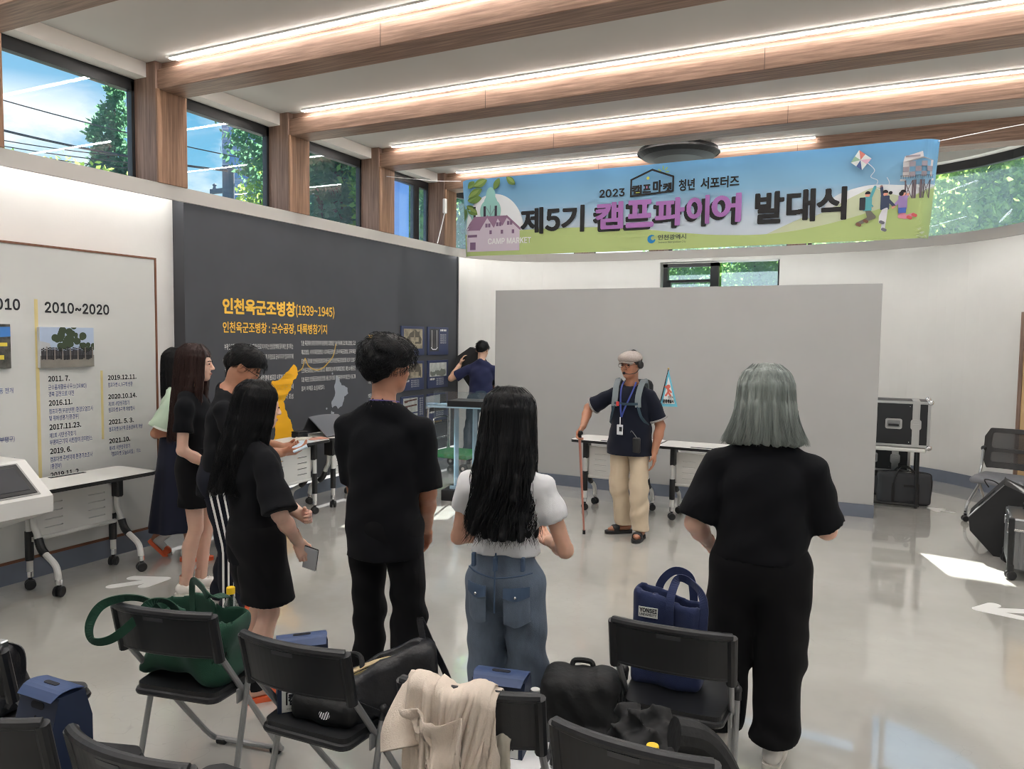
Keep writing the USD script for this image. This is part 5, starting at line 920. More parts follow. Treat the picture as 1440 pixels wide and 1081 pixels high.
# ---------------- people ----------------
def rotm(yaw=0, pitch=0, roll=0):       # pitch > 0 bends forward (towards +y), yaw > 0 turns left, roll > 0 tips to the right
    cy, sy, cp, sp, cr, sr = math.cos(yaw), math.sin(yaw), math.cos(pitch), math.sin(pitch), math.cos(roll), math.sin(roll)
    return A([[cy, -sy, 0], [sy, cy, 0], [0, 0, 1]]) @ A([[1, 0, 0], [0, cp, sp], [0, -sp, cp]]) @ A([[cr, 0, sr], [0, 1, 0], [-sr, 0, cr]])
def unit(v): v = A(v, float); return v/(np.linalg.norm(v)+1e-12)
def ik(a, c, l1, l2, pole):
    a, c = A(a, float), A(c, float); d = c-a; L = np.linalg.norm(d); L2 = min(L, (l1+l2)*.995); d = d/L; c = a+d*L2
    x = (l1*l1-l2*l2+L2*L2)/(2*L2); hgt = math.sqrt(max(l1*l1-x*x, 0)); q = A(pole, float)-d*(A(pole, float)@d)
    return a+d*x+unit(q)*hgt, c
skin = mat('skin', rgb(206, 162, 138), .5, sss=.15, var=(9, .05)); skin2 = mat('skin_tan', rgb(170, 118, 92), .5, sss=.12, var=(9, .06)); skin3 = mat('skin_pale', rgb(214, 174, 154), .5, sss=.15, var=(9, .05))
def cloth(name, c, **k): return mat(name, rgb(*c), k.pop('rough', .9), spec=.2, sheen=k.pop('sheen', .12), bump=k.pop('bump', (420, .0007)), **k)
tee_b = cloth('black_cotton', (14, 15, 19), sheen=0.02); trs_b = cloth('black_trouser', (12, 12, 15), rough=.85, sheen=.02); tee_w = cloth('white_cotton', (222, 222, 224)); den = cloth('blue_denim', (100, 112, 128), var=(7, .38, (1, 1, .45)), bump=(300, .0012)); den2 = cloth('dark_denim', (52, 66, 78), var=(8, .2)); khaki = cloth('khaki_cotton', (196, 180, 156), var=(6, .05)); navy_t = cloth('navy_cotton', (40, 44, 74), var=(8, .08)); polo = cloth('navy_polo', (19, 23, 36)); green_t = cloth('mint_cotton', (186, 206, 184)); navsk = cloth('navy_skirt', (30, 33, 48))
hairb = mat('hair_black', rgb(13, 13, 15), .55, spec=.22, var=(30, .35, (1, 1, .08))); hairbr = mat('hair_brown', rgb(50, 33, 30), .5, spec=.25, var=(30, .35, (1, 1, .08))); hairg = mat('hair_grey_green', rgb(118, 125, 121), .55, spec=.25, var=(42, .42, (1, 1, .06)))
eye_m = mat('eye_dark', (.01, .008, .007), .15); orange = mat('orange_rubber', rgb(222, 98, 56), .5); sock_w = cloth('white_sock', (222, 221, 219)); sock_b = cloth('black_sock', (22, 22, 24)); shoe_w = mat('white_canvas', rgb(226, 222, 216), .6); sole_w = mat('white_sole', rgb(216, 212, 204), .6); shoe_b = mat('black_shoe', rgb(26, 27, 29), .55)

def s_ellcone(p, a, b, ra, rb, ys):     # upright cone with an oval section, ys = depth / width
    q = p.copy(); q[..., 1] = (q[..., 1]-a[1]-(b[1]-a[1])*np.clip((q[..., 2]-a[2])/(b[2]-a[2]+1e-9), 0, 1))/ys
    return s_cone(q, (a[0], 0, a[2]), (b[0], 0, b[2]), ra, rb)*(.5+.5*ys)
def hand_sdf(w, d, n, side, k, curl=.5, spread=.0, thumb=.6):
    """w wrist, d pointing direction, n palm normal, side the thumb side."""
    d = unit(d); n = unit(A(n, float)-d*(A(n, float)@d)); s = np.cross(d, n)*side; prims = []
    for i, off in enumerate((.027, .0095, -.0085, -.0255)):
        L = (.042, .046, .043, .034)[i]*k; b = w+d*.082*k+s*off*k; ang = curl*(.55+.08*i); dd = d+s*(off*spread*8); dd = unit(dd)
        for j, f in enumerate((1, .62, .5)):
            dir_ = unit(dd*math.cos(ang)+n*math.sin(ang)); e = b+dir_*L*f; prims.append((b, e, (.0092-.0009*j)*k, (.0085-.0009*j)*k)); b = e; ang += curl*(.85 if j == 0 else .7)
    b = w+d*.022*k+s*.026*k; t1 = unit(d*.75+s*.55+n*thumb*.6); e = b+t1*.040*k; t2 = unit(d*.9+s*.15+n*thumb); prims += [(b, e, .0125*k, .0105*k), (e, e+t2*.030*k, .0102*k, .0085*k)]
    def f(p):
        q = p-w; u = np.stack([q@s, q@n, q@d], -1); palm = uni([s_box(u, (0, 0, .046*k), (.038*k, .0135*k, .044*k), .013*k), s_ell(u, (.022*k, .006*k, .03*k), (.02*k, .014*k, .028*k))], .012*k)
        return smin(palm, uni([s_cone(p, *x) for x in prims], .004*k), .007*k)
    tips = A([x[1] for x in prims]); return f, np.vstack([tips, w[None]])
def head_sdf(p, f=False):
    x, y, z = p[..., 0], p[..., 1], p[..., 2]; q = np.stack([np.abs(x), y, z], -1)
    d = uni([s_ell(p, (0, -.012, .034), (.076, .094, .080)), s_ell(p, (0, .022, -.03), (.060, .066, .080)), s_ell(p, (0, .034, -.074), (.046 if not f else .040, .045, .036)), s_cone(p, (0, .066, -.092), (0, .068, -.094), .017, .015)], .028)
    d = smin(d, s_ell(q, (.038, .054, -.03), (.022, .022, .022)), .022); d = smin(d, s_cone(q, (0, .083, .018), (.034, .074, .019), .009, .008), .014)
    d = smax(d, -s_ell(q, (.031, .100, .002), (.017, .016, .011)), .014)
    d = smin(d, s_ell(q, (.031, .0765, .001), (.0135, .0125, .0105)), .003)
    d = smin(d, uni([s_cone(p, (0, .086, .010), (0, .106, -.028), .0065, .0115), s_ell(q, (.0115, .096, -.033), (.0075, .010, .007))], .006), .009)
    d = smin(d, uni([s_ell(p, (0, .0905, -.0605), (.021, .0085, .005)), s_ell(p, (0, .0895, -.0690), (.018, .0085, .006))], .003), .005)
    e = q-A([.077, -.010, -.004]); e = np.stack([e[..., 0]*.92-e[..., 1]*.38*-1, e[..., 1]*.92+e[..., 0]*.3, e[..., 2]], -1)
    return smin(d, np.maximum(s_ell(e, (0, 0, 0), (.010, .019, .031)), -s_ell(e, (.010, .003, .002), (.007, .010, .017))), .006)

class Person:
    def __init__(s, name_label, loc, rz, H, b=1.0, fem=False, lean=0.0, head=(0, 0, 0), arms=None, feet=None, skin_m=None, group=None, hip_y=0.0, sw=1.0, hd=1.0):
        s.t = thing('person', name_label, 'person', loc, rz, group); s.H = H; s.sw = sw; s.b = b; s.fem = fem; s.skin = skin_m or skin
        s.P0 = A([0, hip_y, .525*H]); s.R = rotm(0, lean); T = lambda x, y, z: s.P0+s.R @ (A([x, y, z])*H); s.T = T
        s.N = T(0, -.012, .312); s.C = T(0, 0, .20); s.S = {e: T(e*.104*sw, -.006, .247) for e in (-1, 1)}
        s.k = H/1.70*(1.0 if not fem else .96); s.hk = hd*H*.132/.226*(1.0 if not fem else 1.02)
        s.HR = s.R @ rotm(*head) if lean < .15 else rotm(head[0], head[1]+lean*.8, head[2]); s.HC = s.N+s.R @ A([0, .012*H, .045*H])+s.HR @ A([0, .018, .105])*s.hk*.86
        s.arms = {}
        for e in (-1, 1):
            a = (arms or {}).get(e, {}); w = A(a.get('wrist', (e*.155*H, .06*H, .47*H)), float)
            el, w = ik(s.S[e], w, .172*H, .150*H, a.get('pole', (e*.5, -1, -.2))); s.arms[e] = (el, w, a)
        s.legs = {}
        for e in (-1, 1):
            fx, fy, yaw, lift = ((feet or {}).get(e) or (e*.085, 0, -e*.15, 0)); hip = s.P0+A([e*.052*H, 0, -.012*H]); an = A([fx, fy, .045*H+lift])
            kn, an = ik(hip, an, .2362*H, .2362*H, (e*.1+math.sin(-yaw)*.5, 1, 0)); s.legs[e] = (hip, kn, an, yaw, lift)
    def limbs(s, p, g=1.0, arms=True, legs=True):
        H, b, out = s.H, s.b*g*(.93 if s.fem else 1), []
        if arms:
            for e in (-1, 1):
                el, w, _ = s.arms[e]; out += [s_cone(p, s.S[e], el, .030*H*b, .0235*H*b), s_cone(p, el, el+(w-el)*.35, .0235*H*b, .0240*H*b), s_cone(p, el+(w-el)*.35, w, .0240*H*b, .0160*H*(.5+.5*b))]
        if legs:
            for e in (-1, 1):
                hip, kn, an, yaw, lift = s.legs[e]; bk = A([math.sin(yaw)*.012*H, -math.cos(yaw)*.012*H, 0])
                out += [s_cone(p, hip, kn, .052*H*b, .034*H*b), s_cone(p, kn, kn+(an-kn)*.32+bk, .031*H*b, .0345*H*b), s_cone(p, kn+(an-kn)*.32+bk, an, .0345*H*b, .0215*H*b)]
        return out
    def torso(s, p, g=1.0):
        H, b = s.H, s.b*g; q = (p-s.P0) @ s.R; f = s.fem
        return [s_ell(q, (0, -.005*H, .0), (.092*H*b, .066*H*b, .075*H)), s_ell(q, (0, 0, .10*H), ((.076 if f else .082)*H*b, .056*H*b, .09*H)), s_ell(q, (0, 0, .20*H), (.090*H*b, .062*H*b, .098*H)),
                s_cone(q, (-.072*H, -.006*H, .242*H), (.072*H, -.006*H, .242*H), .025*H*b, .025*H*b)]
    def neck(s, p, g=1.0): return s_cone(p, s.HC+s.HR @ A([0, -.022, -.06])*s.hk, s.N+s.R @ A([0, .004, -.03])*s.H, .050*s.hk*g*(.88 if s.fem else 1.06), .049*s.hk*g*(.9 if s.fem else 1.1))
    def trap(s, p): return uni([s_cone(p, s.N+s.R @ A([0, -.012, -.004])*s.H, s.S[e]+A([0, 0, -.002*s.H]), .030*s.H, .025*s.H) for e in (-1, 1)], .03)
    def bounds(s, pad=.1):
        pts = [s.HC, *s.S.values()]+[x for v in s.arms.values() for x in v[:2]]+[x for v in s.legs.values() for x in v[:3]]; P = A(pts); return P.min(0)-pad, P.max(0)+pad
    def body(s, legs=True):
        lo, hi = s.bounds(.16); lo[2] = max(lo[2], .02)
        full_head = lambda p: head_sdf(((p-s.HC) @ s.HR)/s.hk, s.fem)*s.hk
        coarse = lambda p: smin(np.minimum(uni(s.torso(p, .80)+s.limbs(p, legs=False), .02), uni(s.limbs(p, 1.0 if legs else .80, arms=False), .01)), smin(s.neck(p), s.trap(p)+.004, .02), .015)
        ms = [surfnet(coarse, lo, hi, .0135)]
        ms.append(surfnet(lambda p: smin(full_head(p), s.neck(p), .018*s.hk), s.HC-A([.125, .145, .20])*s.hk, s.HC+A([.125, .145, .15])*s.hk, .0058))
        for e in (-1, 1):
            el, w, a = s.arms[e]; d = a.get('dir', w-el); n = a.get('palm', (-e, .2, 0)); f, pts = hand_sdf(w, unit(d), unit(n), a.get('side', e if True else 1), s.k, a.get('curl', .45), a.get('spread', 0.), a.get('thumb', .6))
            g = lambda p, f=f, el=el, w=w: smin(f(p), s_cone(p, el+(w-el)*.6, w, .0215*s.H*s.b, .0165*s.H*(.5+.5*s.b)), .012)
            l2, h2 = np.minimum(pts.min(0), w-(w-el)*.25)-.022, np.maximum(pts.max(0), w-(w-el)*.25)+.022; ms.append(surfnet(g, l2, h2, .0042))
        s.bodyp = obj('body', cat(*ms), s.skin, s.t, smooth=True)
        return s
    def face(s, brows=True):
        T_ = lambda q: s.HC+(A(q, float)*s.hk) @ s.HR.T
        for e in (-1, 1):
            obj('eye', trimesh.Trimesh(T_(trimesh.creation.icosphere(2, 1).vertices*A([.0105, .006, .0052])+A([e*.031, .0862, .0015])), trimesh.creation.icosphere(2, 1).faces, process=False), eye_m, s.bodyp, smooth=True)
            if brows: obj('eyebrow', tube(T_([(e*.016, .0945, .0185), (e*.031, .0915, .0215), (e*.046, .0805, .0190)]), .0032*s.hk, 6), hairb, s.bodyp)
        obj('lips', surfnet(lambda p: uni([s_ell(p, (0, .0918, -.0612), (.020, .0088, .0048)), s_ell(p, (0, .0908, -.0682), (.0165, .0088, .0052))], .002), (-.03, .07, -.085), (.03, .11, -.045), .004).apply_transform(np.vstack([np.c_[s.HR*s.hk, s.HC], [0, 0, 0, 1]])), mat('lip', rgb(168, 98, 92), .5), s.bodyp, smooth=True)
    def glasses(s, m):
        T_ = lambda q: s.HC+(A(q, float)*s.hk) @ s.HR.T; g = []
        for e in (-1, 1):
            a = np.linspace(0, 2*PI, 20)[:-1]; g.append(tube(T_(np.c_[e*.033+.024*np.cos(a), .108-.0*a-.004*np.abs(np.cos(a)), .0+.019*np.sin(a)]), .0016, 6, closed=True)); g.append(tube(T_([(e*.057, .102, .004), (e*.074, .06, .006), (e*.080, -.005, .008), (e*.079, -.03, -.008)]), .0016, 6))
        g.append(tube(T_([(-.009, .110, .004), (0, .112, .006), (.009, .110, .004)]), .0016, 6)); return obj('glasses', cat(*g), m, s.t)
    # clothes -----------------------------------------------------------------------------------
    def tee(s, m, hem=.44, sleeve=.62, loose=1.0, rs=.043, hemr=.092, ys=.70, fold=.006, name='t_shirt', seed=0., neck_r=1.16, hcut=.0, cuff=None, collar=None, h=.0112, extra=None):
        H, b = s.H, s.b*loose; hz = (hem-.525)*H
        def f(p):
            q = (p-s.P0) @ s.R; d = uni([s_ell(q, (0, -.002*H, .195*H), (.093*H*b, .072*H*b, .100*H)), s_cone(q, (0, -.006*H, .264*H), (-.080*H*s.sw, -.006*H, .239*H), .037*H, .030*H), s_cone(q, (0, -.006*H, .264*H), (.080*H*s.sw, -.006*H, .239*H), .037*H, .030*H), s_ellcone(q, (0, -.002*H, .20*H), (0, -.004*H, hz-.03), .090*H*b, hemr*H*b, ys)]+(extra(q) if extra else []), .035)
            d = smin(d, s.trap(p)-.004, .025)
            for e in (-1, 1):
                el, w, _ = s.arms[e]; u = unit(el-s.S[e]); L = .172*H*sleeve; c = s.S[e]+u*L
                sl = np.maximum(s_cone(p, s.S[e], c+u*.03, .0345*H*(.4+.6*b), rs*H*(.3+.7*b)), (p-c) @ u); d = smin(d, sl, .022)
            q2 = q[..., 2]; dn = np.clip((.26*H-q2)/(.30*H), 0, 1)
            d = d+fold*dn*np.sin(q[..., 0]*26+seed+1.8*np.sin(q2*9+seed)+q[..., 1]*14)+fold*.8*np.sin(q2*24+q[..., 0]*17+seed*2+1.3*np.sin(q[..., 0]*11))*np.clip(.3+dn, 0, 1)+fold*.5*np.sin(q2*47-q[..., 0]*30+seed)
            d = np.maximum(d, (hz+hcut*q[..., 1])-q2); return np.maximum(d, -np.maximum(s.neck(p, neck_r*1.2), (.300*H-.16*q[..., 1])-q2))
        lo, hi = s.bounds(.12+.06*s.b); lo[2] = max(.525*H+hz-.10, .3); hi[2] = s.N[2]+.07
        c = obj(name, surfnet(f, lo, hi, h), m, s.t, smooth=True)
        # neckband
        a = np.linspace(0, 2*PI, 28)[:-1]; return c
    def sleeve_ring(s, parent, m, frac, r, e, w=.012):
        el, _, _ = s.arms[e]; u = unit(el-s.S[e]); c = s.S[e]+u*.172*s.H*frac; return obj('cuff', cyl(c-u*w, c+u*.003, r*s.H*s.b+.004, 22), m, parent)
    def pants(s, m, hem=.06, waist=.60, hip=1.0, rt=.060, rk=.048, rh=.044, ys=.78, fold=.006, name='trousers', seed=0., h=.0118, sag=0.):
        H, b = s.H, s.b*hip
        def f(p):
            d = [s_ell(p, s.P0+A([0, -.006*H, -.012*H]), (.097*H*b, .076*H*b, .082*H)), s_ellcone(p, tuple(s.P0+A([0, 0, .01*H])), (s.P0[0], s.P0[1]-.004*H, waist*H+.03), .090*H*b, .077*H*b, ys)]
            z = p[..., 2]; o = uni(d, .03); lg = []
            for e in (-1, 1):
                hp, kn, an, yaw, lift = s.legs[e]; bot = an+(an-kn)*.18; L = uni([s_cone(p, hp, kn, rt*H*b, rk*H*b), s_cone(p, kn, bot, rk*H*b, rh*H*b)], .03)
                wv = np.clip((hp[2]-z)/(hp[2]-.05), 0, 1); L = L+fold*np.sin(z*34+seed+e+p[..., 0]*20+1.5*np.sin(z*12+p[..., 1]*20))*(.4+wv)+fold*.7*np.sin(p[..., 0]*30+p[..., 1]*26+z*8+seed)
                hz = hem*H+(lift if lift > .05 else 0); lg.append(np.maximum(L, hz-z+.25*(p[..., 1]-an[1])*sag))
            o = smin(o, np.minimum(lg[0], lg[1]) if rh > .05 else smin(lg[0], lg[1], .012), .035); return np.maximum(o, z-waist*H)
        lo, hi = s.bounds(.12+.05*s.b); lo[2] = max(hem*H-.04, .0); hi[2] = waist*H+.05
        for e in (-1, 1): lo = np.minimum(lo, s.legs[e][2]-[.16, .16, .1]); hi[:2] = np.maximum(hi[:2], (s.legs[e][1]+.16)[:2])
        lo[2] = max(lo[2], .0); return obj(name, surfnet(f, lo, hi, h), m, s.t, smooth=True)
    def foot(s, e): hp, kn, an, yaw, lift = s.legs[e]; return an, yaw, lift
    def place(s, e, m, pitch=0.):
        an, yaw, lift = s.foot(e); g = m.copy(); g.apply_scale(s.k); g = xf(g, rx=-pitch) if pitch else g; return xf(g, (an[0], an[1], max(lift, 0)), yaw)
    def shoes(s, kind, m, sole, heel={}, socks=None):
        for e in (-1, 1):
            pt = heel.get(e, 0.)
            sole_p = lambda gr=0: affinity.scale(Polygon(spline(np.c_[A([(-.032, -.06), (0, -.075), (.032, -.06), (.034, .0), (.042, .08), (.036, .15), (.012, .182), (-.016, .178), (-.036, .14), (-.038, .07), (-.034, 0)])*A([e*1.0, 1]), np.zeros(11)], 4, True)[:, :2]).buffer(gr), 1, 1)
            if kind == 'slipper':
                sh = obj('slipper', s.place(e, prism(sole_p(.006), .0, .030), pt), m, s.t); obj('strap', s.place(e, surfnet(lambda p: np.maximum(np.maximum(s_box(p, (0, .085, .03), (.047, .045, .052), .035), -s_box(p, (0, .085, .02), (.038, .09, .046), .03)), .018-p[..., 2]), (-.07, .02, 0), (.07, .15, .11), .007), pt), m, sh, smooth=True)
                obj('sock' if socks else 'foot', s.place(e, surfnet(lambda p: uni([s_cone(p, (0, -.03, .06), (0, .09, .048), .034, .026), s_cone(p, (0, .09, .048), (e*.004, .145, .042), .028, .016), s_cone(p, (0, -.035, .065), (0, -.02, .15), .034, .036), s_cone(p, (-.012, .1, .045), (.014, .1, .045), .02, .02)], .025), (-.07, -.1, .02), (.07, .19, .15), .008), pt), socks or s.skin, s.t if socks else s.bodyp, smooth=True)
            else:
                sh = obj('shoe', s.place(e, surfnet(lambda p: np.maximum(uni([s_cone(p, (0, -.035, .055), (0, .06, .055), .040, .036), s_cone(p, (0, .06, .05), (e*.004, .15, .035), .036, .022), s_cone(p, (-.014, .11, .035), (.014, .11, .035), .024, .024), s_cone(p, (0, -.03, .06), (0, -.02, .085), .036, .036)], .02), -s_cone(p, (0, -.02, .09), (0, -.015, .14), .030, .034)), (-.07, -.1, .0), (.07, .20, .13), .0075), pt), m, s.t, smooth=True)
                obj('sole', s.place(e, prism(sole_p(.005), .0, .026), pt), sole, sh)
                if kind == 'lace':
                    for q in range(4): obj('lace', s.place(e, tube([(-.022, .045+.02*q, .088-.008*q), (0, .05+.02*q, .097-.009*q), (.022, .045+.02*q, .088-.008*q)], .0035, 6), pt), sole, sh)
                obj('sock' if socks else 'ankle', s.place(e, surfnet(lambda p: s_cone(p, (0, -.02, .06), (0, -.01, .17), .031, .034), (-.05, -.07, .05), (.05, .05, .15), .009), pt), socks or s.skin, s.t if socks else s.bodyp, smooth=True)
    # hair --------------------------------------------------------------------------------------
    def hair_cap(s, m, thick=.016, nape=-.05, front=.045, side=-.005, lump=0.0, freq=30., top=1.0, fade=0., h=.0062, seed=0., strands=0, curl=.0, slen=.05, name='hair'):
        """short hair: a shell over the skull down to a hairline (nape at the back, side over the ears, front on the brow)."""
        def line(p): a = p[..., 1]; return np.where(a < 0, side+(nape-side)*np.clip((-a-.02)/.06, 0, 1), side+(front-side)*np.clip((a-.02)/.055, 0, 1))
        def f(p):
            z = p[..., 2]; tz = np.clip((z+.02)/.11, 0, 1); th = thick*((1-fade)+fade*tz*1.4+.5*top*tz); d = uni([s_ell(p, (0, -.012, .034), (.076, .094, .080)), s_ell(p, (0, -.005, -.02), (.066, .075, .07))], .03)-th
            if lump: d = d-lump*(np.sin(p[..., 0]*freq+2*np.sin(z*freq*.8+seed)+seed)*np.sin(p[..., 1]*freq*1.1+1.5*np.sin(p[..., 0]*freq*.7))*.6+.5*np.sin(z*freq*1.7+p[..., 0]*freq*1.2+seed))*(.35+.65*tz)
            d = d+.0014*np.sin(np.arctan2(p[..., 0], -p[..., 1]+1e-6)*46+6*np.sin(z*40+seed)); return smax(d, line(p)-z, .014)
        mh = surfnet(lambda p: f(p/s.hk)*s.hk, A([-.16, -.19, -.14])*s.hk, A([.16, .19, .20])*s.hk, h)
        loc = mh.vertices/s.hk; mh.apply_transform(np.vstack([np.c_[s.HR, s.HC], [0, 0, 0, 1]])); hp = obj(name, mh, m, s.t, smooth=True)
        if strands:
            r = np.random.default_rng(int(seed*10)+3); idx = r.choice(len(loc), strands); p = loc[idx]; n = p-A([0, -.012, .02]); n /= length(n)[:, None]; out = [p-n*.006]; a = r.normal(size=(strands, 3))
            flow = np.stack([p[:, 0]*.4, p[:, 1]*.4-.01, -np.abs(.03+0*p[:, 2])], 1); flow -= n*(flow*n).sum(1)[:, None]; flow /= length(flow)[:, None]+1e-9; ph = r.uniform(0, 6.28, strands); bi = np.cross(n, flow)
            for k in range(1, 7):
                t = k/6; q = p+flow*slen*t+n*(.004+.012*lump*40*np.sin(t*PI)*r.uniform(.3, 1, strands)[:, None])+bi*(curl*np.sin(t*5+ph))[:, None]; out.append(q)
            s.strands(np.stack(out, 1), m, hp, .0016)
        return hp
    def strands(s, P, m, parent, w):
        P = s.HC+(P*s.hk) @ s.HR.T; n, k = P.shape[:2]; path = uniq(parent+'/strands'); c = UsdGeom.BasisCurves.Define(stage, path); c.CreateTypeAttr('linear')
        c.CreatePointsAttr(Vt.Vec3fArray.FromNumpy(P.reshape(-1, 3).astype(np.float32))); c.CreateCurveVertexCountsAttr(Vt.IntArray.FromNumpy(np.full(n, k, np.int32)))
        wd = np.tile(np.r_[np.full(k-1, w), w*.35], n); c.CreateWidthsAttr(Vt.FloatArray.FromNumpy(wd.astype(np.float32))); c.SetWidthsInterpolation('vertex')
        UsdShade.MaterialBindingAPI.Apply(c.GetPrim()).Bind(m); c.GetPrim().SetCustomDataByKey('kind', 'stuff')
    def hair_long(s, m, L=.45, arc=2.35, flare=0.0, wave=0.0, thick=.019, back=.0, spread=1.0, part=0.0, seed=1, strands=800, h=.0085, fringe=False, shift=(0, 0), nape_in=.0):
        """hair that falls: guide locks from the parting over the skull, then straight down to z = -L below the eye line (head frame, upright)."""
        r = np.random.default_rng(seed)
        def guide(phi, rad=1.0, tz=0., ph=0.):        # phi 0 = back, +-pi = front
            sx, cy = math.sin(phi), -math.cos(phi); pts = [(part+.01*sx, -.012, .113*(.9+.1*rad))]
            for el in (62, 35, 10): a = math.radians(el); pts.append((.083*rad*sx*math.cos(a), -.012+(.101*rad)*cy*math.cos(a), .034+.086*rad*math.sin(a)))
            zs = np.linspace(.0, -L+tz, 7)[1:]
            for z in zs:
                t = z/(-L); spr = 1+(spread-1)*t+flare*t*t; y = -.012+.104*rad*cy*(1-nape_in*math.sin(min(t*1.0, 1)*PI)); yb = y-back*min(t*2, 1)*(1 if cy < .3 else .0)
                pts.append((.086*rad*sx*spr+shift[0]*t+wave*t*math.sin(t*9+ph), yb+shift[1]*t+wave*.7*t*math.cos(t*8+ph*1.3), z))
            return A(pts)
        G = [guide(ph, 1.0, r.uniform(0, .05)*L, r.uniform(0, 6.28)) for ph in np.linspace(-arc, arc, 19)]
        rad = np.r_[.016, .018, thick, thick, np.linspace(thick, thick*.72, 6)]
        def f(p):
            d = uni([s_ell(p, (0, -.012, .034), (.084, .102, .088))], .01); d = np.maximum(d, .045-p[..., 2]+np.where(p[..., 1] > .02, .0, -.06))
            if fringe: d = smin(d, s_ell(p, (0, .062, .045), (.058, .034, .035)), .02)
            for g in G:
                for i in range(len(g)-1): d = smin(d, s_cone(p, g[i], g[i+1], rad[i], rad[min(i+1, 9)]), .012)
            an = np.arctan2(p[..., 0], -p[..., 1]); return d+.0022*np.sin(an*44+5*np.sin(p[..., 2]*9+seed))+.0012*np.sin(an*97+4*np.sin(p[..., 2]*13))
        Ga = np.vstack(G); lo, hi = Ga.min(0)-.035, Ga.max(0)+.035; lo, hi = np.minimum(lo, [-.12, -.14, 0]), np.maximum(hi, [.12, .12, .15])
        mh = surfnet(lambda p: f(p), lo, hi, h); mh.apply_scale(s.hk); mh.apply_transform(np.vstack([np.c_[s.HR, s.HC], [0, 0, 0, 1]])); hp = obj('hair', mh, m, s.t, smooth=True)
        if strands:
            Q = []
            for _ in range(strands):
                g = guide(r.uniform(-arc, arc)*1.02, r.uniform(1.10, 1.24), r.uniform(-.06, .10)*L, r.uniform(0, 6.28)); g[1:] += r.normal(size=3)*.004; Q.append(spline(g, 1)[1:])
            s.strands(A(Q), m, hp, .0017)
        return hp
    def headT(s, q): return s.HC+(A(q, float)*s.hk) @ s.HR.T
# 1: tall young man, curly hair
p = Person('tall young man with curly black hair in black t-shirt and black trousers', (-2.0, 2.785, 0), math.radians(14), 1.725, head=(-.55, .05, 0), feet={-1: (-.10, .04, .12, 0), 1: (.13, -.07, -.2, 0)},
           arms={-1: dict(wrist=(-.10, .20, .84), pole=(-.45, -1, 0), palm=(.3, -1, 0), curl=.8), 1: dict(wrist=(.13, .20, .84), pole=(.55, -1, 0), palm=(-.3, -1, 0), curl=.8)}, skin_m=skin2)
p.body(False); p.tee(tee_b, hem=.44, sleeve=.90, rs=.042, hemr=.104, loose=1.02, ys=.74, seed=1.); p.pants(trs_b, hem=.045, hip=.95, rt=.058, rk=.047, rh=.042, seed=2.)
p.hair_cap(hairb, .020, nape=-.075, front=.03, side=.0, lump=.012, freq=58, top=1.3, seed=1., strands=900, curl=.010, slen=.045); p.shoes('plain', shoe_b, shoe_b, socks=sock_b)
obj('lanyard', tube(spline([p.N+A([-.062, .03, .012]), p.N+A([-.045, -.045, .022]), p.N+A([0, -.068, .026]), p.N+A([.045, -.045, .022]), p.N+A([.062, .03, .012])], 5), .0035, 6), mat('lanyard_violet', rgb(92, 80, 150), .6), p.t)
# 2: woman in the white t-shirt
p = Person('woman with very long wavy black hair in a cropped white t-shirt and baggy blue jeans', (-1.31, 2.64, 0), math.radians(8), 1.515, b=.92, fem=True, head=(-.05, .06, 0), feet={-1: (-.075, .0, .1, 0), 1: (.075, -.02, -.1, 0)}, sw=.98, hd=1.10,
           arms={-1: dict(wrist=(-.07, .22, .92), pole=(-.75, -.6, -.3), palm=(.2, -.3, 1), curl=.7), 1: dict(wrist=(.12, .22, .90), pole=(.6, -.8, -.2), palm=(-.2, -.3, 1), curl=.7)})
p.body(False); ts = p.tee(tee_w, hem=.598, sleeve=.52, rs=.041, hemr=.092, loose=1.02, ys=.74, fold=.009, seed=3., hcut=.0)
jn_ = p.pants(den, hem=.03, waist=.615, hip=1.0, rt=.062, rk=.060, rh=.059, ys=.80, fold=.006, seed=4., h=.0105)
p.hair_long(hairb, L=.45, arc=2.2, wave=.034, thick=.023, spread=1.16, back=.035, seed=4, strands=1000, nape_in=.10); p.shoes('plain', shoe_w, sole_w)
dd = mat('denim_seam', rgb(70, 90, 116), .9); H_ = p.H; yb = lambda x, z: p.P0[1]-.006*H_-.076*H_*math.sqrt(max(1-(x/(.097*H_))**2-((z-p.P0[2]+.012*H_)/(.12*H_))**2*.3, .05))-.012
for e in (-1, 1):
    x0, x1, z0, z1 = (e*.035, e*.125, .66, .80); g = sheet(lambda u, v: np.stack([x0+(x1-x0)*u, np.vectorize(yb)(x0+(x1-x0)*u, z0+(z1-z0)*v)-.002, z0+(z1-z0)*v-.02*(1-np.abs(2*u-1))*(v < .05)], -1), 8, 8, .004); pk = obj('back_pocket', g, den, jn_, smooth=True)
    obj('pocket_flap', sheet(lambda u, v: np.stack([x0+(x1-x0)*u, np.vectorize(yb)(x0+(x1-x0)*u, .77+.03*v)-.006, .762+.04*v-.014*(1-np.abs(2*u-1))*(1-v)], -1), 8, 4, .004), dd, pk); xm = (x0+x1)/2; obj('button', xf(trimesh.creation.icosphere(1, .007), (xm, yb(xm, .768)-.010, .766)), chrome, pk)
obj('back_seam', tube([(0, yb(0, z)-.001, z) for z in np.linspace(.70, .93, 8)], .0035, 6), dd, jn_); obj('yoke_seam', tube([(x, yb(x, .835+.12*abs(x))-.001, .835+.12*abs(x)) for x in np.linspace(-.13, .13, 9)], .003, 6), dd, jn_)
for x in (-.10, 0, .10): obj('belt_loop', bx(x-.007, x+.007, yb(x, .87)-.008, yb(x, .87)+.012, .862, .915, .002), dd, jn_)
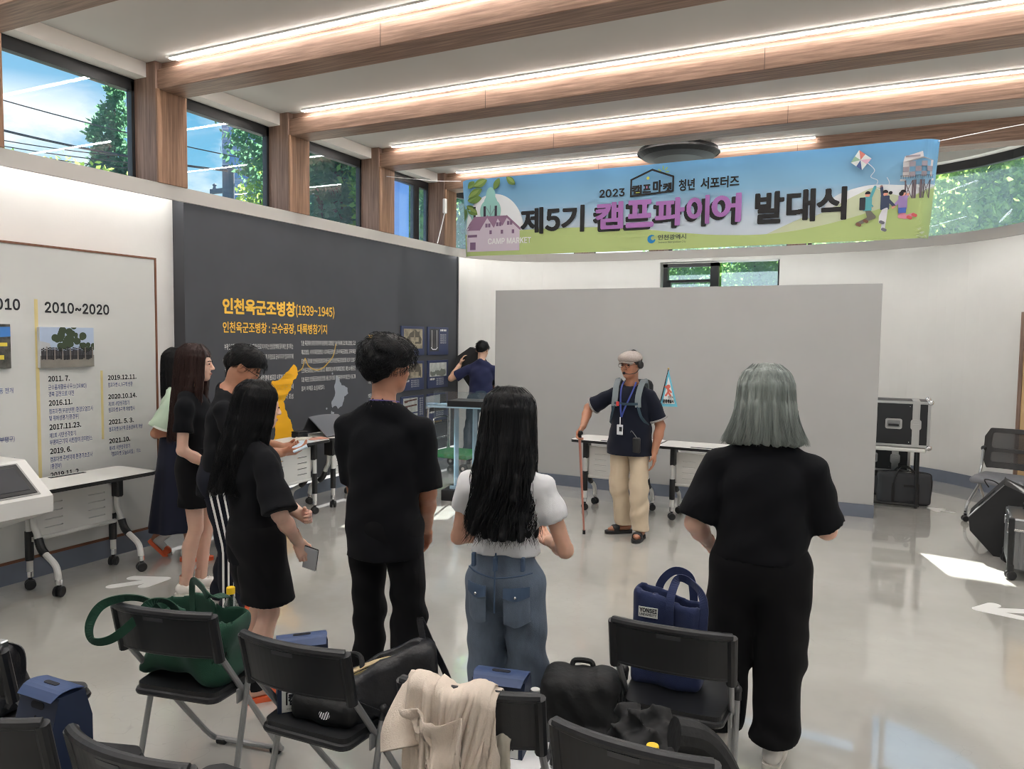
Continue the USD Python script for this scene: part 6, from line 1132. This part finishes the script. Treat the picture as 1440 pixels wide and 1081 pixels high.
# 3: woman with the grey bob
p = Person('broad woman with a grey-green bob in black t-shirt and wide black trousers', (-.42, 3.225, 0), math.radians(6), 1.605, b=1.10, fem=True, head=(.10, .08, 0), feet={-1: (-.145, .03, .15, 0), 1: (.075, -.03, -.15, 0)}, sw=1.10, hd=1.12,
           arms={-1: dict(wrist=(-.215, .16, .84), pole=(-.5, -1, 0), palm=(1, -.2, 0), curl=.5), 1: dict(wrist=(.14, .27, .98), pole=(.5, -.8, -.2), palm=(-1, -.2, .2), curl=.7)}, skin_m=skin3)
p.body(False); p.tee(tee_b, hem=.535, sleeve=.90, rs=.045, hemr=.100, loose=1.08, ys=.78, seed=5., fold=.006); w_ = p.pants(trs_b, hem=.06, waist=.60, hip=1.04, rt=.066, rk=.056, rh=.050, ys=.80, fold=.005, seed=6.)
a = np.linspace(0, 2*PI, 33)[:-1]; obj('waistband', tube([(.150*p.b*math.cos(q)*.93, p.P0[1]-.004+.118*p.b*math.sin(q)*.93, .885) for q in a], .014, 8, closed=True), trs_b, w_)
p.hair_long(hairg, L=.165, arc=2.5, flare=.42, thick=.024, spread=1.10, seed=7, strands=1100, h=.0075, fringe=False, nape_in=.0); p.shoes('lace', shoe_w, sole_w, socks=sock_b)
# 4: woman in black shorts with the phone
p = Person('woman with long straight black hair in black t-shirt and shorts, phone in hand', (-2.70, 2.70, 0), math.radians(-26), 1.50, b=1.06, fem=True, head=(-.05, .12, 0), feet={-1: (-.085, .02, .2, 0), 1: (.10, -.03, -.15, 0)}, sw=1.08, hd=1.05,
           arms={-1: dict(wrist=(.17, .17, .88), pole=(-1, -.2, -.6), dir=(1, .1, .15), palm=(-.1, -1, .0), curl=.7, side=-1), 1: dict(wrist=(.21, .13, .77), pole=(1, -.6, 0), dir=(.10, .35, -1), palm=(-1, .2, 0), curl=.8)}, skin_m=skin3)
p.body(); p.tee(tee_b, hem=.44, sleeve=.95, rs=.050, hemr=.098, loose=1.08, seed=7.); p.pants(trs_b, hem=.315, waist=.6, rt=.072, rk=.078, rh=.078, seed=8., name='shorts')
p.hair_long(hairb, L=.46, arc=2.15, thick=.020, spread=1.05, back=.04, seed=9, strands=800, wave=.012, shift=(-.03, -.02), nape_in=.12); p.shoes('slipper', orange, orange, socks=None); p.face(False)
el, w, _ = p.arms[1]
def to_world(p_, q): m_ = UsdGeom.XformCache().GetLocalToWorldTransform(stage.GetPrimAtPath(p_.t)); v = m_.Transform(Gf.Vec3d(*map(float, q))); return A([v[0], v[1], v[2]])
for e in (-1, 1):
    an, yaw, lift = p.foot(e)
    if e == 1: obj('sock', cyl((an[0], an[1]-.012, .06), (an[0], an[1]-.012, .155), .040, 18, .043), sock_b, p.t)
hw = to_world(p, w+A([.012, .055, -.085])); t = thing('phone', 'dark smartphone held low by the woman with folded arms', 'phone', hw, math.radians(-30)); obj('case', xf(bx(-.036, .036, -.005, .005, -.075, .075, .004), rx=.5, rz=.9, ry=.3), blk_p, t); obj('back_plate', xf(bx(-.034, .034, -.0062, -.005, -.073, .073, .0005), rx=.5, rz=.9, ry=.3), mat('phone_silver', rgb(196, 198, 204), .3), t)
# 5: man with glasses, head bowed
p = Person('man with glasses bowing his head, in black t-shirt and striped track trousers', (-3.60, 3.36, 0), math.radians(-52), 1.685, b=1.02, lean=.14, head=(.0, .45, 0), feet={-1: (-.12, -.05, .1, 0), 1: (.11, .04, -.2, 0)}, hip_y=-.03,
           arms={-1: dict(wrist=(-.06, .33, 1.04), pole=(-1, -.6, -.5), palm=(.6, -.2, .8), curl=.6), 1: dict(wrist=(.10, .34, 1.03), pole=(1, -.6, -.5), dir=(-.1, 1, .1), palm=(-.5, -.1, .9), curl=.55)}, skin_m=skin2)
p.body(False); p.tee(tee_b, hem=.45, sleeve=.80, rs=.044, hemr=.094, loose=1.04, seed=9.); tp = p.pants(mat('track_navy', rgb(19, 22, 34), .75, spec=.25), hem=.045, rt=.058, rk=.046, rh=.041, seed=10.)
p.hair_cap(hairb, .012, nape=-.045, front=.05, side=.012, lump=.004, freq=40, top=1.9, fade=.75, seed=2., strands=500, curl=.003, slen=.035); p.glasses(mat('dark_frame', (.02, .02, .02), .3)); p.shoes('slipper', orange, orange, socks=sock_w); p.face(True)
stm = cloth('white_stripe', (226, 226, 224))
for e in (-1, 1):
    hp, kn, an, yaw, lift = p.legs[e]
    for j in (-1, 0, 1):
        P = []
        for t_ in np.linspace(.1, 1.9, 16):
            c = hp+(kn-hp)*t_ if t_ < 1 else kn+(an-kn)*(t_-1); r_ = (.058+(.046-.058)*t_ if t_ < 1 else .046+(.041-.046)*(t_-1))*p.H*p.b+.012; a_ = j*.36; P.append(c+A([e*math.cos(a_)*r_, math.sin(a_)*r_-.004, 0]))
        obj('stripe', strap(P, .010, .008, (e*math.cos(j*.36), math.sin(j*.36), 0)), stm, tp)
hw = to_world(p, p.arms[1][1]+A([-.02, .10, .035])); tag(obj('folded_leaflet', xf(bx(-.06, .06, -.045, .045, -.006, .006, .003), hw, math.radians(-40), .35, .2), mat('leaflet_blue', rgb(186, 204, 216), .5, var=(20, .15))), 'pale blue folded leaflet in the hand of the man with glasses', 'leaflet')
# 6: brown-haired woman
p = Person('woman with long brown hair in profile, black t-shirt, bare legs and white sneakers', (-4.12, 3.58, 0), math.radians(-58), 1.66, b=.92, fem=True, head=(.05, .05, 0), feet={-1: (-.05, .02, .1, 0), 1: (.09, -.04, -.1, 0)},
           arms={-1: dict(wrist=(-.06, .22, .98), pole=(-1, -.6, -.2), curl=.6), 1: dict(wrist=(.12, .17, .86), pole=(.6, -1, 0), palm=(-1, 0, 0), curl=.6)}, skin_m=skin3)
p.body(); p.tee(tee_b, hem=.52, sleeve=.60, rs=.041, hemr=.088, seed=11.); p.pants(trs_b, hem=.365, waist=.60, rt=.060, rk=.066, rh=.068, seed=12., name='shorts')
p.hair_long(hairbr, L=.52, arc=2.25, thick=.018, spread=1.0, back=.03, seed=11, strands=800, nape_in=.12); p.shoes('lace', shoe_w, sole_w); p.face(True)
# 7: woman in the mint top
p = Person('woman in a mint green top and long navy skirt at the far left', (-4.86, 4.07, 0), math.radians(-48), 1.62, fem=True, feet={-1: (-.10, -.20, .1, .07), 1: (.08, .08, -.1, 0)},
           arms={-1: dict(wrist=(-.16, .14, 1.05), pole=(-1, -.9, 0), curl=.6), 1: dict(wrist=(.10, .10, 1.03), pole=(.25, -1, -.1), curl=.6)}, skin_m=skin2)
p.body(False); p.tee(green_t, hem=.56, sleeve=.80, rs=.048, hemr=.086, loose=1.03, seed=13.)
for e in (-1, 1): p.sleeve_ring(p.t, mat('cuff_pale', rgb(222, 226, 216), .8), .80, .048, e)
hz_ = p.H; obj('skirt', surfnet(lambda q: np.maximum(np.maximum(s_ellcone(q, (0, 0, .62*hz_), (-.01, -.04, .15*hz_), .092*hz_, .135*hz_, .85)+.012*np.sin(np.arctan2(q[..., 0], q[..., 1])*9)*np.clip((1-q[..., 2])/.8, 0, 1), .145*hz_-q[..., 2]), q[..., 2]-.605*hz_), (-.34, -.36, .1), (.34, .34, 1.05), .014), navsk, p.t, smooth=True)
p.hair_long(hairb, L=.28, arc=2.2, seed=13, strands=250, thick=.018); p.shoes('slipper', orange, orange, socks=sock_w, heel={-1: .85})
bw = to_world(p, (-.17, -.10, .88)); t = thing('shoulder_bag', 'dark navy bag with a yellow charm behind the woman in the mint top', 'bag', bw, math.radians(-40)); obj('body', surfnet(lambda q: s_box(q, (0, 0, 0), (.10, .045, .12), .035), (-.15, -.1, -.16), (.15, .1, .16), .014), ncan, t, smooth=True); obj('charm', xf(trimesh.creation.icosphere(2, .022), (-.02, -.07, .06), s=(1, .7, 1)), ycap, t); obj('strap', strap(spline([(-.06, 0, .10), (.0, .06, .32), (.10, .10, .42)], 6), .02, .004, (0, 1, .2)), ncan, t)
# 8, 9: two people mostly hidden in the group
p = Person('black-haired woman mostly hidden behind the bowing man with glasses', (-4.36, 4.24, 0), math.radians(-45), 1.60, fem=True, feet={-1: (-.08, -.10, .1, 0), 1: (.09, .05, -.1, 0)})
p.body(False); p.tee(tee_b, hem=.45, sleeve=.8, seed=15.); p.pants(trs_b, hem=.06, rt=.058, rk=.052, rh=.052, seed=16.); p.hair_long(hairb, L=.34, arc=2.2, seed=15, strands=350); p.shoes('slipper', orange, orange, socks=sock_w)
p = Person('person in a black cap half hidden behind the bowing man with glasses', (-4.78, 4.58, 0), math.radians(-45), 1.60)
p.body(False); p.tee(tee_b, hem=.45, sleeve=.8, seed=17.); p.pants(trs_b, hem=.04, seed=18.); p.hair_cap(hairb, .012, seed=4.); p.shoes('plain', shoe_b, shoe_b, socks=sock_b)
def cap_mesh(p, m, brim=True, flatcap=False):
    f = lambda q: np.maximum(s_ell(q, (0, -.010, .040), (.094, .112, .092)), .030-q[..., 2])
    if flatcap: f = lambda q: smax(uni([s_ell(q, (0, -.012, .048), (.092, .116, .074)), s_ell(q, (0, .05, .058), (.080, .085, .045))], .03), .030-.12*(q[..., 1])*.5-q[..., 2], .010)
    g = surfnet(f, (-.14, -.16, 0), (.14, .18, .17), .0065); T_ = np.vstack([np.c_[p.HR*p.hk, p.HC], [0, 0, 0, 1]]); g.apply_transform(T_); c = obj('cap', g, m, p.t, smooth=True)
    if brim:
        bb = sheet(lambda u, v: np.stack([(u-.5)*.150*(1-.30*v*v), .085+(.055 if flatcap else .075)*v*(1-(2*u-1)**2*.75)-.02*(2*u-1)**2, .040-.012*v-.018*(2*u-1)**2], -1), 12, 6, .006); bb.apply_transform(T_); obj('brim', bb, m, c, smooth=True)
    return c
c = cap_mesh(p, mat('cap_black', rgb(18, 19, 21), .8)); tg_ = bx(-.022, .022, -.1215, -.1195, .035, .052); tg_.apply_transform(np.vstack([np.c_[p.HR*p.hk, p.HC], [0, 0, 0, 1]])); obj('cap_tag', tg_, tee_w, c)
# 10: guide with cane, flat cap and headset
p = Person('older man in grey flat cap, headset, navy polo and khaki trousers, leaning on a cane', (-1.985, 6.46, 0), math.radians(178), 1.625, b=1.08, head=(-.22, .05, 0), feet={1: (.055, -.04, -.85, 0), -1: (-.14, .09, .05, 0)}, hd=1.08,
           arms={1: dict(wrist=(.385, .17, .965), pole=(1, -.8, .1), dir=(.45, .40, -.8), palm=(-.75, .2, -.5), curl=1.05, thumb=1.0), -1: dict(wrist=(-.235, .03, .765), pole=(-.8, -1, 0), dir=(-.02, .06, -1), palm=(1, .1, 0), curl=.4)}, skin_m=skin2)
p.body(False); pl_ = p.tee(polo, hem=.45, sleeve=.80, rs=.046, hemr=.119, ys=.86, loose=1.03, seed=19., neck_r=1.0, fold=.005, extra=lambda q: [s_ell(q, (0, .02, .06), (.14, .125, .12))]); p.pants(khaki, hem=.05, waist=.54, hip=.89, rt=.060, rk=.052, rh=.049, fold=.005, seed=20.)
gc = mat('cuff_grey', rgb(150, 148, 146), .8)
for e in (-1, 1): p.sleeve_ring(pl_, gc, .80, .046, e)
for e in (-1, 1): obj('collar', sheet(lambda u, v: np.stack([e*(.030+.045*u)+0*v, p.N[1]+.075-.10*u+.02*v, p.N[2]-.035+.06*u-.045*v-.02*(1-u)], -1), 8, 5, .006), polo, pl_)
p.hair_cap(mat('hair_salt', rgb(52, 50, 50), .6), .006, nape=-.045, front=.05, side=.0, seed=5.); p.face(True); p.glasses(mat('brown_frame', rgb(60, 44, 38), .3)); p.shoes('slipper', shoe_b, shoe_b)
cap_mesh(p, mat('cap_tweed', rgb(158, 148, 142), .9, var=(60, .15), bump=(300, .001)), True, True)
hs = obj('headset', cat(tube(p.headT(spline([(-.085, -.02, .0), (-.088, -.03, .05), (0, -.05, .125), (.088, -.03, .05), (.085, -.02, .0)], 6)), .005, 8)), blk_p, p.t); e_ = lathe([(0, -.012), (.030, -.012), (.034, 0), (.030, .012), (0, .012)], 18); e_ = xf(e_, ry=PI/2); e_.apply_translation([-.094, -.008, -.0]); e_.vertices = p.headT(e_.vertices); obj('ear_pad', e_, blk_p, hs)
obj('microphone_arm', tube(p.headT(spline([(-.094, .0, -.02), (-.085, .05, -.06), (-.055, .10, -.072), (-.02, .122, -.066)], 5)), .0028, 6), blk_p, hs); mc = trimesh.creation.icosphere(2, .013); mc.apply_translation([-.012, .126, -.062]); mc.vertices = p.headT(mc.vertices); obj('microphone_foam', mc, blk_r, hs)
# backpack straps, lanyard and badge, pouch
gst = mat('strap_grey', rgb(112, 122, 126), .8); tl = mat('strap_teal', rgb(38, 62, 76), .7); fy = lambda z: .105 if z < 1.2 else .098-.12*max(z-1.22, 0)
for e in (-1, 1):
    ss = obj('backpack_strap', strap(spline([(e*.112, -.09, 1.30), (e*.118, -.01, 1.392), (e*.112, .075, 1.34), (e*.105, .122, 1.24), (e*.110, .130, 1.16)], 7), .052, .010, (0, .8, .6)), gst, p.t); obj('lower_strap', strap(spline([(e*.110, .132, 1.17), (e*.135, .120, 1.08), (e*.175, .04, 1.0)], 6), .024, .005, (e*.3, 1, 0)), tl, ss)
obj('chest_strap', strap(spline([(-.108, .132, 1.19), (0, .146, 1.185), (.108, .132, 1.19)], 6), .022, .006, (0, 1, 0)), tl, p.t); obj('whistle', bx(.060, .085, .140, .152, 1.165, 1.205, .004), mat('red_clip', rgb(200, 60, 60), .5), p.t)
lan = mat('lanyard_blue', rgb(44, 62, 136), .6); ly = obj('lanyard', cat(strap(spline([(-.055, .035, 1.375), (-.05, .105, 1.30), (.0, .150, 1.16), (.03, .158, 1.07)], 6), .014, .003, (0, 1, .2)), strap(spline([(.06, .035, 1.375), (.058, .105, 1.30), (.042, .150, 1.16), (.032, .158, 1.07)], 6), .014, .003, (0, 1, .2))), lan, p.t)
obj('badge', cat(bx(.012, .068, .160, .165, .915, 1.005, .003), bx(.036, .044, .158, .163, 1.0, 1.07)), mat('badge_white', rgb(214, 216, 220), .4), ly); obj('badge_photo', bx(.020, .046, .1652, .1662, .945, .985), ink, ly)
obj('pouch', bx(-.145, -.075, .135, .165, .765, .90, .01), shoe_b, p.t); obj('pouch_cord', tube(spline([(-.11, .15, .90), (-.08, .155, .94), (-.06, .15, .955), (-.05, .145, .93)], 5), .003, 6), mat('cord_grey', rgb(120, 120, 118), .5), p.t)
gp = p
el, w, _ = p.arms[1]; hpos = to_world(p, w+unit(A([.45, .40, -.8]))*.075+A([-.02, .01, -.012])); foot_ = A([hpos[0]+.05, hpos[1]+.02, 0])
t = thing('cane', 'reddish walking cane with a black grip held by the man in the flat cap', 'cane', (foot_[0], foot_[1], 0)); top = hpos-foot_
obj('shaft', cyl((0, 0, .02), top*A([1, 1, .97]), .0085, 12, .0125), mat('cane_copper', rgb(190, 130, 116), .3, metal=.4), t); obj('tip', cyl((0, 0, 0), (0, 0, .035), .013, 12), blk_r, t); obj('grip', cat(cyl(top*.955, top*1.0, .016, 12), tube(spline([top*1.0, top+A([0, 0, .012]), top+A([.02, -.03, .03]), top+A([.04, -.06, .025])], 5), .0145, 12)), blk_r, t)
bp = to_world(gp, (0, -.17, 1.18)); t = thing('backpack', 'dark backpack on the back of the man in the flat cap', 'backpack', bp, math.radians(176)); obj('body', surfnet(lambda q: s_box(q, (0, -.03, 0), (.13, .075, .21), .06), (-.18, -.15, -.26), (.18, .1, .26), .018), nyl, t, smooth=True); obj('side_pocket', surfnet(lambda q: s_box(q, (-.135, -.03, -.1), (.03, .05, .09), .025), (-.2, -.12, -.22), (-.08, .06, .02), .012), nyl, t, smooth=True)
fp = to_world(gp, (-.165, -.18, 1.06)); t = thing('pennant_flag', 'white triangular pennant with blue border behind the man in the flat cap', 'flag', fp, 0)
st = A([.10, .05, .42]); obj('stick', cyl((0, 0, -.08), st, .005, 8), blk_p, t); fx, fz = unit([.93, .30, 0]), A([0, 0, 1]); tri_ = Polygon([(.0, .0), (-.075, -.33), (.085, -.33)]); ctr = Polygon([(0, -.06), (-.048, -.305), (.060, -.305)])
o_ = st+A([.004, -.006, .0]); fl_ = flat(tri_, o_, fx, fz, 0); obj('cloth', cat(fl_, flat(tri_, o_, fx, fz, -.001)), mat('flag_blue', rgb(110, 190, 214), .7), t); obj('print', flat(ctr, o_, fx, fz, .0015), mat('flag_white', rgb(226, 230, 230), .7), t)
obj('lettering', cat(text3('문화해설사', .030, o_+fx*-.045+fz*-.295, fx, fz, .003, bold=2, px=36, sx=.62), text3('인천시', .022, o_+fx*.0+fz*-.255, fx, fz, .003, bold=1, px=30, sx=.7)), ink, t); obj('figure', flat(unary_union([Point(0, -.15).buffer(.018), LineString([(0, -.16), (.0, -.20), (-.02, -.23)]).buffer(.008), LineString([(-.025, -.15), (.025, -.20)]).buffer(.008), LineString([(0, -.2), (.02, -.23)]).buffer(.008)]), o_, fx, fz, .003), mat('flag_red', rgb(214, 110, 96), .7), t); obj('finial', xf(trimesh.creation.icosphere(2, .010), st+A([0, 0, .01])), zipm, t)
# 11: man carrying a loudspeaker
p = Person('man in a navy t-shirt and dark jeans carrying a black loudspeaker', (-5.00, 9.22, 0), math.radians(20), 1.69, b=1.05, lean=.08, head=(-.25, .15, 0), feet={-1: (-.16, -.10, .25, 0), 1: (.14, .12, -.2, 0)},
           arms={-1: dict(wrist=(-.33, .18, 1.36), pole=(-.8, -.5, -1), dir=(.25, .2, .9), palm=(.9, .3, 0), curl=.5), 1: dict(wrist=(.12, .27, 1.05), pole=(1, -.5, -.3), dir=(-.7, .6, .1), palm=(0, .4, 1), curl=.6)}, skin_m=skin)
p.body(False); p.tee(navy_t, hem=.47, sleeve=.72, rs=.045, hemr=.094, seed=21.); p.pants(den2, hem=.03, rt=.06, rk=.05, rh=.046, seed=22.); p.hair_cap(hairb, .014, nape=-.05, front=.04, side=.0, lump=.004, freq=45, top=1.2, seed=6., strands=200, curl=.003, slen=.03); p.shoes('plain', shoe_b, shoe_b, socks=sock_b); p.face(True)
sp_ = to_world(p, (-.10, .36, 1.27)); t = thing('loudspeaker', 'black loudspeaker cabinet held against the chest of the man in navy', 'loudspeaker', sp_, math.radians(20)); cb_ = hull([(x*.21*(1-.25*(y > 0)), y*.15, z*.31) for x in (-1, 1) for y in (-1, 1) for z in (-.72, .72)]+[(x*.12, y*.14, z*.33) for x in (-1, 1) for y in (-1, 1) for z in (-1, 1)]); obj('cabinet', xf(cb_, ry=-.62), cbx, t); obj('grille', xf(bx(-.15, .15, .151, .158, -.24, .24, .01), ry=-.62), mat('grille_dark', rgb(34, 40, 38), .5, bump=(300, .002)), t)
